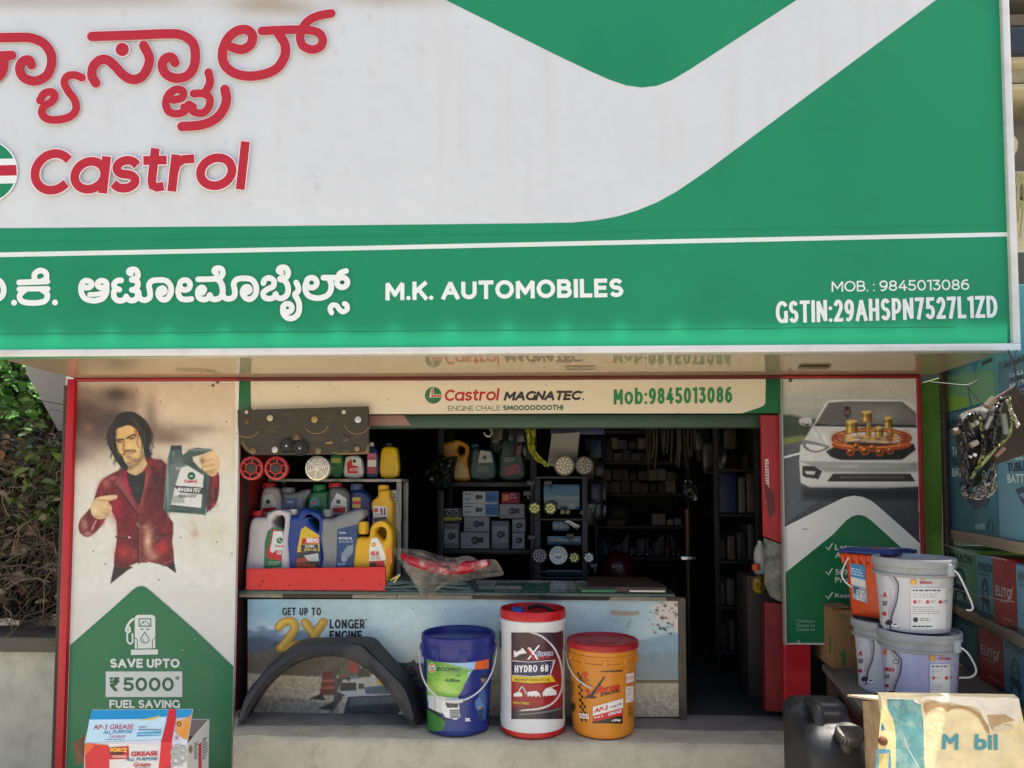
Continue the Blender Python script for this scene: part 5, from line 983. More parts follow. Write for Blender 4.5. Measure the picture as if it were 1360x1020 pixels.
A.poly(Z3((1164, 530), (1206, 522), (1206, 605), (1164, 614)), WHl); A.greek(*Z3((1168, 534))[0], *Z3((1202, 606))[0], 8, (120, 110, 110)); A.greek(*Z3((1180, 630))[0], *Z3((1206, 690))[0], 7, (90, 60, 30)); A.greek(*Z3((868, 500))[0], *Z3((896, 580))[0], 6, (110, 66, 28)); A.circ(*Z3((884, 636))[0], 2.6, BK, n=16, ry=6)
A.build('label_lettering', b3)
bail(c, .152, .146, c.z + .318, .12, .0028, wirem, 'wire_handle', b3, a0=math.pi * .62, a1=math.pi * 1.0, rot=0)
# ------------------------------------------------------------------ black wheel arch liner leaning on the counter
fd = thing('wheel_arch_liner', 'black plastic wheel arch liner leaning against the landscape banner', 'car part', (PY(440, 950, 3.25).x, 3.25, LEDGE))
Z = zm(300, 760, .255)
inn = [(94, 778), (130, 700), (180, 620), (240, 550), (300, 500), (370, 458), (450, 434), (540, 428), (610, 438), (680, 464), (740, 502), (800, 556), (850, 616), (890, 672), (930, 735), (963, 796)]
rib = [(68, 782), (105, 672), (160, 590), (220, 515), (300, 450), (360, 404), (420, 384), (520, 382), (620, 384), (698, 386), (760, 440), (820, 495), (870, 545), (920, 600), (955, 680), (984, 792)]
outp = [(70, 770), (112, 640), (170, 560), (235, 486), (310, 418), (370, 372), (430, 350), (530, 345), (640, 343), (764, 344), (820, 396), (870, 450), (920, 508), (970, 575), (1012, 640), (1040, 745)]
NS = 5
I_ = smooth_loop(inn, NS, False); R_ = smooth_loop(rib, NS, False); O_ = smooth_loop(outp, NS, False); k = len(I_)
vs = []; fs = []
bkI = [(x + (18 if i < k // 2 else 10), y + 4) for i, (x, y) in enumerate(I_)]
for i in range(k):
    rows = [PY(*Z(bkI[i])[0], 3.335), PY(*Z(I_[i])[0], 3.17), PY(*Z(((I_[i][0] + R_[i][0]) / 2, (I_[i][1] + R_[i][1]) / 2))[0], 3.158), PY(*Z(R_[i])[0], 3.165), PY(*Z(((R_[i][0] * .9 + O_[i][0] * .1), (R_[i][1] * .9 + O_[i][1] * .1)))[0], 3.178), PY(*Z(((R_[i][0] * .85 + O_[i][0] * .15), (R_[i][1] * .85 + O_[i][1] * .15)))[0], 3.172), PY(*Z(O_[i])[0], 3.26), PY(*Z((O_[i][0], O_[i][1] + 14))[0], 3.33)]
    vs += rows
q = 8
for i in range(k - 1):
    for j in range(q - 1): fs.append([i * q + j, i * q + j + 1, (i + 1) * q + j + 1, (i + 1) * q + j])
m = MB(); m.add(vs, fs, M((42, 43, 46), rough=.5, var=.2, vs=7, bump=.12, bs=160, dirt=.35, dirtc=(96, 92, 86), ds=7, dthr=.52))
zmin = min(v.z for v in m.v); m.v = [Vector((v.x, v.y, max(v.z, BASE))) for v in m.v]
o = m.build('liner_shell', fd, smooth=40); md = o.modifiers.new('thick', 'SOLIDIFY'); md.thickness = .005; md.offset = -1
# ------------------------------------------------------------------ bottle display at the left of the counter
Z7 = zm(300, 480, .3137)
tr = thing('display_tray', 'red fronted stepped tray holding the oil cans at the left end', 'tray', (PY(420, 780, 3.4).x, 3.5, CT))
m = MB(); solid(m, [[(326.5, 755.5), (512, 753), (512, 785), (326.5, 787.5)]], 3.345, .014, .002, M((206, 30, 32), rough=.3, var=.06, dirt=.12, dirtc=(120, 30, 30)))
for v in m.v: v.z = max(v.z, CT + .001)
fb = m.build('front_board', tr)
m = MB()
for p in ((350, 772), (384, 778), (455, 771), (505, 776), (345, 778)): screw(m, p[0], p[1], 3.345, .003, (90, 30, 28))
m.build('screw', fb)
zr = PY(400, 716, 3.56).z; tx0, tx1 = inL + .01, PY(525, 700, 3.56).x
m = MB(); m.box(((tx0 + tx1) / 2, 3.575, (CT + zr) / 2), (tx1 - tx0, .14, zr - CT - .002), M((90, 24, 26), rough=.6)); m.build('riser', tr)
def shelfm(): return M((150, 150, 146), rough=.5, metal=.3, var=.2, vs=9, dirt=.4, dirtc=(84, 72, 60), ds=12)
ws = thing('metal_shelf', 'small grey metal shelf standing over the back row of cans', 'shelf', (PY(445, 790, 3.62).x, 3.66, CT))
zs = PY(440, 636, 3.6).z; sx0, sx1 = PY(356, 636, 3.6).x, PY(533, 636, 3.6).x
m = MB(); m.box(((sx0 + sx1) / 2, 3.7, zs - .007), (sx1 - sx0, .2, .014), shelfm(), bev=.002); m.build('shelf_plate', ws)
m = MB(); m.box((sx1 - .012, 3.612, (CT + zs - .016) / 2), (.024, .02, zs - CT - .016), shelfm(), bev=.002); m.build('leg', ws)
m = MB(); m.box((sx0 + .012, 3.79, (CT + zs - .016) / 2), (.024, .02, zs - CT - .016), shelfm(), bev=.002); m.build('leg', ws)
m = MB(); m.box((sx1 - .012, 3.79, (CT + zs - .016) / 2), (.024, .02, zs - CT - .016), shelfm(), bev=.002); m.build('leg', ws)
A = Art(plane(3.6), lift=.003); A.poly(Z7((700, 545), (722, 545), (738, 715), (714, 722)), (176, 172, 164)); A.greek(*Z7((708, 560))[0], *Z7((728, 710))[0], 12, (70, 70, 70)); A.build('price_tag', ws)
def bottle(label, loops, Y, thick, c, base_z, cap=None, capc=(170, 24, 28), bev=.018, art=None, rough=.3, name='oil_can', cat='oil can', group='oil cans on display', zf=Z7):
    pts = [zf(*lp) for lp in loops]
    cx = sum(p[0] for p in pts[0]) / len(pts[0]); by = max(p[1] for p in pts[0])
    t = thing(name, label, cat, PY(cx, by, Y + thick / 2), 0, group); t.location.z = base_z; WM[t.name] = Matrix.Translation(t.location)
    m = MB(); solid(m, pts, Y, thick, bev, plast(c, rough=rough, dirt=.12), smooth=3)
    lo = min(v.z for v in m.v); hi = max(v.z for v in m.v)
    m.v = [Vector((v.x, v.y, base_z + (v.z - lo) * (hi - base_z) / (hi - lo))) for v in m.v]
    m.build('body', t, smooth=50)
    if cap:
        (x0, y0, x1, y1) = cap; a = PY(*zf((x0, y0))[0], Y + thick / 2); b = PY(*zf((x1, y1))[0], Y + thick / 2); r = (b.x - a.x) / 2; h = a.z - b.z
        m = MB(); m.lathe([(r * .98, 0), (r, .002), (r, h * .8), (r * .94, h), (0, h)], Vector(((a.x + b.x) / 2, Y + thick / 2, b.z)), plast(capc, rough=.35), n=20)
        for k in range(14):
            an = k * math.pi / 7; m.box(None, (.002, .002, h * .75), plast(capc), M4=Matrix.Translation(((a.x + b.x) / 2 + r * math.cos(an), Y + thick / 2 + r * math.sin(an), b.z + h * .42)), bev=0)
        m.build('cap', t)
    if art:
        A = Art(plane(Y + .001), lift=.0012, rough=.32); art(A); A.build('label', t)
    return t
def P7(A, pts, c): A.poly(Z7(*pts), c)
def T7(A, s, x0, y0, x1, y1, c, **k): A.text(s, [Z7((x0, y0))[0], Z7((x1, y1))[0]], c, **k)
# front row
def a1(A):
    P7(A, [(176, 720), (196, 702), (236, 706), (240, 740), (236, 872), (160, 876), (164, 770)], (22, 112, 66)); P7(A, [(196, 712), (236, 716), (236, 846), (214, 840), (180, 836), (170, 812), (186, 770)], (190, 28, 36)); P7(A, [(202, 718), (240, 720), (240, 800), (212, 800), (196, 812), (186, 800), (194, 764)], (214, 216, 212))
    A.circ(*Z7((228, 758))[0], 4.2, (20, 96, 64), n=20); A.stroke(Z7((224, 748), (226, 760), (238, 762)), 1, (214, 216, 212), smooth=1); T7(A, 'Castrol', 208, 776, 244, 786, (190, 34, 40), bold=.03); T7(A, 'GTX', 216, 804, 236, 818, (224, 220, 216), bold=.03); A.greek(*Z7((180, 848))[0], *Z7((234, 866))[0], 2, (160, 200, 176))
bottle('white can with red cap and green label, first in the front row', [[(116, 655), (160, 655), (168, 650), (172, 640), (200, 630), (250, 630), (270, 642), (268, 690), (262, 740), (258, 880), (92, 880), (92, 740), (98, 680)], [(192, 672), (212, 650), (238, 650), (246, 670), (236, 708), (222, 700)]], 3.40, .1, (196, 190, 192), CT + .001, (115, 632, 160, 656), art=a1)
def a2(A):
    P7(A, [(318, 712), (336, 698), (396, 736), (396, 808), (300, 812)], (206, 176, 40)); P7(A, [(300, 808), (396, 804), (394, 876), (294, 876)], (44, 46, 56)); P7(A, [(322, 750), (396, 744), (396, 770), (320, 774)], (190, 30, 36)); T7(A, 'SERVO', 340, 748, 394, 768, (226, 220, 214), bold=.04); P7(A, [(318, 776), (390, 774), (390, 806), (318, 806)], (30, 36, 70)); T7(A, 'SUPER', 336, 778, 376, 788, (230, 226, 220), bold=.02); T7(A, '20W-40', 330, 791, 384, 803, (214, 190, 60), bold=.02)
    P7(A, [(300, 836), (340, 830), (350, 846), (300, 856)], (176, 60, 50)); P7(A, [(330, 822), (390, 812), (394, 846), (350, 846)], (190, 192, 190)); P7(A, [(296, 858), (336, 854), (380, 862), (380, 874), (296, 874)], (160, 70, 44))
bottle('blue can with yellow label and slanting handle, second in the front row', [[(266, 646), (302, 646), (306, 630), (330, 620), (384, 634), (412, 660), (410, 720), (402, 760), (398, 880), (238, 880), (248, 740), (256, 670)], [(350, 660), (376, 654), (392, 670), (392, 698), (374, 690)]], 3.41, .1, (26, 58, 132), CT + .001, (266, 626, 304, 648), (214, 212, 206), art=a2)
def a3(A):
    P7(A, [(472, 710), (556, 690), (556, 760), (540, 872), (466, 876)], (28, 60, 110)); T7(A, 'TATA', 478, 722, 508, 730, (200, 208, 216), bold=.03); T7(A, 'GENUINE OIL', 478, 758, 540, 768, (170, 186, 206), bold=.0); P7(A, [(486, 820), (516, 780), (540, 776), (538, 810), (500, 850)], (120, 140, 160)); A.circ(*Z7((500, 838))[0], 4, (150, 166, 180), n=14); P7(A, [(470, 852), (536, 846), (534, 868), (468, 872)], (44, 90, 140)); A.greek(*Z7((474, 854))[0], *Z7((510, 866))[0], 2, (190, 200, 210)); T7(A, 'MOTOR OIL', 478, 744, 536, 754, (216, 220, 226), bold=.02)
bottle('grey can with blue label and rising grip, third in the front row', [[(412, 656), (452, 656), (470, 648), (540, 628), (572, 624), (586, 634), (584, 652), (556, 682), (552, 760), (546, 880), (398, 880), (408, 790), (398, 720), (398, 670)]], 3.41, .1, (128, 130, 132), CT + .001, (412, 626, 454, 658), (120, 122, 124), art=a3)
def a4(A):
    P7(A, [(616, 750), (640, 746), (660, 780), (676, 830), (672, 860), (608, 862), (606, 800)], (222, 220, 212)); A.circ(*Z7((626, 776))[0], 3, (206, 60, 34), n=14); A.circ(*Z7((626, 776))[0], 2.2, (222, 180, 40), n=14); T7(A, 'HELIX', 612, 804, 650, 822, (190, 30, 36), bold=.04); P7(A, [(608, 846), (672, 842), (672, 872), (606, 874)], (190, 36, 36)); P7(A, [(608, 852), (636, 850), (636, 874), (606, 874)], (40, 40, 44)); P7(A, [(676, 800), (700, 770), (704, 850), (684, 870)], (214, 120, 40)); A.greek(*Z7((614, 826))[0], *Z7((660, 842))[0], 2, (120, 90, 70))
bottle('yellow can with white and red label, last in the front row', [[(562, 726), (602, 726), (608, 700), (624, 682), (660, 676), (694, 690), (706, 720), (702, 790), (692, 850), (688, 880), (544, 880), (542, 780), (548, 742)], [(632, 712), (646, 696), (668, 696), (678, 716), (668, 736), (650, 728)]], 3.39, .1, (214, 164, 26), CT + .001, (562, 678, 604, 730), (216, 170, 30), art=a4)
# back row on the riser
def lab(cols, box, txt=None):
    def f(A):
        x0, y0, x1, y1 = box; n = len(cols)
        for i, cc in enumerate(cols): P7(A, [(x0, y0 + (y1 - y0) * i / n), (x1, y0 + (y1 - y0) * i / n), (x1, y0 + (y1 - y0) * (i + 1) / n), (x0, y0 + (y1 - y0) * (i + 1) / n)], cc)
        if txt: T7(A, txt[0], *txt[1], txt[2], bold=.02)
    return f
def a5(A):
    P7(A, [(160, 570), (196, 560), (214, 600), (216, 640), (152, 640)], (206, 206, 202)); A.circ(*Z7((178, 594))[0], 3, (30, 60, 50), n=16); T7(A, 'Castrol', 162, 606, 196, 614, (180, 40, 44), bold=.02); P7(A, [(156, 620), (214, 616), (214, 636), (154, 638)], (170, 30, 38))
bottle('pale can with red cap, first in the back row under the red horns', [[(162, 534), (206, 534), (224, 560), (232, 620), (232, 760), (142, 760), (142, 600), (150, 560)]], 3.54, .08, (170, 160, 160), zr + .001, (158, 514, 210, 536), (160, 26, 32), art=a5)
bottle('silver can with a twin neck and blue label, second in the back row', [[(242, 556), (290, 556), (306, 550), (340, 540), (354, 546), (350, 570), (330, 620), (326, 760), (236, 760), (236, 580)]], 3.55, .08, (110, 116, 122), zr + .001, (240, 534, 292, 558), (120, 120, 122), art=lab([(40, 74, 130), (30, 60, 116)], (250, 580, 302, 640), ('TATA', (256, 590, 284, 600), (200, 206, 214))))
def a6(A): P7(A, [(356, 590), (376, 572), (398, 590), (396, 610), (360, 612)], (36, 130, 150)); P7(A, [(360, 600), (378, 584), (380, 606)], (190, 50, 44)); P7(A, [(350, 612), (404, 612), (402, 640), (350, 640)], (18, 84, 50))
bottle('green can with a green cap, third in the back row', [[(372, 548), (424, 548), (430, 590), (426, 760), (344, 760), (344, 590), (356, 560)]], 3.55, .08, (22, 100, 54), zr + .001, (372, 522, 424, 550), (24, 108, 58), art=a6)
def a7(A):
    P7(A, [(446, 600), (470, 556), (510, 580), (512, 640), (438, 648)], (200, 202, 198)); A.circ(*Z7((476, 594))[0], 3, (30, 60, 50), n=16); T7(A, 'Castrol', 456, 608, 494, 616, (180, 40, 44), bold=.02); P7(A, [(450, 620), (508, 616), (506, 640), (446, 642)], (170, 30, 38))
bottle('dark grey can with a red cap, fourth in the back row', [[(440, 534), (490, 534), (516, 556), (526, 600), (522, 760), (430, 760), (430, 580)]], 3.55, .08, (88, 90, 92), zr + .001, (438, 514, 492, 536), (168, 26, 32), art=a7)
bottle('dark blue can with a white ribbed cap, fifth in the back row', [[(534, 546), (578, 546), (604, 570), (616, 610), (608, 760), (526, 760), (526, 580)]], 3.55, .08, (22, 44, 96), zr + .001, (530, 518, 580, 548), (60, 70, 110), art=lab([(200, 164, 60), (190, 40, 40), (200, 164, 60)], (536, 576, 570, 620)))
def a8(A):
    P7(A, [(624, 610), (682, 616), (684, 660), (626, 690), (622, 680)], (214, 208, 204)); A.circ(*Z7((636, 630))[0], 3, (206, 70, 34), n=14); P7(A, [(654, 620), (662, 620), (664, 650), (656, 652)], (90, 40, 90)); P7(A, [(668, 620), (676, 620), (676, 650), (668, 652)], (90, 40, 90)); T7(A, 'Shell', 630, 644, 650, 652, (190, 40, 40), bold=.02); P7(A, [(624, 662), (680, 656), (680, 668), (626, 680)], (40, 40, 48))
bottle('tall yellow can with a purple and white label beside the price tag', [[(646, 545), (690, 545), (694, 580), (706, 610), (706, 690), (712, 780), (640, 780), (630, 700), (612, 640), (616, 600), (640, 575)]], 3.52, .08, (208, 158, 28), zr + .001, (646, 524, 690, 548), (212, 160, 30), art=a8)
# upper shelf
def shelf_bottle(*a, **k): return bottle(*a, zs + .001, **k)
bottle('green bottle half hidden by the chrome horn grille on the shelf', [[(440, 400), (494, 396), (492, 492), (440, 492)]], 3.66, .06, (26, 96, 50), zs + .001, None, name='oil_bottle', cat='oil bottle', group='bottles on the metal shelf', bev=.012, art=lambda A: A.rect(*Z7((446, 410))[0], *Z7((486, 430))[0], (150, 150, 60)))
def a9(A): P7(A, [(512, 430), (530, 414), (556, 420), (558, 474), (516, 474)], (188, 40, 44)); P7(A, [(534, 412), (572, 412), (572, 446), (536, 440)], (206, 206, 202)); A.circ(*Z7((544, 422))[0], 2.4, (30, 60, 50), n=14); T7(A, 'ACTIV', 524, 452, 556, 464, (214, 206, 206), bold=.02)
bottle('white bottle with a red swoosh label on the metal shelf', [[(512, 402), (552, 398), (574, 420), (576, 492), (500, 492), (502, 420)]], 3.64, .06, (188, 186, 182), zs + .001, None, name='oil_bottle', cat='oil bottle', group='bottles on the metal shelf', bev=.012, art=a9)
bottle('dark blue spray bottle with a pink label on the metal shelf', [[(606, 362), (626, 362), (642, 390), (644, 486), (594, 488), (596, 392)]], 3.64, .05, (34, 44, 84), zs + .001, (610, 344, 626, 362), (190, 190, 190), name='oil_bottle', cat='oil bottle', group='bottles on the metal shelf', bev=.01, art=lab([(180, 90, 110), (206, 196, 196), (150, 50, 70)], (600, 390, 636, 474), ('WASH', (604, 404, 632, 412), (40, 40, 70))))
bottle('plain yellow bottle at the right end of the metal shelf', [[(668, 362), (712, 362), (726, 390), (726, 488), (654, 490), (654, 392)]], 3.64, .06, (196, 160, 24), zs + .001, (678, 346, 704, 364), (40, 60, 50), name='oil_bottle', cat='oil bottle', group='bottles on the metal shelf', bev=.014, art=lambda A: A.stroke(Z7((668, 400), (664, 440), (668, 478), (712, 478), (714, 400)), .8, (170, 132, 16), smooth=2))
# ------------------------------------------------------------------ dark plywood board with horns in front of them
hb = thing('horn_board', 'dark scratched plywood board with washers hanging below the header', 'display board', (PY(400, 605, Yp - .03).x, Yp - .03, PY(400, 606, Yp - .03).z))
m = MB(); solid(m, [smooth_loop(Z7((48, 206), (320, 198), (602, 190), (606, 390), (330, 396), (110, 396), (80, 376), (58, 340), (50, 280)), 1)], Yp - .035, .016, .003, M((62, 56, 48), rough=.75, var=.28, vs=7, bump=.4, bs=60, dirt=.5, dirtc=(104, 90, 70), ds=11, dthr=.52, sc=(1, 1, 3)))
m.build('plywood', hb)
A = Art(plane(Yp - .035), lift=.0008, rough=.8)
for c0, r0, s0, s1 in (((90, 262), 60, .6, 2.4), ((382, 250), 56, .5, 2.5), ((556, 250), 58, .4, 2.8), ((480, 330), 60, .9, 2.0), ((300, 400), 70, 4.0, 5.0)):
    A.stroke(Z7(*[(c0[0] + r0 * math.cos(s0 + (s1 - s0) * i / 9), c0[1] + r0 * math.sin(s0 + (s1 - s0) * i / 9)) for i in range(10)]), 1.0, (138, 112, 72), smooth=1)
A.poly(Z7((420, 344), (450, 338), (452, 348), (424, 350)), (150, 124, 78)); A.poly(Z7((598, 360), (606, 350), (606, 392), (470, 396), (500, 388), (590, 384)), (120, 94, 62)); A.poly(Z7((62, 300), (68, 330), (82, 356), (110, 384), (104, 392), (72, 356)), (112, 88, 58)); A.build('scratches', hb)
def wash(p, r, c, ci=(40, 34, 28)):
    q = PY(*Z7(p)[0], Yp - .036); m.lathe([(r, 0), (r, .004), (r * .5, .006), (r * .45, .003), (0, .003)], q, M(c, rough=.4, metal=.6, var=.2), n=18, axis=Matrix.Rotation(R(90), 4, 'X'))
for p, r, c in (((88, 214), .008, (190, 180, 170)), ((188, 240), .0135, (196, 180, 150)), ((376, 246), .014, (170, 140, 90)), ((500, 214), .009, (190, 186, 180)), ((560, 246), .0145, (196, 200, 198)), ((90, 252), .011, (104, 86, 58)), ((300, 318), .014, (110, 92, 70)), ((508, 328), .013, (90, 80, 66)), ((208, 374), .0135, (204, 200, 186)), ((116, 378), .0135, (120, 100, 70)), ((392, 378), .0135, (130, 112, 84)), ((556, 370), .011, (150, 120, 74))):
    m = MB(); wash(p, r, c); m.build('washer', hb)
for p, r in (((262, 358), .0315), ((318, 368), .034)):
    q = PY(*Z7(p)[0], Yp - .037); m = MB(); m.lathe([(r, 0), (r, .012), (r * .9, .015), (r * .82, .012), (r * .6, .012), (r * .55, .016), (0, .016)], q, M((30, 29, 28), rough=.55), n=28, axis=Matrix.Rotation(R(90), 4, 'X')); o = m.build('rubber_disc', hb)
    m = MB(); m.ball(q + Vector((0, -.017, 0)), .0055, M((214, 208, 196), rough=.3, metal=.6)); m.build('bolt', o)
def horn(px, r, label):
    q = PY(px, 622, 3.30); t = thing('car_horn', label, 'horn', q, 0, 'horns hung under the plywood board'); ax = Matrix.Rotation(R(90), 4, 'X')
    m = MB(); m.lathe([(r, -.02), (r * 1.02, 0), (r, .006), (r * .82, .008), (r * .78, .003)], q, M((176, 42, 36), rough=.4, dirt=.3), n=36, axis=ax, cap=False)
    for k in range(6):
        a = k * math.pi / 3 + .4; m.box(None, (r * .42, .007, .006), M((176, 42, 36), rough=.4), M4=Matrix.Translation(q + Vector((r * .66 * math.cos(a), -.004, r * .66 * math.sin(a)))) @ Matrix.Rotation(-a, 4, 'Y'), bev=.001)
    m.lathe([(r * .52, .002), (r * .5, .009), (r * .42, .009), (r * .4, .004)], q, M((176, 42, 36), rough=.4), n=28, axis=ax, cap=False); m.build('grille', t)
    m = MB(); m.lathe([(r * .97, -.018), (r * .97, -.004), (0, -.004)], q, M((40, 22, 20), rough=.6), n=28, axis=ax)
    m.lathe([(r * .38, -.003), (r * .36, .006), (r * .1, .008), (0, .008)], q, M((46, 40, 38), rough=.4), n=24, axis=ax); m.build('housing', t)
    for k in range(8):
        a = k * math.pi / 4 + .2; m = MB(); m.ball(q + Vector((r * .9 * math.cos(a), -.0085, r * .9 * math.sin(a))), .0022, M((216, 180, 170), rough=.4), seg=8); m.build('rivet', t)
    m = MB(); m.tube([q + Vector((0, .012, r)), q + Vector((0, .0, r + .03)), q + Vector((0, -.005, r + .05))], .002, M((70, 66, 60)), n=6); m.build('hanger', t)
horn(334.5, .0525, 'round red car horn at the far left under the plywood board'); horn(367.3, .0525, 'round red car horn between the other red horn and the chrome one')
q = PY(422, 622, 3.29); t = thing('car_horn', 'round chrome car horn with slotted rings under the plywood board', 'horn', q, 0, 'horns hung under the plywood board'); ax = Matrix.Rotation(R(90), 4, 'X'); chm = M((206, 196, 178), rough=.28, metal=.5, var=.08)
m = MB(); m.lathe([(.056, -.02), (.056, 0), (.054, .006), (.046, .008)], q, chm, n=40, axis=ax, cap=False)
for r0 in (.040, .031, .022, .013): m.lathe([(r0 + .0032, .002), (r0 + .003, .008), (r0 - .003, .008), (r0 - .0032, .002)], q, chm, n=36, axis=ax, cap=False)
for k in range(3):
    a = k * math.pi / 3 + .3; m.box(None, (.094, .006, .006), chm, M4=Matrix.Translation(q + Vector((0, -.006, 0))) @ Matrix.Rotation(-a, 4, 'Y'), bev=.001)
m.lathe([(.01, .002), (.009, .011), (0, .012)], q, chm, n=18, axis=ax); m.build('grille', t)
m = MB(); m.lathe([(.054, -.02), (.054, .001), (0, .001)], q, M((26, 24, 22), rough=.6), n=28, axis=ax); m.build('housing', t)
m = MB(); m.tube([q + Vector((0, .01, .05)), q + Vector((0, 0, .085)), q + Vector((0, -.004, .1))], .002, M((70, 66, 60)), n=6); m.build('hanger', t)
# ------------------------------------------------------------------ bag, cloth on the counter
tl = thing('folded_cloth', 'folded grey green cloth lying on the counter under the clear bag', 'cloth', (PY(575, 780, 3.45).x, 3.45, CT))
cm = M((78, 98, 96), rough=.8, var=.25, vs=10, bump=.5, bs=30)
for k in range(3):
    bm = bmesh.new(); bmesh.ops.create_grid(bm, x_segments=18, y_segments=10, size=.5); rr = random.Random(k)
    for v in bm.verts: v.co = Vector((v.co.x * (.42 - .03 * k), v.co.y * .24, .012 + .018 * k + .006 * math.sin(v.co.x * 17 + k) * math.cos(v.co.y * 13 + k * 2) - .02 * max(0, abs(v.co.x) - .42) * 4 - (.012 if abs(v.co.y) > .45 else 0)))
    m = MB(); m.bm(bm, cm, Matrix.Translation((PY(572, 780, 3.45).x, 3.46, CT + .002))); o = m.build('fold', tl); o.modifiers.new('thick', 'SOLIDIFY').thickness = .006
bg_ = thing('plastic_bag', 'crumpled clear plastic bag with a red and white part inside on the counter', 'bag', PZ(590, 782, CT))
edge = [(70, 800), (110, 790), (200, 800), (300, 830), (390, 822), (440, 846), (500, 838), (530, 880), (536, 905), (470, 916), (400, 925), (340, 935), (280, 950), (215, 1008), (180, 975), (140, 910), (100, 850)]
Z8 = zm(500, 480, .3138)
ep = smooth_loop(Z8(*edge), 3)
cx, cy = Z8((290, 870))[0]; vs = []; fs = []; NR = 9; n = len(ep); rr = random.Random(21)
for rI in range(NR + 1):
    f = rI / NR
    for i, (x, y) in enumerate(ep):
        px, py = cx + (x - cx) * f, cy + (y - cy) * f
        p = PY(px, py, 3.32 - .05 * (1 - f) + .012 * math.sin(i * .9 + rI) * f + rr.uniform(-.007, .007)); vs.append(p)
for rI in range(NR):
    for i in range(n): fs.append([rI * n + i, rI * n + (i + 1) % n, (rI + 1) * n + (i + 1) % n, (rI + 1) * n + i])
m = MB(); m.add(vs, fs, clear_mat((150, 140, 130), .36, .14)); m.build('film', bg_, smooth=60)
ctr = smooth_loop(Z8((110, 822), (170, 850), (260, 872), (340, 876), (420, 864), (470, 850)), 5, False)
m = MB(); m.tube([PY(x, y, 3.31 + .01 * math.sin(i)) for i, (x, y) in enumerate(ctr)], [.012 + .018 * math.sin(math.pi * min(max(i / len(ctr), .04), .96)) for i in range(len(ctr))], M((168, 22, 44), rough=.3, var=.25, vs=25, dirt=.95, dirtc=(226, 206, 204), ds=16, dthr=.5), n=10); m.build('red_part', bg_)
m = MB(); m.tube([PY(*Z8((60, 925))[0], 3.36), PY(*Z8((84, 912))[0], 3.35), PY(*Z8((100, 900))[0], 3.34), PY(*Z8((74, 935))[0], 3.35)], .004, M((206, 190, 110), rough=.5), n=6); m.build('tie', bg_)
# ------------------------------------------------------------------ carton of grease at the lower left
Zc = zm(80, 760, .2549)
FL, FR = PY(*Zc((128, 890))[0], 2.55), PY(*Zc((662, 880))[0], 2.55); zt = FL.z; FR.z = zt
BR = PZ(*Zc((778, 766))[0], zt); BL_ = FL + (BR - FR); zb = zt - .24
gc_ = thing('grease_carton', 'open white and blue carton of grease with red tape at the lower left', 'carton', (FL + BR) / 2 - Vector((0, 0, .24)))
cb = M((206, 206, 206), rough=.6, var=.06, dirt=.15); cbr = M((126, 92, 60), rough=.85, var=.15)
def wall2(m, a, b, th, mat):
    d = (b - a).normalized(); nrm = Vector((-d.y, d.x, 0)) * th
    lo = lambda p: Vector((p.x, p.y, zb))
    m.hexa([lo(a), lo(b), b.copy(), a.copy()], [lo(a + nrm), lo(b + nrm), b + nrm, a + nrm], mat)
m = MB()
for a, b in ((FL, FR), (FR, BR), (BR, BL_), (BL_, FL)): wall2(m, a, b, .004, cb)
m.add([(FL.x, FL.y, zb + .002), (FR.x, FR.y, zb + .002), (BR.x, BR.y, zb + .002), (BL_.x, BL_.y, zb + .002)], [[0, 1, 2, 3]], cbr)
m.build('box_body', gc_)
f0, f1 = PY(*Zc((690, 714))[0], 2.64), PY(*Zc((166, 718))[0], 2.64)
lift_ = Vector((0, -.002, .001))
m = MB(); m.hexa([FL + lift_, FR + lift_, f0, f1], [FL + lift_ + Vector((0, .004, 0)), FR + lift_ + Vector((0, .004, 0)), f0 + Vector((0, .004, 0)), f1 + Vector((0, .004, 0))], cb); m.build('front_flap', gc_)
lf = [FL + Vector((-.003, .0, 0)), BL_ + Vector((-.003, 0, 0)), PY(*Zc((110, 870))[0], 2.72), PY(*Zc((64, 892))[0], 2.6)]
lf2 = [PY(*Zc((128, 850))[0], 2.66), PY(*Zc((128, 985))[0], 2.56), PY(*Zc((84, 1006))[0], 2.56), PY(*Zc((64, 890))[0], 2.62)]
m = MB(); m.hexa(lf2, [p + Vector((.0, .005, .0)) for p in lf2], cbr); m.build('side_flap', gc_)
m = MB(); rf = [FR + Vector((.004, 0, 0)), BR + Vector((.004, 0, 0)), BR + Vector((-.02, -.01, .012)), FR + Vector((-.05, .03, -.01))]; rf = [BR, BL_, BL_ + Vector((.02, -.1, -.03)), BR + Vector((-.01, -.1, -.03))]
m.hexa(rf, [p + Vector((0, 0, -.005)) for p in rf], M((120, 112, 104), rough=.8)); m.build('back_flap', gc_)
nF = (FR - FL).cross(Vector((0, 0, 1))).normalized(); 
if nF.y > 0: nF = -nF
fn = (FR - FL).cross(f0 - FR).normalized()
if fn.y > 0: fn = -fn
mpF = plane_pn(FL + lift_, fn); mpB = plane_pn(FL, nF); 
nR = (BR - FR).cross(Vector((0, 0, 1))).normalized()
if nR.x < 0: nR = -nR
mpR = plane_pn(FR, nR)
A = Art(mpF, lift=.0012, rough=.5)
A.poly(Zc((166, 718), (690, 714), (680, 752), (440, 765), (152, 768)), (24, 138, 186)); A.poly(Zc((152, 768), (440, 765), (555, 752), (530, 870), (132, 888)), (186, 214, 220)); A.poly(Zc((400, 772), (520, 748), (525, 756), (470, 770)), (206, 186, 80)); A.poly(Zc((596, 820), (682, 740), (664, 872), (630, 858)), (216, 138, 44)); A.poly(Zc((600, 775), (630, 770), (686, 752), (684, 764), (610, 850)), (214, 150, 70))
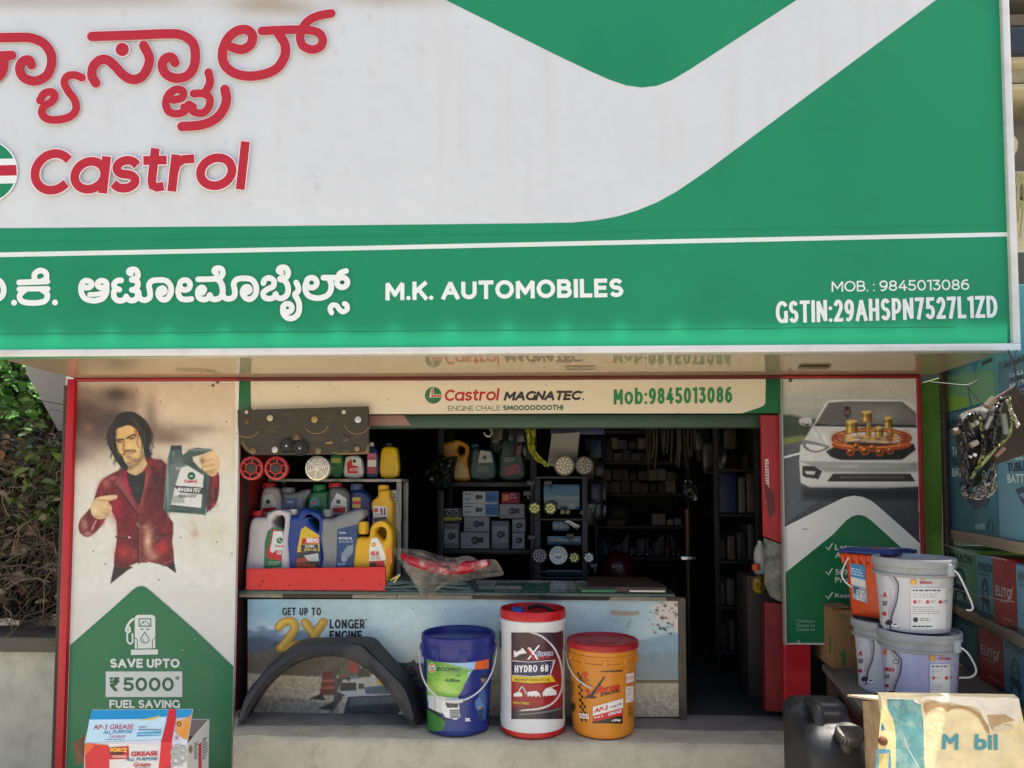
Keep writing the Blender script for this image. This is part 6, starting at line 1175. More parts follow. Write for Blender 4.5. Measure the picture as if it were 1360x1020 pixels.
A.text('AP-3 GREASE', [Zc((176, 794))[0], Zc((384, 792))[0], Zc((382, 816))[0], Zc((172, 820))[0]], (170, 60, 76), bold=.02); A.text('ALL PURPOSE', [Zc((226, 824))[0], Zc((378, 820))[0], Zc((376, 838))[0], Zc((222, 842))[0]], (60, 120, 160), bold=.02, shear=.15); A.text('Grease', [Zc((256, 844))[0], Zc((338, 842))[0], Zc((338, 862))[0], Zc((256, 864))[0]], (186, 70, 90), bold=.0); A.greek(*Zc((236, 870))[0], *Zc((340, 878))[0], 1, (90, 110, 120))
A.text('HIGH', [Zc((408, 802))[0], Zc((450, 810))[0]], (50, 70, 90), bold=.02); A.text('PERFORMANCE', [Zc((408, 816))[0], Zc((528, 824))[0]], (50, 70, 90), bold=.02); A.poly(Zc((402, 834), (526, 828), (522, 850), (398, 854)), (60, 150, 180)); A.text('LONG LIFE GREASE', [Zc((408, 838))[0], Zc((518, 848))[0]], (220, 230, 232), bold=.0)
A.circ(*Zc((620, 790))[0], 3, (60, 50, 50), r2=1.8); A.text('X', [Zc((594, 852))[0], Zc((620, 872))[0]], (190, 50, 60), bold=.0)
A.poly(Zc((566, 714), (604, 713), (604, 758), (580, 884), (524, 886), (556, 770)), (196, 26, 40)); A.build('flap_print', gc_)
A = Art(mpB, lift=.0012, rough=.5)
A.poly(Zc((128, 893), (158, 892), (250, 900), (250, 1100), (128, 1100)), (206, 90, 44)); A.poly(Zc((128, 960), (180, 900), (252, 904), (258, 1100), (140, 1100)), (190, 26, 40)); A.poly(Zc((250, 914), (356, 906), (358, 972), (252, 976)), (176, 30, 38)); A.text('FORCE', [Zc((260, 916))[0], Zc((348, 936))[0]], (230, 190, 60), bold=.03, shear=.15); A.text('GREASE', [Zc((272, 954))[0], Zc((346, 966))[0]], (230, 200, 190), bold=.02); A.poly(Zc((262, 938), (330, 934), (330, 948), (262, 951)), (60, 26, 30))
A.text('GREASE', [Zc((368, 936))[0], Zc((508, 932))[0], Zc((508, 956))[0], Zc((368, 960))[0]], (176, 40, 50), bold=.04); A.text('ALL PURPOSE', [Zc((342, 968))[0], Zc((508, 964))[0], Zc((508, 980))[0], Zc((340, 984))[0]], (60, 110, 150), bold=.03, shear=.15); A.text('Grease', [Zc((382, 992))[0], Zc((470, 990))[0], Zc((470, 1012))[0], Zc((382, 1014))[0]], (186, 56, 66), bold=.02); A.greek(*Zc((390, 1018))[0], *Zc((500, 1030))[0], 1, (60, 110, 150))
A.poly(Zc((526, 886), (582, 884), (572, 1100), (505, 1100)), (196, 26, 40))
for x, y in ((600, 940), (636, 930), (600, 985), (634, 970), (612, 920)): A.circ(*Zc((x, y))[0], 6.5, (150, 154, 156), r2=3.2, n=22)
A.greek(*Zc((545, 1012))[0], *Zc((600, 1020))[0], 1, (60, 50, 50)); A.poly(Zc((610, 1006), (636, 1004), (636, 1016), (610, 1018)), (180, 186, 190)); A.build('front_print', gc_)
A = Art(mpR, lift=.0012, rough=.5); A.poly(Zc((722, 898), (736, 884), (738, 1100), (722, 1100)), (190, 30, 44)); A.circ(*Zc((681, 922))[0], 2.4, (120, 120, 60), n=14, ry=5.5); A.greek(*Zc((700, 890))[0], *Zc((720, 980))[0], 7, (60, 70, 80), skew=-.5); A.greek(*Zc((742, 870))[0], *Zc((770, 985))[0], 8, (70, 80, 90), skew=-.5); A.build('side_print', gc_)
m = MB(); mc = (FL + BR) / 2; m.box((mc.x, mc.y, zb / 2 - .001), (.3, .2, zb - .004), concrete_d, bev=.01); m.build('concrete_block', None, 'grey concrete block under the grease carton', 'block')
# ------------------------------------------------------------------ inside the shop
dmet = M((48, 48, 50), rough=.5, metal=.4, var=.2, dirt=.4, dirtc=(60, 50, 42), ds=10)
def pbox(mb, x0, y0, x1, y1, Y, depth, mat, bev=.003, zlow=None, rz=0):
    a, b = PY(x0, y0, Y), PY(x1, y1, Y); zl = b.z if zlow is None else zlow
    mb.box(((a.x + b.x) / 2, Y + depth / 2, (a.z + zl) / 2), (b.x - a.x, depth, a.z - zl), mat, bev=bev, rz=rz); return mb
YA = 4.3
rk = thing('parts_rack', 'dark slotted metal rack standing behind the counter with bottles and cartons', 'rack', (PY(644, 700, YA).x, YA + .2, .57))
zA1, zA2 = PY(644, 640, YA).z, PY(644, 729.5, YA).z; ax0, ax1 = PY(582, 700, YA).x, PY(712, 700, YA).x
for z in (zA1, zA2, .75, PY(644, 566, YA).z + .05):
    m = MB(); m.box(((ax0 + ax1) / 2, YA + .2, z - .014), (ax1 - ax0 - .002, .4, .026), dmet, bev=.002); m.build('shelf_plate', rk)
for q_, x in enumerate((ax0 + .015, ax1 - .015)):
    for y in (YA - .012, YA + .412):
        m = MB(); m.box((x, y, 1.3), (.035, .02, 1.46), dmet, bev=.002)
        if y < YA:
            for k in range(60): m.box((x, y - .011, .62 + k * .022), (.006, .002, .012), M((12, 12, 12), rough=.8), bev=0)
        m.build('post', rk)
def pcarton(label, x0, y0, x1, y1, c, z, Y=YA + .03, dep=.16, art=None, group='small parts cartons on the rack', rz=0, name='parts_carton'):
    m = MB(); pbox(m, x0, y0, x1, y1, Y, dep, M(c, rough=.6, var=.1, dirt=.12), zlow=z + .001, rz=rz)
    t = thing(name, label, 'carton', (sum(v.x for v in m.v) / len(m.v), Y + dep / 2, z + .001), 0, group); m.build('box', t)
    if art:
        A = Art(plane(Y - .0005), lift=.0012, rough=.5); art(A); A.build('printed_front', t)
    return PY(x0, y0, Y).z
GYc = (116, 118, 122)
def bulbart(x0, y0, x1, y1):
    def f(A):
        w_, h = x1 - x0, y1 - y0; A.rect(x0 + .8, y0 + 1, x1 - .8, y1 - 1, (140, 142, 146)); A.circ(x0 + w_ * .5, y0 + h * .5, min(w_, h) * .22, (30, 30, 32), n=16, ry=min(w_, h) * .24); A.poly([(x0 + w_ * .5, y0 + h * .38), (x0 + w_ * .78, y0 + h * .3), (x0 + w_ * .8, y0 + h * .62), (x0 + w_ * .5, y0 + h * .66)], (44, 44, 48)); A.circ(x0 + w_ * .47, y0 + h * .5, min(w_, h) * .1, (96, 98, 104), n=12)
        A.greek(x0 + 2, y0 + h * .78, x0 + w_ * .5, y0 + h * .9, 1, (70, 72, 76))
    return f
def relart(x0, y0, x1, y1):
    def f(A):
        w_, h = x1 - x0, y1 - y0; A.rect(x0 + w_ * .64, y0 + 1, x1 - .6, y1 - 1, (40, 106, 168)); A.circ(x0 + w_ * .42, y0 + h * .5, 3, (46, 46, 50), n=12, ry=3.6); A.circ(x0 + w_ * .52, y0 + h * .5, 2.4, (70, 72, 78), n=12, ry=3); A.circ(x0 + w_ * .09, y0 + h * .68, 1.2, (40, 40, 44), n=8); A.circ(x0 + w_ * .17, y0 + h * .68, 1.2, (40, 40, 44), n=8); A.greek(x0 + w_ * .06, y0 + h * .2, x0 + w_ * .3, y0 + h * .4, 1, (70, 74, 80)); A.greek(x0 + w_ * .68, y0 + h * .4, x1 - 2, y0 + h * .8, 2, (20, 50, 90))
    return f
z1 = pcarton('plain grey carton with a bulb print at the right bottom of the rack', 680, 707, 697, 729, GYc, zA2, art=bulbart(680, 707, 697, 729))
pcarton('grey carton resting on another at the right end of the rack', 680, 689, 698, 707, (108, 110, 112), z1, art=bulbart(680, 689, 698, 707))
pcarton('tall grey carton third from the left along the bottom row of the rack', 652.5, 692, 676, 729, (112, 114, 118), zA2, art=bulbart(654, 698, 675, 722))
pcarton('tall dark grey carton at the left end of the rack bottom row', 588, 695, 609.5, 729, (104, 106, 110), zA2, art=bulbart(589, 702, 609, 722))
z2 = pcarton('grey carton with a lamp photo on the bottom row of the rack', 611.5, 706.5, 650, 729, GYc, zA2, art=bulbart(611.5, 706.5, 650, 729))
z3 = pcarton('grey carton with a lamp photo, middle of its stack on the rack', 616, 686, 650, 706, (120, 122, 126), z2, art=bulbart(616, 686, 650, 706))
z4 = pcarton('white carton with a blue end, lower of the pair on the rack', 614.5, 668.5, 661.5, 685.5, (190, 194, 198), z3, art=relart(614.5, 668.5, 661.5, 685.5))
pcarton('white carton with a blue end, topmost of its stack on the rack', 614.5, 652.5, 661.5, 668, (190, 194, 198), z4, art=relart(614.5, 652.5, 661.5, 668))
z5 = PY(664, 690, YA + .03).z
def sup(x0, x1, z, y0): pass
z6 = pcarton('grey carton with a blurred lamp print below the small magenta box', 663, 669, 697, 689, (100, 102, 106), PY(664, 689, YA + .03).z, art=bulbart(663, 669, 697, 689), Y=YA + .05)
pcarton('grey carton standing behind the right hand stack on the rack', 655, 690, 679, 729, (70, 72, 76), zA2, Y=YA + .2)
pcarton('small magenta carton with an orange window on the rack', 666, 653.5, 690.5, 668.5, (150, 34, 66), z6, Y=YA + .05, art=lambda A: (A.rect(668, 657, 676, 665, (206, 120, 60)), A.greek(678, 656, 688, 664, 2, (206, 150, 170))))
def speak(A):
    for x in (597, 606): A.circ(x, 682, 4, (120, 122, 124), r2=2.4, n=14)
    A.rect(589, 687, 613, 690, (176, 160, 40)); A.greek(590, 676, 612, 679, 1, (170, 170, 170)); A.greek(590, 690.5, 612, 693, 1, (160, 150, 60))
pcarton('black carton with two rings and a yellow stripe on the rack', 588, 674.5, 613.5, 694.5, (44, 44, 46), PY(600, 694.6, YA + .03).z, art=speak)
# big bottles on the rack's upper shelf
Z8 = zm(500, 480, .3138)
P8 = lambda A, pts, c: A.poly(Z8(*pts), c)
def ya(A): P8(A, [(330, 440), (356, 420), (384, 460), (384, 490), (330, 495)], (190, 160, 110)); P8(A, [(280, 372), (320, 366), (326, 396), (286, 398)], (190, 120, 50))
bottle('big yellow can with an open grip on the dark rack', [[(290, 345), (318, 338), (340, 330), (376, 345), (394, 372), (384, 430), (392, 460), (396, 512), (330, 512), (310, 440), (272, 400), (276, 365)], [(346, 362), (364, 362), (374, 380), (360, 402), (344, 390)]], YA + .08, .1, (190, 132, 34), zA1 + .001, None, zf=Z8, art=ya, group='cans on the dark rack')
def ba(A): P8(A, [(440, 376), (484, 384), (494, 428), (430, 430)], (176, 180, 176)); A.circ(*Z8((458, 406))[0], 2.8, (26, 60, 50), n=14); P8(A, [(420, 440), (490, 440), (488, 480), (420, 480)], (30, 66, 66)); A.greek(*Z8((430, 444))[0], *Z8((484, 470))[0], 3, (110, 130, 130))
bottle('dark teal can with a pale label on the dark rack', [[(404, 366), (430, 362), (440, 372), (480, 370), (500, 400), (502, 510), (396, 510), (394, 420)]], YA + .08, .1, (30, 62, 66), zA1 + .001, (404, 350, 430, 368), (40, 110, 140), zf=Z8, art=ba, group='cans on the dark rack')
bottle('dark teal can with a red label, right end of the dark rack', [[(520, 372), (552, 366), (600, 376), (626, 410), (628, 508), (522, 508), (516, 430)]], YA + .1, .1, (28, 50, 54), zA1 + .001, (526, 352, 552, 372), (60, 64, 66), zf=Z8, art=lambda A: (P8(A, [(540, 450), (600, 430), (612, 470), (550, 486)], (120, 30, 40)), P8(A, [(540, 400), (580, 392), (584, 420), (544, 430)], (90, 100, 100))), group='cans on the dark rack')
def crumple(name, label, cat, edge, Y, mat, zf=Z8, amp=.03, seed=1, nr=7, group=None, dome=.05):
    ep = smooth_loop(zf(*edge), 3); n = len(ep); cx = sum(p[0] for p in ep) / n; cy = sum(p[1] for p in ep) / n; rr = random.Random(seed); vs = []; fs = []
    for rI in range(nr + 1):
        f = rI / nr
        for i, (x, y) in enumerate(ep): vs.append(PY(cx + (x - cx) * f, cy + (y - cy) * f, Y - dome * (1 - f * f) + rr.uniform(-amp, amp) * .5))
    for rI in range(nr):
        for i in range(n): fs.append([rI * n + i, rI * n + (i + 1) % n, (rI + 1) * n + (i + 1) % n, (rI + 1) * n + i])
    b0 = len(vs)
    m = MB(); m.add(vs, fs, mat); o = m.build(name, None, label, cat, group, smooth=25); md = o.modifiers.new('t', 'SOLIDIFY'); md.thickness = .004; md.offset = 1; return o
crumple('plastic_bag', 'dark green plastic bag of parts hanging in front of the rack', 'bag', [(270, 395), (300, 410), (340, 400), (330, 450), (320, 510), (290, 545), (240, 530), (196, 500), (210, 460), (240, 420)], YA - .06, M((34, 40, 38), rough=.25, var=.4, vs=14), amp=.03, seed=4)
m = MB(); m.tube([PY(*p, YA - .05) for p in smooth_loop(Z8((470, 275), (484, 290), (488, 305), (476, 318), (460, 312), (456, 300)), 4, False)], .006, M((190, 188, 182), rough=.35, metal=.5), n=8); m.build('hook', None, 'bent pale metal hook hanging above the rack', 'hook')
cg = thing('cable_bundle', 'hanging bundle of yellow green cables with one orange cable', 'cable', PY(712, 616, 4.05))
rr = random.Random(9); cc = [(176, 176, 40), (150, 170, 44), (190, 190, 60), (96, 150, 50), (190, 96, 40)]
for k in range(9):
    o_ = rr.uniform(-3, 3); pts = [(698 + k * 1.6 + o_ * .3, 562), (700 + k * 1.3, 580), (704 + k * 1.1 + o_, 598), (714 + k * 1.4 + o_, 612), (722 + k + o_, 616 + rr.uniform(-4, 4))]
    m = MB(); m.tube([PY(x, y, 4.05 + rr.uniform(-.02, .02)) for x, y in smooth_loop(pts, 5, False)], .0042, M(cc[4 if k == 4 else k % 4], rough=.4), n=6); m.build('cable', cg)
# paper and blue packet pinned above the lamps
m = MB(); solid(m, [[(733, 576), (770, 574), (766, 616), (748, 622), (727, 618)]], 4.16, .003, .001, M((150, 146, 140), rough=.8, dirt=.2)); pp = m.build('paper_sheet', None, 'pale paper sheet with faint lines hanging behind the two white lamps', 'paper')
m = MB(); pbox(m, 731, 567, 803, 577, 4.2, .05, M((34, 42, 88), rough=.4, var=.3, vs=12)); o = m.build('blue_packet', None, 'long dark blue packet hung across the top of the shop', 'packet')
# lamp stand
YL = 4.1
ls = thing('lamp_stand', 'dark slotted display stand carrying round lamps with teal glass panels', 'display stand', (PY(747, 770, YL).x, YL + .1, CT - .4))
ly0 = .57
for px in (714, 777):
    m = MB(); x = PY(px, 700, YL).x; zt_ = PY(px, 634, YL).z; m.box((x, YL + .02, (ly0 + zt_) / 2), (.03, .02, zt_ - ly0), dmet, bev=.002); m.build('post', ls)
for py in (634, 690, 760, 768):
    m = MB(); pbox(m, 709, py - 1.6, 783, py + 1.6, YL - .004, .022, dmet); m.build('crossbar', ls)
tealm = M((44, 84, 100), rough=.2, var=.25, vs=5, spec=.6)
for (x0, y0, x1, y1) in ((722, 643, 770, 677), (734, 692, 756, 705), (727, 712, 772, 724), (726, 757, 775, 764.5)):
    m = MB(); pbox(m, x0, y0, x1, y1, YL + .03, .006, tealm); m.build('glass_panel', ls)
pk = MB(); pbox(pk, 722, 641, 770, 643, YL + .028, .01, dmet); 
def lamp(px, py, rpx, c, lens, nled, label, Y=YL - .03, bright=(240, 238, 226)):
    q = PY(px, py, Y); r = rpx * Y / 1000; ax = Matrix.Rotation(R(90), 4, 'X')
    t = thing('round_lamp', label, 'lamp', q, 0, 'round lamps on the display stand')
    m = MB(); m.lathe([(r * .5, -.03), (r * .95, -.012), (r, 0), (r, .006), (r * .93, .009), (r * .88, .003), (0, .002)], q, M(c, rough=.35, metal=.2), n=32, axis=ax); m.build('housing', t)
    m = MB(); lm = M(lens, rough=.25, var=.1)
    rings = [(0, 1), (.36, 6), (.68, 12)] if nled > 12 else [(0, 1), (.55, nled - 1)]
    for rr_, n_ in rings:
        for k in range(n_):
            a = 2 * math.pi * k / n_ + rr_; m.ball(q + Vector((rr_ * r * math.cos(a), -.004, rr_ * r * math.sin(a))), r * (.135 if nled > 12 else .25), lm, seg=8)
    m.build('led_cluster', t); m = MB(); m.tube([q + Vector((0, .03, 0)), q + Vector((.0, YL + .02 - Y, .0))], .006, dmet, n=6); m.build('stalk', t); return t
lamp(749.5, 618.5, 13.2, (150, 140, 120), (246, 238, 220), 19, 'large round lamp with bright white leds, left of the top pair')
lamp(776, 618.5, 12.6, (92, 88, 82), (190, 182, 166), 19, 'large round lamp with dull brown housing, right of the top pair')
lamp(710, 675, 8.6, (60, 60, 44), (246, 246, 150), 8, 'yellow led lamp at the left of the middle row'); lamp(731, 675, 8.8, (64, 62, 46), (248, 246, 160), 8, 'yellow led lamp beside the teal panel, second in its row')
lamp(716.5, 738, 10.8, (44, 44, 46), (196, 196, 196), 19, 'dark lamp with scattered small leds at the lower left of the stand'); lamp(762.5, 740.5, 7.6, (60, 60, 44), (248, 246, 150), 8, 'yellow flower shaped led lamp in the bottom row'); lamp(782, 740.5, 7.6, (58, 58, 58), (248, 248, 240), 8, 'white flower shaped led lamp at the right of the bottom row')
lamp(747, 680, 3.4, (50, 50, 44), (206, 206, 140), 5, 'tiny yellow led lamp, left of the small pair'); lamp(754, 680, 3.4, (50, 50, 44), (196, 200, 120), 5, 'tiny yellow led lamp, right of the small pair'); lamp(773, 681, 3.2, (44, 44, 44), (130, 130, 120), 5, 'tiny dim lamp near the right post of the stand')
q = PY(741.6, 737.5, YL - .035); t = thing('round_lamp', 'white ring shaped lamp in the middle of the bottom row', 'lamp', q, 0, 'round lamps on the display stand'); ax = Matrix.Rotation(R(90), 4, 'X'); r = 12 * YL / 1000
m = MB(); m.lathe([(r * .5, -.02), (r, -.006), (r, .004), (r * .94, .008)], q, M((206, 206, 202), rough=.3), n=40, axis=ax, cap=False); m.lathe([(r * .94, .008), (r * .5, .002), (r * .42, .002)], q, M((214, 214, 212), rough=.25), n=40, axis=ax, cap=False)
for k in range(20):
    a = k * math.pi / 10; m.ball(q + Vector((r * .7 * math.cos(a), -.006, r * .7 * math.sin(a))), r * .07, M((150, 150, 146), rough=.2), seg=6)
m.build('housing', t); m = MB(); m.lathe([(r * .42, .002), (r * .36, .008), (0, .009)], q, M((150, 154, 158), rough=.15, metal=.3), n=28, axis=ax); m.build('lens', t); m = MB(); m.tube([q + Vector((0, .02, 0)), q + Vector((0, .06, 0))], .006, dmet, n=6); m.build('stalk', t)
m = MB(); mp_ = [Z8(*p) for p in [((795, 676), (815, 672), (862, 696), (850, 712))]][0]; solid(m, [mp_], YL - .02, .006, .002, M((196, 192, 180), rough=.4)); npm = m.build('number_plate', None, 'small tilted pale plate with a few dark letters on the stand', 'plate')
A = Art(plane(YL - .021), lift=.0008); A.text('JJ18', [Z8((808, 678))[0], Z8((858, 702))[0], Z8((848, 714))[0], Z8((800, 688))[0]], (40, 40, 40), bold=.02); A.build('letters', npm)
rr = random.Random(31); 
for k in range(7):      # small black brackets clipped to the stand
    x, y = ((705, 641), (728, 641), (706, 714), (757, 712), (700, 655), (786, 672), (789, 752))[k]
    t = thing('lamp_bracket', 'small black clip fixed to the lamp display stand', 'bracket', PY(x, y, YL - .01), 0, 'clips on the display stand'); m = MB(); pbox(m, x - 5, y - 3, x + 5, y + 3, YL - .02, .03, M((52, 52, 52), rough=.35)); m.build('clip', t); m = MB(); m.tube([PY(x, y - 2, YL - .024), PY(x + 2, y + 8, YL - .03)], .005, M((90, 90, 88), rough=.3, metal=.6), n=6); m.build('pin', t)
# ------------------------------------------------------------------ wall shelf of little cartons at the back
YW = 5.2
wk = thing('wall_shelf', 'tall dark wall shelf packed with little cartons at the back', 'shelf', (PY(855, 700, YW).x, YW + .2, .57))
wz = [PY(850, y, YW).z for y in (571, 612.5, 654.5, 698, 740)]; wx0, wx1 = PY(794, 650, YW).x, PY(912, 650, YW).x
for z in wz:
    m = MB(); m.box(((wx0 + wx1) / 2, YW + .16, z - .012), (wx1 - wx0, .32, .022), M((54, 48, 44), rough=.7)); m.build('shelf_plate', wk)
for x in (wx0 - .012, wx1 + .012):
    m = MB(); m.box((x, YW + .16, 1.3), (.022, .34, 1.46), M((46, 44, 44), rough=.6)); m.build('side_panel', wk)
rr = random.Random(17)
for row, (x0, x1, zi, hmin) in enumerate(((799, 856, 1, .04), (797, 898, 2, .05))):
    for layer in range(2):
        x = x0 + rr.uniform(0, 3)
        while x < x1:
            wpx = rr.uniform(9, 14.5); h = .066 + rr.uniform(-.016, .014); z = wz[zi] + .001 + layer * .083; g_ = rr.choice(((92, 88, 82), (112, 106, 98), (70, 66, 64), (124, 118, 108), (82, 84, 88), (60, 54, 50)))
            a, b = PY(x, 650, YW).x, PY(min(x + wpx, x1 + 4), 650, YW).x
            m = MB(); m.box(((a + b) / 2, YW + .09 + rr.uniform(-.015, .02), z + h / 2 + .0005), (b - a - .004, .14, h), M(g_, rough=.7, dirt=.2), rz=rr.uniform(-.05, .05)); m.build('small_carton', None, 'small pale carton stacked on the dark wall shelf at the back', 'carton', 'little cartons on the wall shelf'); x += wpx + .5
for x0, x1, y0, c, lb in ((866, 884, 682, (120, 112, 104), 'pale small carton on the middle board of the wall shelf'), (886, 894, 690, (130, 124, 116), 'little white carton beside the pale one on the wall shelf'), (896, 905, 688, (116, 112, 106), 'little grey carton at the right of the middle board'), (806, 830, 690, (74, 64, 56), 'flat brown carton on the middle board of the wall shelf')):
    m = MB(); pbox(m, x0, y0, x1, 698, YW + .03, .12, M(c, rough=.7), zlow=wz[3] + .001); m.build('small_carton', None, lb, 'carton', 'little cartons on the wall shelf')
m = MB(); m.ball(PY(822, 681, YW + .12) + Vector((0, 0, -.0)), (.1, .09, .075), M((46, 44, 44), rough=.6, var=.3, vs=12)); m.build('cloth_bundle', None, 'dark bundle lying on the middle board of the wall shelf', 'bundle')
for k in range(12):
    x = rr.uniform(804, 905); m = MB(); m.ball(PY(x, 735, YW + rr.uniform(.02, .1)) + Vector((0, 0, .0)), rr.uniform(.012, .022), M((150, 146, 140), rough=.25, metal=.8), seg=10)
    lo = min(v.z for v in m.v); m.v = [Vector((v.x, v.y, v.z - lo + wz[4] + .001)) for v in m.v]; m.build('metal_fitting', None, 'small shiny metal fitting lying on the lowest visible shelf board', 'fitting', 'metal fittings on the wall shelf')
m = MB(); q = PY(821, 758, 4.5); m.ball(q, (.1, .09, .12), M((70, 14, 18), rough=.4, var=.3)); hm = m.build('red_canister', None, 'dark red rounded canister behind the counter', 'canister')
A = Art(plane(4.405), lift=.001); A.text('AUTO', [(812, 750), (826, 754)], (170, 150, 150), bold=.02); A.build('letters', hm)
m = MB(); m.box((q.x, 4.55, .57 + (q.z - .11 - .57) / 2), (.3, .25, q.z - .11 - .57), M((50, 44, 40), rough=.7)); m.build('wooden_box', None, 'dark box under the red canister behind the counter', 'box')
# hanging straps
for k in range(16):
    x = 858 + k * 5 + rr.uniform(-1.5, 1.5); L = rr.uniform(28, 58); g_ = rr.choice(((70, 66, 62), (96, 90, 84), (54, 54, 58), (80, 70, 56)))
    pts = [PY(x, 566, 4.9), PY(x + rr.uniform(-2, 2), 566 + L * .5, 4.9), PY(x + rr.uniform(-3, 4), 566 + L, 4.9)]
    m = MB(); m.tube(smooth_loop([tuple(p) for p in pts], 4, False), .008, M(g_, rough=.5), n=6); m.build('hanging_belt', None, 'dark belt hanging from the ceiling in front of the back shelves', 'belt', 'belts hanging from the ceiling')
m = MB(); a, b = PY(841, 563.5, 3.55), PY(896, 569.5, 3.55); m.tube([Vector((a.x, 3.55, (a.z + b.z) / 2)), Vector((b.x, 3.55, (a.z + b.z) / 2))], (a.z - b.z) / 2, M((176, 160, 140), rough=.5, dirt=.3), n=14); tl_ = m.build('tube_light', None, 'unlit cream tube light under the shutter box', 'tube light')
m = MB(); pp0 = PY(913, 681, 4.4); m.lathe([(.02, 0), (.02, pp0.z - .57), (.023, pp0.z - .57), (.023, pp0.z - .55), (.0, pp0.z - .545)], Vector((pp0.x, 4.4, .57)), M((66, 48, 27), rough=.4, metal=.5, var=.3, vs=3), n=20); bp_ = m.build('brass_pole', None, 'upright brass coloured pole in the dark doorway', 'pole')
m = MB(); q = PY(914, 741, 4.37); m.box((q.x, 4.37, q.z), (.09, .05, .022), M((190, 190, 186), rough=.2, metal=.9)); m.build('clamp', bp_)
crumple('foil_bag', 'crumpled silver foil bag hanging in the dark doorway', 'bag', [(405, 510), (430, 505), (470, 530), (478, 560), (450, 595), (420, 585), (405, 550)], 4.3, M((150, 150, 150), rough=.18, metal=.9, var=.3, vs=30), zf=zm(780, 480, .3139), amp=.06, seed=8, nr=5)
def shelfbox(label, x0, y0, x1, y1, Y, c, name='stacked_box', cat='box', dep=.3):
    m = MB(); pbox(m, x0, y0, x1, y1, Y, dep, M(c, rough=.6, var=.2, vs=5, dirt=.3, dirtc=(30, 28, 26))); return m.build(name, None, label, cat)
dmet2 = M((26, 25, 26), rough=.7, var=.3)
# right wall rack inside the doorway
dr = thing('side_rack', 'dark rack along the right wall inside the doorway', 'rack', (PY(985, 800, 4.3).x, 4.3, .57))
for px in (952, 1006):
    m = MB(); x = PY(px, 700, 4.2).x; m.box((x, 4.2, 1.35), (.03, .03, 1.55), dmet2); m.build('post', dr)
sz = []
for py in (622, 682, 745, 806, 866):
    z = PY(980, py, 4.2).z; sz.append(z); m = MB(); m.box(((PY(952, 700, 4.2).x + PY(1006, 700, 4.2).x) / 2, 4.37, z - .01), (PY(1006, 700, 4.2).x - PY(952, 700, 4.2).x - .034, .3, .018), dmet2); m.build('shelf_plate', dr)
for i, (x0, x1, h, c, lb) in enumerate(((955, 978, .22, (22, 32, 74), 'dark blue box on the side rack in the doorway'), (981, 990, .2, (74, 70, 66), 'pale narrow packet on the side rack'), (992, 1003, .22, (58, 54, 50), 'grey packet at the end of the side rack'))):
    m = MB(); pbox(m, x0, 640, x1, 660, 4.24, .2, M(c, rough=.5, var=.2), zlow=sz[1] + .001)
    zt_ = max(v.z for v in m.v); m.v = [Vector((v.x, v.y, sz[1] + .001 + (v.z - sz[1] - .001) * h / (zt_ - sz[1]))) for v in m.v]; m.build('packet', None, lb, 'packet')
for i in range(4):
    x = 955
    while x < 1000:
        wpx = rr.uniform(6, 14); h = rr.uniform(.1, .2); zi = sz[i + 1] if i else None
        if i == 0: break
        a, b = PY(x, 700, 4.24).x, PY(min(x + wpx, 1003), 700, 4.24).x; m = MB(); m.box(((a + b) / 2, 4.33, zi + .001 + h / 2), (b - a - .008, .16, h), M(rr.choice(((54, 48, 42), (38, 36, 36), (72, 66, 60), (50, 34, 28), (30, 38, 46))), rough=.6, var=.2)); m.build('packet', None, 'dim packet standing on a board of the side rack', 'packet', 'packets on the side rack'); x += wpx + 1
wb_ = thing('spray_bottle', 'pale bottle with an orange neck standing inside the right jamb', 'bottle', PY(1010, 762, 3.75)); q = PY(1010, 762, 3.75)
m = MB(); m.lathe([(.028, 0), (.03, .01), (.03, .1), (.022, .13), (.012, .145), (.012, .16), (0, .16)], q, plast((190, 190, 188)), n=20); m.build('body', wb_); m = MB(); m.lathe([(.02, 0), (.02, .03), (0, .03)], q + Vector((-.03, -.03, .02)), plast((206, 90, 40)), n=12); m.build('nozzle', wb_)
crumple('yellow_packet', 'crumpled yellow and white packet at the foot of the right jamb', 'packet', [(705, 915), (745, 905), (755, 960), (740, 985), (710, 980), (698, 950)], 3.7, M((180, 150, 40), rough=.35, var=.3, vs=20, dirt=.8, dirtc=(190, 186, 176), ds=22), zf=zm(780, 480, .3139), amp=.02, seed=12, nr=4)
m = MB(); m.box((PY(1008, 830, 3.75).x, 3.79, (.57 + PY(1010, 762, 3.75).z) / 2), (.14, .2, PY(1010, 762, 3.75).z - .574), M((52, 46, 42), rough=.7, var=.3)); m.build('side_cabinet', None, 'dark narrow cabinet just inside the right jamb', 'cabinet')

rr = random.Random(91)      # blister packs and pouches hung in rows from the ceiling rails
def pouch(px, y0, w_, h, Y, c, label, group):
    p = PY(px, y0, Y); t = Matrix.Translation(p + Vector((0, 0, -h / 2))) @ Matrix.Rotation(rr.uniform(-.5, .5), 4, 'Z') @ Matrix.Rotation(rr.uniform(-.12, .12), 4, 'Y')
    m = MB(); m.box(None, (w_, .022, h), M(c, rough=rr.choice((.25, .4, .55)), var=.3, vs=16, dirt=.5, dirtc=rr.choice(((176, 176, 172), (60, 56, 50), (150, 60, 50))), ds=18, dthr=.55), M4=t, bev=.008); m.build('hanging_pack', None, label, 'pack', group)
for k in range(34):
    pouch(rr.uniform(925, 1004), rr.choice((570, 588, 606)) + rr.uniform(-4, 4), rr.uniform(.05, .09), rr.uniform(.09, .16), rr.uniform(4.5, 5.3), rr.choice(((60, 58, 58), (84, 80, 74), (36, 44, 66), (70, 44, 40), (96, 92, 84), (40, 50, 44))), 'dim blister pack hanging in the dark above the doorway', 'packs hanging above the doorway')
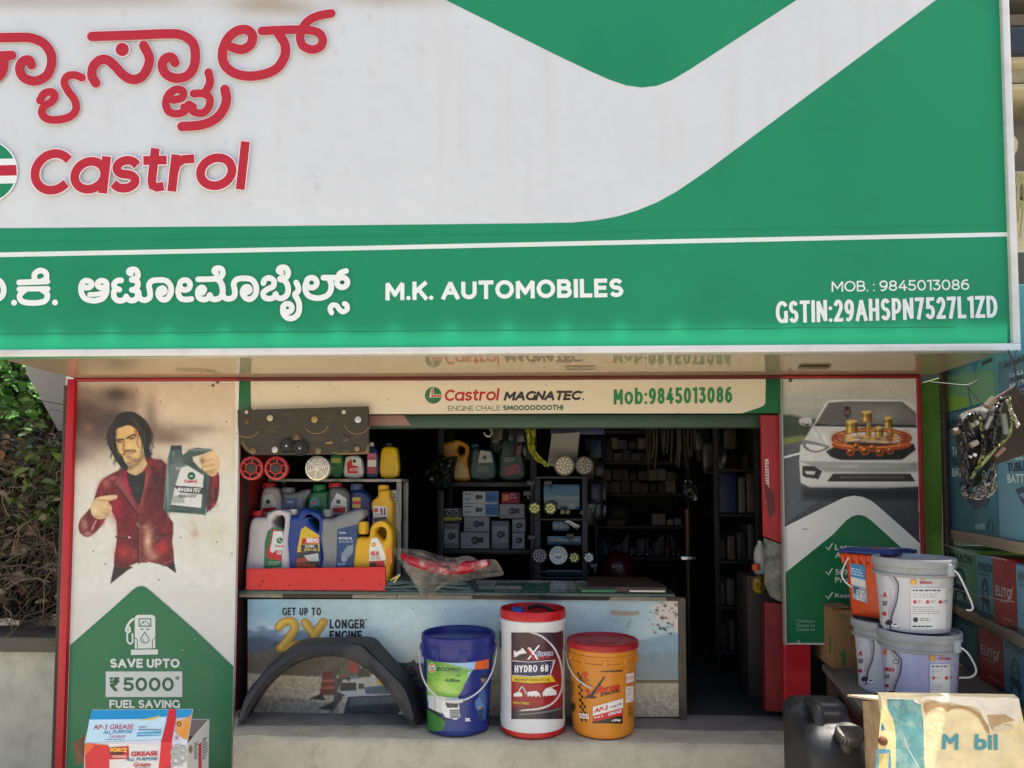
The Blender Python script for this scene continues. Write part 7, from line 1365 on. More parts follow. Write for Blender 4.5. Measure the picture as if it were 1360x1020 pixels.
for k in range(22):
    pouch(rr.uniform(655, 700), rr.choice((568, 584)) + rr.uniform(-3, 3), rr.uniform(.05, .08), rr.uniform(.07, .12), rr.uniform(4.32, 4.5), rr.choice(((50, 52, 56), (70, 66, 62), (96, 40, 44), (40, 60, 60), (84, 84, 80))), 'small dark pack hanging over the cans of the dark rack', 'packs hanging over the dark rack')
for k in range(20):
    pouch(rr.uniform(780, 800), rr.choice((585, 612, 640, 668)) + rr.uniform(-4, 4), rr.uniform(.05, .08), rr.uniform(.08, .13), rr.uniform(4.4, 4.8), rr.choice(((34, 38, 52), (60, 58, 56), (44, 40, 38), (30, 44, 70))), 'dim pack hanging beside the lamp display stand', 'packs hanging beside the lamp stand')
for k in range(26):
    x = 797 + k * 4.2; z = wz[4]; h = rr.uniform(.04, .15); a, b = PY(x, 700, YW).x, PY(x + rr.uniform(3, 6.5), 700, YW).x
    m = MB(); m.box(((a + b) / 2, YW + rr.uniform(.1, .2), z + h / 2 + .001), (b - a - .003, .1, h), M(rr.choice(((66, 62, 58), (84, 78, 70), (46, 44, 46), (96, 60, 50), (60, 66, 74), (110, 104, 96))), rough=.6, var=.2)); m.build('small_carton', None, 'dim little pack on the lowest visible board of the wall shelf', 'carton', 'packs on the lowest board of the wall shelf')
# ------------------------------------------------------------------ table on the right with pails
TZ = CAMZ - .76
steel = M((116, 110, 102), rough=.6, metal=.2, var=.25, vs=5, dirt=.5, dirtc=(112, 104, 94), ds=6)
t0, t1 = PZ(1078, 873, TZ), PZ(1166, 966, TZ)
tb = thing('work_table', 'dark steel topped table beside the right poster board', 'table', ((t0.x + 2.2) / 2, 2.85, LEDGE))
tx = 2.45
m = MB(); tp = [(t0.x, Yp - .02), (t1.x, t1.y), (tx, t1.y), (tx, Yp - .02)]
m.add([(x, y, TZ) for x, y in tp] + [(x, y, TZ - .022) for x, y in tp], [[3, 2, 1, 0][::-1], [4, 5, 6, 7][::-1], [0, 4, 5, 1], [1, 5, 6, 2], [2, 6, 7, 3], [3, 7, 4, 0]], steel)
m.build('tabletop', tb, smooth=0)
brn = M((62, 46, 38), rough=.7, var=.3, vs=9, dirt=.4, dirtc=(96, 76, 60), ds=12)
for x, y in ((t0.x + .03, Yp - .05), (t1.x + .03, t1.y + .03), (tx - .03, t1.y + .03), (tx - .03, Yp - .05)):
    m = MB(); m.box((x, y, (LEDGE + TZ - .023) / 2), (.035, .035, TZ - .025 - LEDGE), brn, bev=.002); m.build('leg', tb)
m = MB(); m.box(((t0.x + tx) / 2, Yp - .035, TZ - .045), (tx - t0.x - .1, .02, .04), brn); m.build('apron', tb)
m = MB(); m.hexa([(t0.x + .012, Yp - .07, TZ - .024), (t1.x + .012, t1.y + .05, TZ - .024), (t1.x + .012, t1.y + .05, TZ - .06), (t0.x + .012, Yp - .07, TZ - .06)], [(t0.x + .03, Yp - .07, TZ - .024), (t1.x + .03, t1.y + .05, TZ - .024), (t1.x + .03, t1.y + .05, TZ - .06), (t0.x + .03, Yp - .07, TZ - .06)], brn); m.build('apron', tb)
m = MB(); m.box((1.6, Yp + .01, (LEDGE + TZ) / 2), (.66, .03, TZ - LEDGE - .03), M((96, 20, 26), rough=.55, var=.3, dirt=.5, dirtc=(50, 24, 24))); m.build('painted_board', None, 'dark red board closing the wall under the table', 'board')
GYp = (168, 170, 172); GYl = (156, 159, 161)
def pail(label, cpx, Y, H, z, rt=.132, handle=True, swoosh=None, lilac=False, lx=None, hx=None):
    q = PY(cpx, 800, Y); c = Vector((q.x, Y, z)); k = rt / .132
    t = thing('oil_pail', label, 'pail', c, 0, 'grey oil pails on the table')
    hb_ = H * .765
    m = MB(); m.lathe([(.1 * k, .001), (.106 * k, 0), (.109 * k, .008), (.121 * k, hb_), (.1215 * k, hb_)], c, plast((200, 201, 206) if not lilac else (176, 178, 212), rough=.28, dirt=.08), n=64); m.build('body', t)
    gm = plast(GYl, rough=.32)
    m = MB(); m.lathe([(.1225 * k, hb_ - .004), (.1235 * k, hb_), (.131 * k, hb_ + .001), (.131 * k, hb_ + .006), (.1245 * k, hb_ + .008), (.1255 * k, hb_ + .028), (.13 * k, hb_ + .029), (.1325 * k, hb_ + .033), (.133 * k, H - .004), (.131 * k, H), (.126 * k, H), (.123 * k, H - .012), (.06 * k, H - .01), (0, H - .012)], c, gm, n=64, cap=False); m.build('lid', t)
    mp = cone(c, c.z + .008, .109 * k, c.z + hb_, .121 * k)
    return t, c, mp, hb_
sd_ = lambda p, x0, y0, w_, h: [(x0 + u * w_, y0 + v * h) for u, v in p]
def pail_print(t, mp, x0, x1, y0, y1, full=True, name='RIMULA', lx=None):
    """front label of the grey pails: white field, swoosh with the car pair, small instruction panel at the right"""
    w_, h = x1 - x0, y1 - y0; A = Art(mp, lift=.0008, rough=.28, cur=4); D = lambda *p: sd_(p, x0, y0, w_, h)
    A.poly(D((.0, .0), (.1, .02), (.2, .2), (.19, .45), (.12, .7), (.07, .98), (0, .98)), (206, 206, 212))
    A.poly(smooth_loop(D((.02, .0), (.1, .02), (.22, .16), (.25, .26), (.225, .5), (.15, .74), (.125, .96), (.07, .96), (.1, .7), (.17, .46), (.18, .26), (.12, .12)), 3), (150, 152, 164)); A.stroke(D((.1, .0), (.2, .12), (.255, .24), (.23, .5), (.155, .74), (.13, .95)), 1.6, (64, 62, 74), smooth=5); A.stroke(D((.05, .02), (.15, .12), (.2, .26), (.175, .5), (.11, .72), (.09, .95)), 1.6, (190, 190, 200), smooth=5); A.stroke(D((.13, .3), (.13, .5), (.09, .72)), .9, (216, 150, 150), smooth=4)
    A.text(name[-1] if not full else name[2:], [D((.0, .36))[0], D((.07 if not full else .15, .44))[0]], (186, 34, 44), bold=.04); A.poly(D((0, .5), (.08, .5), (.07, .58), (0, .58)), (120, 122, 130)); A.poly(D((0, .68), (.06, .69), (.06, .75), (0, .74)), (186, 40, 50))
    for cx_, cy_ in ((.1, .86), (.2, .9)):
        A.poly(D((cx_ - .06, cy_ + .03), (cx_ - .05, cy_ - .02), (cx_ - .01, cy_ - .05), (cx_ + .05, cy_ - .03), (cx_ + .07, cy_ + .02), (cx_ + .06, cy_ + .05)), (224, 224, 226) if cx_ > .15 else (60, 60, 66)); A.poly(D((cx_ - .03, cy_ - .015), (cx_ + .02, cy_ - .03), (cx_ + .04, cy_ - .005), (cx_ - .02, cy_ + .005)), (50, 54, 62)); A.circ(*D((cx_ - .03, cy_ + .035))[0], .9, (30, 30, 32), n=8); A.circ(*D((cx_ + .045, cy_ + .035))[0], .9, (30, 30, 32), n=8)
    if lx:
        a, b, cc, d = lx
        A.circ(a + 3, b - 8, 4, (206, 60, 40), n=16); A.circ(a + 3, b - 8, 3.2, (226, 180, 50), n=16); A.poly([(a, b - 5.2), (a + 6, b - 5.2), (a + 5, b - 4), (a + 1, b - 4)], (226, 180, 50)); A.text('Shell', [(a + 12, b - 12), (a + 18, b - 10)], (190, 40, 44)); A.text('RIMULA', [(a + 12, b - 9), (a + 28, b - 5.4)], (190, 40, 44), bold=.03)
        A.poly([(a, b), (cc, b), (cc, d), (a, d)], (220, 222, 224)); A.greek(a + 2, b + 2, cc - 4, b + 7, 1, (90, 92, 100)); A.greek(a + 2, b + 7, cc - 6, b + 14, 3, (170, 170, 176)); 
        for i in range(3): A.circ(a + 5 + i * 17, b + 18.5, 2.5, (200, 50, 56), n=14); A.greek(a + 9 + i * 17, b + 16.5, a + 16 + i * 17, b + 20.5, 2, (150, 110, 114))
        A.greek(a + 2, b + 25, cc - 5, b + 36, 4, (165, 166, 172)); A.circ(a + 6, b + 42, 3.4, (36, 36, 40), n=16); A.greek(a + 12, b + 40, a + 26, b + 45, 2, (120, 120, 126)); A.greek(a + 2, d - 5, cc - 14, d - 1, 1, (40, 40, 44))
    A.build('printed_label', t)
tB, cB, mpB_, hB = pail('lilac tinted grey oil pail at the bottom of the front stack', 1219, 2.70, .255, TZ, lilac=True)
pail_print(tB, mpB_, 1175, 1262, 862, 930, True, 'RIMULA', lx=(1235, 882, 1262, 926))
A = Art(mpB_, lift=.0016, rough=.28, cur=4); A.circ(1190, 878.5, 4.2, (60, 60, 66), r2=3.2, n=18, ry=3.4); A.circ(1175, 866, 2.6, (206, 60, 40), n=14, ry=4); A.circ(1175, 866, 2, (226, 180, 50), n=14, ry=3.2); A.build('emblem', tB)
tA, cA, mpA, hA = pail('pale grey oil pail standing on the lilac pail, topmost of its stack', 1214.5, 2.715, .246, cB.z + .256)
pail_print(tA, mpA, 1172, 1255, 758, 838, False, 'RIMULA', lx=(1210, 781, 1256, 836))
tC, cC, mpC, hC = pail('grey oil pail under the orange tub, behind the front stack', 1181, 2.89, .255, TZ)
pail_print(tC, mpC, 1140, 1222, 838, 912, False, 'RIMULA')
wht = M((214, 214, 212), rough=.4)
for t, c, hb_, dr_, sgn in ((tA, cA, hA, .135, 1), (tB, cB, hB, .12, 1)):
    m = MB(); a = -1.02; e = Vector((math.cos(a), math.sin(a), 0)); p0 = c + e * .131 + Vector((0, 0, hb_ + .024)); m.box(None, (.026, .016, .04), plast((186, 188, 190)), M4=Matrix.Translation(p0) @ Matrix.Rotation(a + math.pi / 2, 4, 'Z'), bev=.003); o = m.build('handle_lug', t)
    side = Vector((1, .12, 0)).normalized(); pts = [p0 + e * .01, p0 + e * .014 + side * .03 + Vector((0, 0, -.02)), p0 + side * .05 + e * .0 + Vector((0, 0, -.07)), p0 + side * .064 + Vector((0, .02, -.112)), p0 + side * .056 + Vector((0, .03, -.124)), p0 + side * .03 + Vector((0, .05, -.122))]
    if t is tB: pts = [p0 + e * .01, p0 + e * .012 + side * .024 + Vector((0, 0, -.018)), p0 + side * .06 + Vector((0, .0, -.06)), p0 + side * .07 + Vector((0, .01, -.088)), p0 + side * .055 + Vector((0, .02, -.106)), p0 + side * .02 + Vector((0, .04, -.112))]
    if t is tA: pts = [p0 + e * .01, p0 + e * .014 + side * .012 + Vector((0, 0, -.012)), p0 + side * .04 + e * .01 + Vector((0, 0, -.06)), p0 + side * .068 + e * .01 + Vector((0, .01, -.118)), p0 + side * .074 + Vector((0, .01, -.134)), p0 + side * .058 + Vector((0, .01, -.134))]
    m = MB(); m.tube(smooth_loop([tuple(p) for p in pts], 6, False), .0032, wht, n=8); m.build('wire_handle', t)
# orange square tub with blue lid
oc = PY(1172, 800, 2.9); oc = Vector((oc.x, 2.93, cC.z + .256))
ot = thing('orange_tub', 'orange square tub with a dark blue lid on the grey pail', 'tub', oc, R(40))
om2 = plast((206, 72, 22), rough=.35); T_ = Matrix.Translation(oc) @ Matrix.Rotation(R(40), 4, 'Z')
def frus(m, w0, d0, w1, d1, z0, z1, mat, bev=.012):
    bm = bmesh.new(); bmesh.ops.create_cube(bm, size=1)
    for v in bm.verts:
        top_ = v.co.z > 0; v.co = Vector((v.co.x * (w1 if top_ else w0), v.co.y * (d1 if top_ else d0), z1 if top_ else z0))
    bmesh.ops.bevel(bm, geom=bm.edges[:], offset=bev, segments=3, affect='EDGES', profile=.5); m.bm(bm, mat, T_)
m = MB(); frus(m, .15, .15, .176, .176, 0, .235, om2, .02); m.build('body', ot)
m = MB(); frus(m, .194, .194, .2, .2, .205, .238, om2, .01)
for k in range(-3, 4): m.box(None, (.012, .008, .03), om2, M4=T_ @ Matrix.Translation((k * .027, -.1, .215)), bev=.002); m.box(None, (.008, .012, .03), om2, M4=T_ @ Matrix.Translation((-.1, k * .027, .215)), bev=.002)
m.build('rim', ot)
m = MB(); frus(m, .205, .205, .203, .203, .239, .254, plast((30, 52, 112), rough=.4), .006); frus(m, .17, .17, .166, .166, .254, .258, plast((36, 60, 122), rough=.4), .004); ld = m.build('lid', ot)
m = MB(); m.box(None, (.05, .03, .001), M((206, 90, 50), rough=.5), M4=T_ @ Matrix.Translation((-.02, .0, .2592)), bev=0); m.box(None, (.05, .02, .001), M((190, 190, 190), rough=.5), M4=T_ @ Matrix.Translation((.02, -.05, .2592)), bev=0); m.build('sticker', ld)
fn_ = (T_.to_3x3() @ Vector((-1, 0, .0))).normalized(); pf = T_ @ Vector((-.0815, 0, .1)); mpO = plane_pn(pf, (T_.to_3x3() @ Vector((-1, 0, -.055))).normalized())
A = Art(mpO, lift=.0012, rough=.4); Zo = zm(1020, 680, .255)
A.l += .0; A.poly(Zo((426, 262), (505, 280), (507, 356), (430, 336)), (44, 128, 178)); A.poly(Zo((430, 336), (507, 356), (512, 396), (434, 374)), (206, 206, 204)); A.poly(Zo((434, 374), (512, 396), (518, 476), (442, 450)), (146, 158, 172)); A.poly(Zo((440, 384), (474, 392), (478, 430), (446, 424)), (60, 76, 110)); A.greek(*Zo((432, 290))[0], *Zo((500, 330))[0], 3, (190, 210, 220), skew=.24); A.greek(*Zo((460, 405))[0], *Zo((510, 460))[0], 5, (230, 230, 230), skew=.24); A.build('printed_label', ot)
m = MB(); m.tube([PY(x_, y_, 2.86 - .05 * q_ / 24) for q_, (x_, y_) in enumerate(smooth_loop([(1127, 741), (1121, 752), (1118, 763), (1122, 772), (1131, 780)], 6, False))], .0028, wht, n=6); m.build('wire_handle', ot)
# brown carton
cF, cL, cR = PZ(1107, 889, TZ + .001), PZ(1081, 869, TZ + .001), PZ(1158, 889, TZ + .001); cBk = cL + cR - cF
hc = .24; U = Vector((0, 0, hc)); kc = M((150, 112, 70), rough=.85, var=.12, vs=5, dirt=.25, dirtc=(96, 70, 46), ds=6)
bc_ = thing('brown_carton', 'brown cardboard carton with green arrows at the back of the table', 'carton', (cF + cBk) / 2)
m = MB(); m.hexa([cL, cF, cR, cBk][::-1], [p + U for p in (cL, cF, cR, cBk)][::-1], kc); m.build('box', bc_, smooth=0)
def pn(a, b):
    n_ = (b - a).cross(Vector((0, 0, 1))).normalized(); return n_ if n_.dot(CO - a) > 0 else -n_
A = Art(plane_pn(cF, pn(cF, cR)), lift=.001, rough=.85); Zo = zm(1020, 680, .255)
A.poly(Zo((384, 800), (384, 748), (372, 748), (393, 710), (412, 748), (402, 748), (402, 800)), (64, 110, 50)); A.circ(*Zo((388, 549))[0], 4.2, (64, 110, 50), r2=2.8, n=16); A.text('COMFORT', [Zo((412, 540))[0], Zo((520, 556))[0]], (70, 110, 56), bold=.03); A.greek(*Zo((418, 590))[0], *Zo((470, 612))[0], 2, (96, 70, 44)); A.text('1 lubricant', [Zo((416, 646))[0], Zo((510, 662))[0]], (110, 50, 36), bold=.0)
A.poly(Zo((344, 508), (480, 508), (480, 514), (344, 514)), (132, 96, 58)); A.build('printed_front', bc_)
A = Art(plane_pn(cF, pn(cF, cL)), lift=.001, rough=.85); A.poly(Zo((318, 640), (328, 648), (328, 745), (318, 735)), (74, 104, 50)); A.poly(Zo((276, 500), (290, 516), (290, 560), (276, 545)), (96, 110, 56)); A.poly(Zo((240, 560), (256, 570), (256, 690), (240, 670)), (112, 110, 60)); A.build('printed_side', bc_)
m = MB(); a_, b_ = cL + U, cF + U; d_ = (cBk - cL); m.hexa([a_ + Vector((0, 0, .002)), b_ + Vector((0, 0, .002)), b_ + d_ * .42 + Vector((0, 0, .01)), a_ + d_ * .42 + Vector((0, 0, .01))], [a_ + Vector((0, 0, .006)), b_ + Vector((0, 0, .006)), b_ + d_ * .42 + Vector((0, 0, .014)), a_ + d_ * .42 + Vector((0, 0, .014))], kc); m.build('top_flap', bc_, smooth=0)
# ------------------------------------------------------------------ jerrycan
jc = thing('jerrycan', 'black plastic jerrycan with a scuffed grey cap beside the peeling tin sign', 'jerrycan', (PY(1113, 1000, 2.5).x, 2.5, LEDGE))
blk = M((34, 35, 36), rough=.5, var=.3, vs=6, bump=.1, bs=90, dirt=.3, dirtc=(76, 70, 62), ds=7, dthr=.5)
jx0, jx1 = PY(1066, 990, 2.46).x, PY(1153, 990, 2.46).x; jt = LEDGE + .30
def yz_solid(m, loop, x0, x1, bevel, mat):
    vs, fs = curve_mesh([loop], x1 - x0, bevel, 4); m.add([Vector(((x0 + x1) / 2 + v.z, v.x, v.y)) for v in vs], fs, mat)
prof = smooth_loop([(2.43, LEDGE + .004), (2.66, LEDGE + .004), (2.69, LEDGE + .05), (2.69, jt - .03), (2.67, jt), (2.62, jt + .006), (2.58, jt - .004), (2.565, jt - .03), (2.50, jt - .038), (2.475, jt - .03), (2.45, jt - .045), (2.415, jt - .08), (2.40, jt - .14), (2.40, LEDGE + .04)], 3)
m = MB(); yz_solid(m, prof, jx0, jx1, .05, blk); m.build('body', jc, smooth=60)
m = MB(); m.tube(smooth_loop([(jx0 + .06, 2.475, jt - .045), (jx0 + .06, 2.49, jt - .004), (jx0 + .064, 2.53, jt + .008), (jx0 + .064, 2.58, jt + .004), (jx0 + .064, 2.6, jt - .01)], 4, False), .017, blk, n=10); m.build('grip', jc)
m = MB(); kx = PY(1127, 965, 2.42).x; ax = Matrix.Rotation(R(24), 4, 'X'); m.lathe([(.036, -.04), (.034, -.01), (.029, 0), (.029, .012)], Vector((kx, 2.425, jt - .065)), blk, n=28, axis=ax, cap=False); m.build('neck', jc)
m = MB(); m.lathe([(.038, .004), (.04, .007), (.04, .03), (.037, .035), (.02, .036), (0, .0355)], Vector((kx, 2.425, jt - .065)), M((84, 82, 78), rough=.3, metal=.35, var=.35, vs=18, dirt=.5, dirtc=(40, 38, 36), ds=20), n=36, axis=ax)
for k in range(24):
    a = k * math.pi / 12; m.box(None, (.003, .003, .022), M((60, 58, 56), rough=.35), M4=Matrix.Translation((kx, 2.425, jt - .065)) @ ax @ Matrix.Translation((.0402 * math.cos(a), .0402 * math.sin(a), .019)), bev=0)
m.build('cap', jc)
m = MB(); m.box(((jx0 - .005 + 2.2) / 2, (2.08 + 2.74) / 2, LEDGE / 2 - .001), (2.205 - jx0, .66, LEDGE - .004), concrete_d, bev=.012); m.build('concrete_block', None, 'wide concrete block under the jerrycan and the tin sign', 'block')
# ------------------------------------------------------------------ old tin sign
Zm = zm(1040, 860, .2353)
topY, botY = 2.27, 2.15; n_m = Vector((0, -1, 0)); q0 = PY(1170, 925, topY); q1 = PY(1353, 926.5, topY); zt_ = q0.z
mb0 = Vector((q0.x - .006, botY, LEDGE + .002)); mb1 = Vector((q1.x + .004, botY, LEDGE + .002)); th = Vector((0, .022, .006))
ms = thing('old_tin_sign', 'peeling cream and teal tin signboard leaning against the table', 'signboard', ((q0.x + q1.x) / 2, 2.2, LEDGE))
m = MB(); q1.z = zt_; m.hexa([q0, q1, mb1, mb0][::-1], [p + th for p in (q0, q1, mb1, mb0)][::-1], M((236, 216, 166), rough=.75, var=.24, vs=15, bump=.25, bs=60, dirt=.45, dirtc=(238, 226, 196), ds=9, dthr=.5)); m.build('board', ms, smooth=0)
nn = (q1 - q0).cross(q0 - mb0).normalized(); nn = nn if nn.y < 0 else -nn
mpM = plane_pn(q0, nn)
A = Art(mpM, lift=.0006, rough=.75, var=.3, vs=22, dirt=.5, dirtc=(206, 206, 180), ds=30, dthr=.48)
A.poly(Zm((588, 290), (734, 290), (778, 320), (792, 420), (800, 700), (640, 900), (636, 480), (620, 400), (590, 340)), (96, 152, 150)); A.poly(Zm((556, 340), (590, 360), (625, 420), (636, 500), (636, 900), (520, 900), (540, 500)), (222, 206, 140)); A.poly(Zm((556, 420), (580, 466), (552, 470)), (50, 110, 140)); A.poly(Zm((528, 572), (606, 576), (612, 700), (520, 700)), (90, 150, 170)); A.poly(Zm((540, 600), (600, 596), (590, 690), (540, 700)), (206, 186, 110)); A.stroke(Zm((686, 510), (700, 560), (740, 630), (790, 720)), 1.0, (216, 226, 216), smooth=4)
A.build('painted_emblem', ms)
A = Art(mpM, lift=.0022, rough=.8, var=.2, vs=20, dirt=.3, dirtc=(150, 112, 76), ds=20)
A.poly(smooth_loop(Zm((780, 306), (820, 288), (880, 306), (950, 310), (1010, 330), (1060, 330), (1105, 350), (1125, 390), (1150, 430), (1165, 470), (1180, 490), (1190, 460), (1235, 440), (1290, 420), (1325, 430), (1332, 290), (1180, 284), (1000, 276), (800, 276)), 2), (232, 224, 206))
A.poly(smooth_loop(Zm((796, 316), (850, 306), (900, 326), (925, 318), (960, 330), (1010, 326), (1070, 350), (1110, 372), (1128, 404), (1160, 440), (1164, 484), (1146, 470), (1120, 420), (1095, 385), (1050, 356), (990, 344), (940, 352), (930, 364), (890, 336), (840, 348), (810, 372), (796, 350)), 2), (176, 140, 96))
A.poly(Zm((1150, 380), (1250, 376), (1310, 410), (1240, 430), (1180, 470), (1165, 440)), (190, 160, 116)); A.poly(Zm((1190, 450), (1230, 436), (1300, 440), (1300, 462), (1230, 476), (1180, 472)), (214, 200, 170)); A.poly(Zm((556, 276), (720, 284), (760, 300), (790, 322), (760, 318), (730, 294), (580, 290)), (226, 214, 190)); A.poly(Zm((728, 286), (760, 296), (764, 318), (746, 310)), (240, 234, 220))
A.build('peeled_paint', ms)
A = Art(mpM, lift=.0016, rough=.7, var=.1)
A.text('M', [Zm((900, 490))[0], Zm((992, 488))[0], Zm((990, 578))[0], Zm((897, 574))[0]], (84, 152, 158), bold=.03); A.text('bil', [Zm((1082, 490))[0], Zm((1212, 490))[0], Zm((1212, 580))[0], Zm((1080, 578))[0]], (84, 152, 158), bold=.03); A.build('lettering', ms)
m = MB(); q = PP(*Zm((562, 528))[0], q0, nn); m.lathe([(.013, 0), (.012, .006), (.006, .01), (0, .011)], q, M((110, 70, 46), rough=.6, metal=.4), n=16, axis=Matrix.Rotation(R(75), 4, 'X')); m.build('bolt', ms)
m = MB(); e0, e1 = PY(1168, 931, 2.3), PY(1142, 928, 2.42); m.hexa([(e0.x, 2.29, zt_ - .02), (e1.x, 2.40, zt_ - .05), (e1.x - .0, 2.38, LEDGE + .002), (e0.x - .01, 2.19, LEDGE + .002)], [(e0.x + .012, 2.292, zt_ - .02), (e1.x + .012, 2.402, zt_ - .05), (e1.x + .012, 2.382, LEDGE + .002), (e0.x + .002, 2.192, LEDGE + .002)], M((190, 160, 120), rough=.8, var=.25, vs=14, dirt=.7, dirtc=(120, 84, 58), ds=16, dthr=.45)); m.build('side_return', ms, smooth=0)
m = MB(); m.hexa([(e0.x + .01, 2.30, zt_ - .018), (e1.x - .03, 2.44, zt_ - .042), (e1.x + .05, 2.44, zt_ - .042), (e0.x + .12, 2.30, zt_ - .018)], [(e0.x + .01, 2.30, zt_ - .024), (e1.x - .03, 2.44, zt_ - .048), (e1.x + .05, 2.44, zt_ - .048), (e0.x + .12, 2.30, zt_ - .024)], M((206, 184, 150), rough=.8, var=.2)); m.build('torn_flap', ms, smooth=0)
# ------------------------------------------------------------------ battery rack along the right
RO = Vector((1.07 + .2 * 3.30, 3.30, 0)); RA = Vector((-.2, -1, 0)).normalized(); RN = Vector((-1, .2, 0)).normalized()
mpK = plane_pn(RO, RN)
def rp(px, py): return PP(px, py, RO, RN)
def along(p): return (p - RO).dot(RA)
zk1, zk2 = rp(1252, 701).z, rp(1261, 800).z
br = thing('battery_rack', 'slotted angle rack with wooden boards for battery cartons at the right', 'rack', RO + Vector((.2, -.4, TZ)))
bwood = M((156, 138, 116), rough=.8, var=.25, vs=8, bump=.3, bs=40, dirt=.4, dirtc=(70, 58, 46), ds=8, sc=(1, 1, 6))
RT = Matrix.Translation(RO) @ Matrix(((RA.x, -RN.x, 0, 0), (RA.y, -RN.y, 0, 0), (0, 0, 1, 0), (0, 0, 0, 1)))   # x along, y into the rack
for z, th_ in ((zk1, .04), (zk2, .036)):
    m = MB(); m.box(None, (1.5, .42, th_), bwood, M4=RT @ Matrix.Translation((.72, .208, z - th_ / 2)), bev=.003); m.build('shelf_board', br)
angm = M((84, 70, 60), rough=.6, metal=.3, var=.25, dirt=.4, dirtc=(116, 84, 60), ds=12)
for a, d_ in ((-.055, -.002), (-.055, .44), (1.5, .44)):
    m = MB(); m.box(None, (.012, .036, 1.3), angm, M4=RT @ Matrix.Translation((a, d_, TZ + .65)), bev=.001); [m.box(None, (.007, .002, .014), M((24, 20, 18), rough=.8), M4=RT @ Matrix.Translation((a + .02, d_ - .0195, TZ + .03 + q_ * .028)), bev=0) for q_ in range(44)]; m.box(None, (.036, .006, 1.3), angm, M4=RT @ Matrix.Translation((a + .02, d_ - .016, TZ + .65)), bev=.001); m.build('post', br)
BATT = []
def battery(label, a0, a1, z0, h, c, dep=.3, inset=.01, tw=0, art=None, sidec=None, name='battery_carton', group='battery cartons on the rack', jit=0):
    ctr = RT @ Vector(((a0 + a1) / 2, inset + dep / 2, z0)); t = thing(name, label, 'carton', ctr, 0, group); w_ = a1 - a0
    M4 = RT @ Matrix.Translation(((a0 + a1) / 2, inset + dep / 2, z0 + h / 2 + .001)) @ Matrix.Rotation(tw, 4, 'Z')
    m = MB(); m.box(None, (w_, dep, h), M(c, rough=.5, var=.14, vs=5, dirt=.15, dirtc=(90, 84, 74)), M4=M4, bev=.004); m.build('box', t)
    F_ = M4 @ Matrix.Translation((0, -dep / 2, 0)); G_ = M4 @ Matrix.Translation((w_ / 2, 0, 0))
    mf = lambda u, v, l=0: F_ @ Vector(((u - .5) * w_, -l, (.5 - v) * h))       # u along, v downward, both 0..1
    mg = lambda u, v, l=0: G_ @ Vector((l, (u - .5) * dep, (.5 - v) * h))
    if art: A = Art(mf, lift=.0015, rough=.45); art(A); A.build('printed_front', t)
    if sidec:
        A = Art(mg, lift=.0015, rough=.45); A.poly([(.01, .01), (.99, .01), (.99, .99), (.01, .99)], sidec); A.poly([(.05, .5), (.3, .5), (.3, .62), (.05, .62)], (200, 60, 50)); A.poly([(.0, .2), (.35, .2), (.35, .3), (.0, .3)], (30, 60, 50)); A.build('printed_end', t)
    return t
def amaron(c2, mark=(26, 66, 84)):
    def f(A):
        A.poly([(.02, .02), (.98, .02), (.98, .98), (.02, .98)], c2); A.text('AMARON', [(.08, .1), (.86, .1), (.86, .25), (.08, .25)], (24, 44, 52), bold=.025)
        A.stroke([(.3, .86), (.36, .7), (.3, .55), (.42, .38), (.58, .42), (.6, .6), (.54, .75), (.62, .86)], .06, mark, smooth=4); A.circ(.46, .5, .1, mark, n=18, r2=.06, ry=.08); A.poly([(.2, .7), (.4, .62), (.7, .7), (.66, .8), (.4, .76)], mark); A.poly([(.02, .9), (.98, .9), (.98, .98), (.02, .98)], (60, 90, 100)); A.greek(.1, .3, .7, .36, 2, mark, h=.4) if False else None
        A.poly([(.1, .28), (.7, .28), (.7, .31), (.1, .31)], (70, 110, 120))
    return f
def elito(A):
    A.poly([(.02, .02), (.98, .02), (.98, .98), (.02, .98)], (168, 34, 50)); A.poly([(.4, .05), (.75, .03), (.95, .3), (.6, .3)], (150, 26, 42)); A.text('ELITO', [(.12, .42), (.8, .42), (.8, .57), (.12, .57)], (222, 206, 206), bold=.02); A.stroke([(.62, .6), (.84, .4)], .03, (222, 206, 206), smooth=1); A.poly([(.15, .62), (.6, .62), (.6, .635), (.15, .635)], (206, 150, 156)); A.poly([(.4, .86), (.8, .86), (.8, .88), (.4, .88)], (206, 150, 156)); A.poly([(.6, .92), (.98, .92), (.98, .98), (.6, .98)], (60, 24, 30))
al_ = lambda px, py=760: along(rp(px, py))
TEAL = (70, 138, 150); TB = (62, 132, 160)
h2 = .245
battery('green battery carton at the far end of the middle board', al_(1257), al_(1286), zk2, h2, (104, 150, 120), art=amaron((112, 156, 124)), sidec=(126, 168, 44), tw=.12)
battery('pale blue battery carton between the green and red ones on the middle board', al_(1294), al_(1313), zk2, .235, TEAL, art=amaron((104, 158, 170)), tw=.1)
battery('red battery carton on the middle board of the rack', al_(1315.5), al_(1342), zk2, .245, (160, 30, 46), art=elito, sidec=(140, 24, 40), tw=.06)
battery('blue battery carton at the near end of the middle board', al_(1345), al_(1345) + .24, zk2, .24, TB, art=amaron((92, 152, 176)))
h3 = .235
battery('dark teal battery carton at the far end of the bottom row', al_(1260, 860), al_(1292, 860), TZ, h3, (56, 110, 116), art=amaron((60, 112, 118)), sidec=(74, 150, 190), tw=.06)
battery('red battery carton in the bottom row of the rack', al_(1297, 860), al_(1326, 860), TZ, .24, (150, 30, 46), art=elito, sidec=(150, 28, 44), tw=.05)
battery('teal battery carton next to the red one in the bottom row', al_(1329, 860), al_(1329, 860) + .21, TZ, .235, TB, art=amaron((78, 136, 158)), tw=.03)
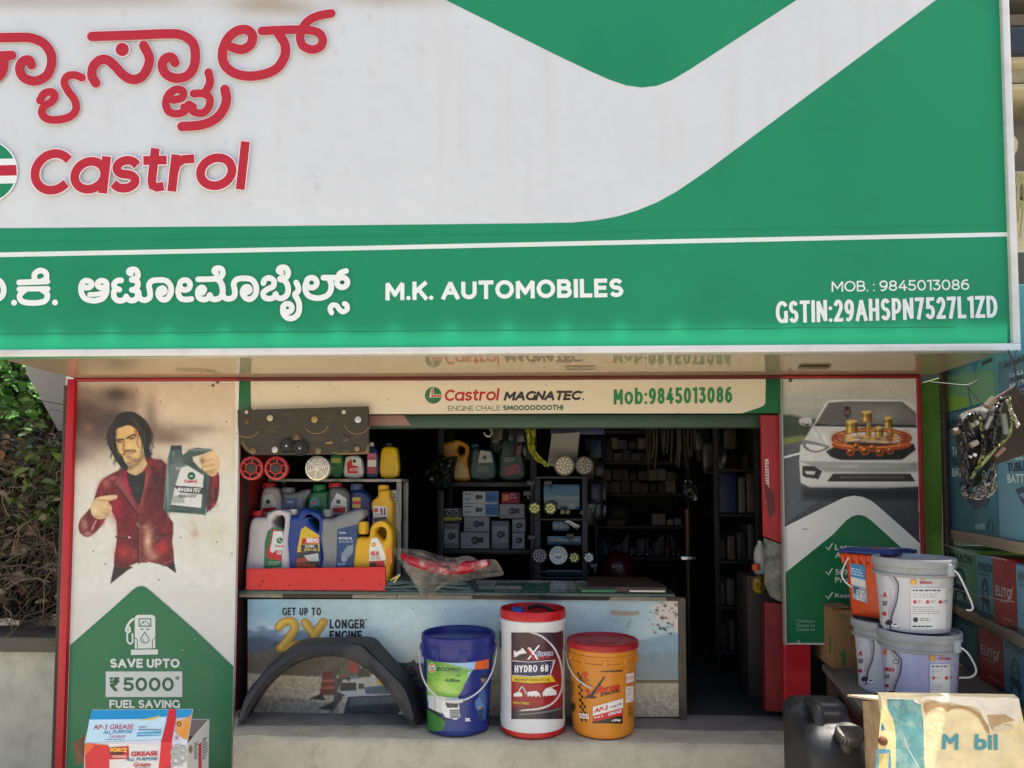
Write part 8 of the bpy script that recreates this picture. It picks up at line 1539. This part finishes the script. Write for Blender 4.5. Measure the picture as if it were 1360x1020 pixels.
battery('green battery carton at the near end of the bottom row', al_(1329, 860) + .225, al_(1329, 860) + .42, TZ, .23, (84, 130, 100), art=amaron((90, 138, 108)))
def tub(A):
    A.text('AMARON', [(.1, .06), (.72, .06), (.72, .16), (.1, .16)], (24, 40, 48), bold=.025)
    for k, s in enumerate(('TALL', 'TUBULAR', 'BATTERY')): A.text(s, [(.18, .3 + k * .09), (.18 + (.26 if k == 0 else .46), .3 + k * .09), (.18 + (.26 if k == 0 else .46), .37 + k * .09), (.18, .37 + k * .09)], (24, 44, 56) if k == 1 else (206, 222, 228), bold=.02)
    A.poly([(.3, .6), (.5, .56), (.9, .62), (.82, .78), (.6, .82), (.44, .74)], (36, 60, 80)); A.poly([(.36, .64), (.5, .6), (.8, .66), (.7, .72), (.5, .7)], (110, 150, 176)); A.circ(.86, .93, .05, (40, 60, 70), r2=.035, n=20, ry=.05); A.poly([(.6, .93), (.78, .91), (.78, .96), (.6, .97)], (120, 150, 160))
a0 = al_(1253, 620); hT = .5
battery('large blue battery carton standing on the upper board behind the hanging plywood', a0, a0 + .56, zk1, hT, (64, 116, 130), dep=.34, art=tub, tw=.03, group='large battery cartons on the upper board')
battery('large blue battery carton at the near end of the upper board', a0 + .585, a0 + 1.12, zk1, .44, (84, 146, 168), dep=.34, art=tub, group='large battery cartons on the upper board')
def topart(A):
    A.poly([(.01, .6), (.99, .74), (.99, .99), (.01, .99)], (92, 150, 110)); A.poly([(.01, .8), (.5, .9), (.5, .99), (.01, .99)], (120, 168, 60)); A.poly([(.42, .3), (.86, .26), (.8, .5), (.66, .56), (.52, .48)], (34, 44, 66)); A.poly([(.5, .34), (.74, .32), (.7, .44), (.56, .46)], (96, 120, 150)); A.circ(.72, .46, .05, (190, 196, 200), r2=.03, n=16, ry=.06); A.poly([(.58, .6), (.72, .6), (.65, .7)], (40, 120, 170)); A.text('AMARON', [(.78, .62), (.95, .62), (.95, .66), (.78, .66)], (30, 50, 60), bold=.03)
battery('teal and green battery carton stacked above the blue one under the sign', a0 + .0, a0 + .6, zk1 + hT + .002, .42, (76, 142, 146), dep=.33, art=topart, group='large battery cartons on the upper board')
battery('large blue battery carton on the upper stack at the near end', a0 + .62, a0 + 1.15, zk1 + .444, .19, (70, 120, 132), dep=.33, art=tub, group='large battery cartons on the upper board')
# strings stretched across the rack
m = MB()
for (x0, y0, x1, y1) in ((1256, 775, 1360, 800), (1260, 722, 1350, 744)): m.tube([rp(x0, y0) + RN * .03, rp((x0 + x1) / 2, (y0 + y1) / 2 + 3) + RN * .035, rp(x1, y1) + RN * .03], .0015, M((190, 186, 176), rough=.6), n=5)
m.build('string', br)
# green wall behind the rack
m = MB(); solid(m, [[(1226, 508), (1252, 500), (1252, 900), (1226, 900)]], 3.44, .03, .003, M((86, 128, 34), rough=.5, var=.12, vs=4, dirt=.25, dirtc=(60, 84, 30), ds=7)); m.build('painted_board', None, 'lime green painted board between the poster board and the rack', 'board')
m = MB(); m.box((2.35, 4.0, 1.5), (1.3, .05, 2.6), M((52, 60, 50), rough=.8, var=.3)); m.build('back_wall', None, 'dim wall behind the battery rack at the right', 'wall')
A_ = rp(1345, 560)
# hanging plywood with cables
hp = thing('hanging_board', 'dark plywood offcut with tangled cables hanging under the sign', 'board', PY(1320, 640, 2.42))
ZH = zm(1230, 440, .2743); YH = 2.44
m = MB(); solid(m, [ZH((170, 430), (290, 350), (430, 264), (474, 306), (500, 320), (500, 590), (360, 640), (300, 668), (190, 700), (160, 560))], YH, .018, .003, M((70, 56, 44), rough=.8, var=.3, vs=7, bump=.4, bs=40, dirt=.4, dirtc=(104, 84, 62), ds=8, sc=(1, 1, 4))); m.build('plywood', hp, smooth=0)
rr = random.Random(77)
def loom(pts, r, c, n=7, jit=5, Y=YH - .045):
    for k in range(n):
        p = [(x + rr.uniform(-jit, jit), y + rr.uniform(-jit, jit)) for x, y in pts]; m = MB(); m.tube([PY(*q, Y - rr.uniform(0, .022)) for q in smooth_loop(ZH(*p), 5, False)], r, M(c[k % len(c)], rough=.45), n=6); m.build('cable', hp)
loom([(250, 400), (200, 420), (170, 480), (180, 570), (190, 660), (210, 740), (200, 800)], .0045, [(24, 24, 26), (34, 32, 30), (20, 20, 22), (60, 56, 50)], 9, 14)
loom([(260, 410), (270, 480), (280, 560), (260, 640), (230, 690), (210, 720)], .0042, [(30, 30, 32), (120, 128, 70), (40, 38, 36)], 6, 10)
loom([(370, 330), (350, 380), (330, 450), (320, 520), (340, 580)], .004, [(30, 30, 30), (26, 26, 28), (90, 86, 80)], 6, 14)
loom([(400, 320), (412, 420), (400, 500), (350, 560), (290, 620), (215, 710)], .0035, [(150, 156, 96), (120, 130, 70)], 2, 6)
loom([(390, 330), (420, 400), (440, 440), (420, 400), (446, 462)], .003, [(170, 166, 150), (190, 186, 170)], 3, 8)
loom([(280, 690), (300, 740), (340, 740), (310, 790), (270, 760), (240, 780)], .0028, [(140, 136, 126), (104, 98, 90), (60, 56, 52)], 4, 14)
loom([(330, 640), (320, 700), (290, 770), (250, 800), (200, 790), (180, 760)], .003, [(90, 84, 78), (40, 38, 36), (130, 120, 110)], 6, 16)
for (x0, y0), (x1, y1), r, c in (((286, 472), (318, 412), .006, (150, 146, 136)), ((372, 400), (388, 498), .009, (112, 120, 112)), ((214, 552), (248, 536), .009, (140, 132, 112)), ((336, 604), (378, 566), .007, (140, 100, 86)), ((212, 458), (232, 452), .008, (124, 120, 94)), ((236, 446), (250, 440), .008, (160, 156, 130)), ((292, 366), (330, 326), .012, (120, 104, 84)), ((130, 488), (158, 480), .011, (84, 70, 54)), ((232, 604), (238, 594), .006, (220, 220, 216)), ((210, 612), (214, 604), .006, (200, 200, 196))):
    m = MB(); m.tube([PY(*ZH((x0, y0))[0], YH - .058), PY(*ZH((x1, y1))[0], YH - .058)], r, M(c, rough=.5), n=8); m.build('connector', hp)
pts_ = smooth_loop(ZH((146, 426), (200, 384), (262, 366), (330, 360), (372, 420), (360, 520), (326, 620), (270, 720), (210, 766), (176, 724), (156, 640), (144, 540)), 3); n_ = len(pts_); vs = []; fs = []; cx_ = sum(p[0] for p in pts_) / n_; cy_ = sum(p[1] for p in pts_) / n_
for q_ in range(6):
    for (x, y) in pts_: vs.append(PY(cx_ + (x - cx_) * q_ / 5, cy_ + (y - cy_) * q_ / 5, YH - .02 - .03 * (1 - (q_ / 5)**2) + rr.uniform(-.008, .008)))
for q_ in range(5):
    for k in range(n_): fs.append([q_ * n_ + k, q_ * n_ + (k + 1) % n_, (q_ + 1) * n_ + (k + 1) % n_, (q_ + 1) * n_ + k])
m = MB(); m.add(vs, fs, M((40, 36, 33), rough=.7, var=.4, vs=30, bump=.5, bs=60)); o = m.build('loom_wrap', hp, smooth=30); o.modifiers.new('t', 'SOLIDIFY').thickness = .004
m = MB(); m.tube([PY(x, y, YH - .01) for x, y in smooth_loop(ZH((396, 90), (424, 150), (430, 200), (444, 240), (436, 262), (440, 290)), 4, False)], .0025, M((56, 48, 40), rough=.6), n=6); m.tube([PY(x, y, YH - .005) for x, y in smooth_loop(ZH((440, 90), (414, 160), (402, 230), (398, 280)), 4, False)], .002, M((70, 80, 110), rough=.6), n=6); m.build('hanging_wire', hp)
m = MB()
for (p) in (((20, 245), (110, 254), (200, 260), (250, 235)), ((200, 260), (215, 340), (225, 380)), ((200, 265), (260, 340))): m.tube([PY(x, y, 2.6) for x, y in smooth_loop(ZH(*p), 4, False)], .002, M((60, 66, 60), rough=.6), n=5)
m.build('thin_wire', hp)
# ------------------------------------------------------------------ building glimpsed behind the sign at the upper right
nb = thing('neighbour_building', 'old cream building with balusters glimpsed beyond the right end of the sign', 'building', (4.2, 6.2, 0))
stone = M((190, 180, 150), rough=.85, var=.2, vs=3, bump=.3, bs=30, dirt=.5, dirtc=(120, 110, 88), ds=3); stoned = M((128, 122, 110), rough=.9, var=.2, vs=3, dirt=.5, dirtc=(80, 76, 68), ds=4)
YN = 5.6
nx0 = 2.6
def nz(py): return PY(1350, py, YN).z
def course(name, y0, y1, Y, mat, dep=.5):
    a, b = PY(1350, y0, Y).z, PY(1350, y1, Y).z; m = MB(); m.box((nx0 + 2.2, Y + dep / 2, (a + b) / 2), (4.4, dep, a - b - .003), mat, bev=.006); return m.build(name, nb)
m = MB(); m.box((nx0 + 2.2, YN + .9, 2.6), (4.4, .4, 5.2), M((160, 158, 152), rough=.8, var=.1)); m.build('wall', nb)
course('eave', -60, 3, YN - .1, M((60, 58, 54), rough=.8)); course('cornice', 4, 34, YN + .05, stoned); course('roof_band', 35, 71, YN - .05, M((40, 52, 62), rough=.7, var=.35, vs=4, bump=.8, bs=16)); course('moulding', 72, 84, YN + .0, stone); course('carved_frieze', 85, 110, YN + .08, M((160, 150, 126), rough=.9, var=.3, vs=9, bump=1.0, bs=9)); course('ledge', 111, 119, YN + .02, stone)
for i in range(5):
    cxp = PY(1349.5, 190, YN).x + i * .34; z0, z1 = PY(1349, 226, YN).z, PY(1349, 120, YN).z; H_ = z1 - z0
    m = MB(); m.lathe([(.08, 0), (.08, .03 * H_), (.05, .06 * H_), (.04, .16 * H_), (.07, .24 * H_), (.112, .36 * H_), (.118, .46 * H_), (.085, .58 * H_), (.05, .68 * H_), (.045, .74 * H_), (.075, .77 * H_), (.075, .8 * H_), (.05, .83 * H_), (.06, .9 * H_), (.085, .95 * H_), (.085, H_)], Vector((cxp, YN + .2, z0)), stone, n=24); m.build('baluster', nb)
course('rail', 227, 240, YN + .02, stone); course('parapet', 241, 262, YN + .1, stoned)
m = MB(); a, b = PY(1350, 263, YN).z, 0; m.box((nx0 + 2.2, YN + .3, a / 2), (4.4, .5, a), M((206, 198, 160), rough=.85, var=.15, vs=3, bump=.4, bs=24, dirt=.35, dirtc=(150, 140, 112), ds=4)); m.build('lower_wall', nb)
m = MB(); rr = random.Random(3)
for k in range(14):
    x = PY(1345 + rr.uniform(-3, 14), 250, YN).x; m.tube(smooth_loop([(x, YN - .02, PY(1350, 232, YN).z), (x + rr.uniform(-.06, .06), YN - .04, PY(1350, 255, YN).z), (x + rr.uniform(-.1, .1), YN - .05, PY(1350, 262 + rr.uniform(0, 60), YN).z)], 4, False), .006, M((170, 164, 120), rough=.8), n=5)
m.build('dry_roots', nb)
# ------------------------------------------------------------------ left: boundary wall, dry vines, tree
YB = 3.62
bw = thing('boundary_wall', 'low plastered boundary wall with a worn coping left of the shop', 'wall', (-3.2, YB + .1, 0))
zc0, zc1 = PY(45, 846, YB).z, PY(45, 868, YB - .03).z
m = MB(); m.box((-4.0, YB + .14, (zc0 + zc1) / 2), (3.7, .3, zc0 - zc1), M((104, 98, 86), rough=.92, var=.2, vs=5, bump=.5, bs=60, dirt=.6, dirtc=(58, 54, 46), ds=6), bev=.008); m.build('coping', bw)
m = MB(); m.box((-4.0, YB + .14, zc1 / 2 - .001), (3.7, .24, zc1 - .002), M((200, 196, 176), rough=.9, var=.14, vs=4, bump=.4, bs=120, dirt=.45, dirtc=(116, 110, 94), ds=5, dthr=.48), bev=.004); m.build('plaster_wall', bw)
m = MB(); m.add([(-6, YB + .3, .1), (-2.12, YB + .3, .1), (-2.12, 9, .1), (-6, 9, .1)], [[0, 1, 2, 3]], M((70, 60, 46), rough=.95, var=.3, bump=.5)); m.build('soil', kind='structure', smooth=0)
hv = thing('dry_vine_hedge', 'dense hedge of dry brown vines and withered leaves above the boundary wall', 'hedge', (-3.0, YB + .3, zc0))
rr = random.Random(40); zt_ = PY(40, 575, YB).z; m = MB()
tw = [(92, 80, 64), (116, 102, 82), (76, 66, 54), (140, 126, 104), (104, 88, 70)]
mats_ = [M(c, rough=.85, var=.2) for c in tw]
for k in range(800):
    x = rr.uniform(-3.5, -2.14); y = YB + rr.uniform(.04, .7); z = rr.uniform(zc0, zt_ - .05); p = Vector((x, y, z)); d = Vector((rr.uniform(-1, 1), rr.uniform(-.5, .3), rr.uniform(-1, 1))).normalized(); pts = [p.copy()]
    for q in range(rr.randint(4, 8)):
        d = (d + Vector((rr.uniform(-.6, .6), rr.uniform(-.4, .4), rr.uniform(-.75, .45)))).normalized(); p = p + d * rr.uniform(.04, .09); p.x = min(p.x, -2.13); p.y = max(p.y, YB - .02); p.z = max(p.z, zc0 + .004); pts.append(p.copy())
    m.tube(pts, [rr.uniform(.0018, .004) * (1 - .6 * i / len(pts)) for i in range(len(pts))], mats_[k % 5], n=4, cap=False)
m.build('stems', hv, smooth=60)
def leaves(n, gen, size, cols, seed, fold=.25):
    rr = random.Random(seed); m = MB(); ms_ = [M(c, rough=.55, var=.15, vs=30) for c in cols]
    for k in range(n):
        p = gen(rr); L = rr.uniform(*size); W = L * rr.uniform(.45, .75)
        E = Matrix.Rotation(rr.uniform(0, 6.28), 3, 'Z') @ Matrix.Rotation(rr.uniform(-1.3, 1.3), 3, 'X') @ Matrix.Rotation(rr.uniform(-1.0, 1.0), 3, 'Y')
        lp = [(-L * .5, 0, 0), (-L * .2, W * .45, fold * W), (L * .15, W * .42, fold * W), (L * .5, 0, -L * .1), (L * .15, -W * .42, fold * W), (-L * .2, -W * .45, fold * W), (0, 0, 0)]
        m.add([p + E @ Vector(q) for q in lp], [[0, 6, 1], [1, 6, 2], [2, 6, 3], [3, 6, 4], [4, 6, 5], [5, 6, 0]], ms_[min(int(rr.random() ** 1.3 * len(ms_)), len(ms_) - 1)])
    return m
gen = lambda r: Vector((r.uniform(-3.5, -2.14), YB + r.uniform(.02, .75) ** 1.0, zc0 + (zt_ - zc0) * r.uniform(.06, 1.0) ** .75))
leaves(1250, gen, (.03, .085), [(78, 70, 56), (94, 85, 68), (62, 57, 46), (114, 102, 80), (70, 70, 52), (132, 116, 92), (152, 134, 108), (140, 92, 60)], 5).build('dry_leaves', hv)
gen = lambda r: Vector((PY(r.uniform(30, 92), 620, YB + .1).x, YB + r.uniform(-.02, .2), PY(40, r.uniform(585, 700), YB).z))
leaves(70, gen, (.05, .1), [(70, 92, 40), (60, 84, 38), (96, 116, 52), (54, 70, 36)], 6).build('green_leaves', hv)
gen = lambda r: Vector((r.uniform(-3.5, -2.14), YB + r.uniform(.1, .5), zt_ + r.uniform(-.12, .05)))
leaves(2600, lambda r: Vector((r.uniform(-3.6, -2.14), YB + r.uniform(.55, 1.0), zc0 - .02 + (zt_ - zc0) * r.random())), (.08, .17), [(56, 48, 38), (44, 39, 31), (66, 57, 45), (48, 45, 34)], 15).build('shade_leaves', hv)  # dark leaf layer added behind the hedge, shade put into its colours
gen = lambda r: Vector((r.uniform(-3.5, -2.14), YB + r.uniform(.1, .5), zt_ + r.uniform(-.12, .05)))
leaves(420, gen, (.03, .08), [(44, 48, 30), (60, 56, 38), (52, 66, 32), (38, 36, 28)], 7).build('top_leaves', hv)
def tree(cx, cy, zc, rad, n, seed, label, trunk=True):
    t = thing('green_tree', label, 'tree', (cx, cy, .0)); rr = random.Random(seed); bk = M((80, 68, 54), rough=.9, var=.3, vs=10, bump=.6, bs=30)
    m = MB(); m.tube([(cx, cy, 0), (cx + .05, cy, zc * .4), (cx - .03, cy + .05, zc * .75), (cx, cy, zc + rad * .3)], [.12, .1, .08, .03], bk, n=10); m.build('trunk', t)
    m = MB(); cl = []
    for k in range(26):
        a = rr.uniform(0, 6.28); e = rr.uniform(-.7, 1.2); r_ = rad * rr.uniform(.45, 1); q = Vector((cx + r_ * math.cos(a) * math.cos(e), cy + r_ * math.sin(a) * math.cos(e), zc + r_ * math.sin(e) * .8)); cl.append((q, rad * rr.uniform(.2, .4)))
        s0 = Vector((cx, cy, zc * rr.uniform(.6, .9))); m.tube([s0, (s0 + q) / 2 + Vector((0, 0, .08)), q], [.03, .018, .006], bk, n=5)
    m.build('limbs', t)
    def gen(r):
        q, s = cl[r.randrange(len(cl))]; v = Vector((r.gauss(0, 1), r.gauss(0, 1), r.gauss(0, .8))).normalized() * s * r.random() ** .4; return q + v
    leaves(n, gen, (.05, .11), [(70, 118, 44), (92, 146, 58), (54, 92, 36), (116, 168, 74), (140, 186, 96), (40, 70, 30)], seed).build('crown', t)
tree(-3.75, 5.4, 2.35, 1.0, 5200, 3, 'bright leafy green tree beyond the dry vine hedge')
tree(-5.4, 6.8, 2.6, 1.3, 3600, 4, 'leafy green tree standing farther back at the left edge')
tree(-3.3, 8.2, 2.7, 1.5, 3600, 8, 'leafy green tree far behind the hedge beside the slanting wall')
# slanting concrete stair wall and a thin pole behind the poster board
m = MB(); solid(m, [[(30, 470), (88, 470), (88, 590), (78, 575), (48, 520), (34, 496)]], 4.4, .5, .01, M((166, 162, 154), rough=.85, var=.1, vs=2, dirt=.2, dirtc=(120, 114, 104))); m.build('stair_wall', None, 'pale slanting concrete stair wall above the hedge beside the poster board', 'wall')
m = MB(); q = PY(87, 600, 3.5); m.tube([(q.x, 3.5, 0), (q.x, 3.5, 2.06)], .016, M((70, 58, 46), rough=.7), n=10); m.build('thin_pole', None, 'thin brown pole behind the left edge of the poster board', 'pole')
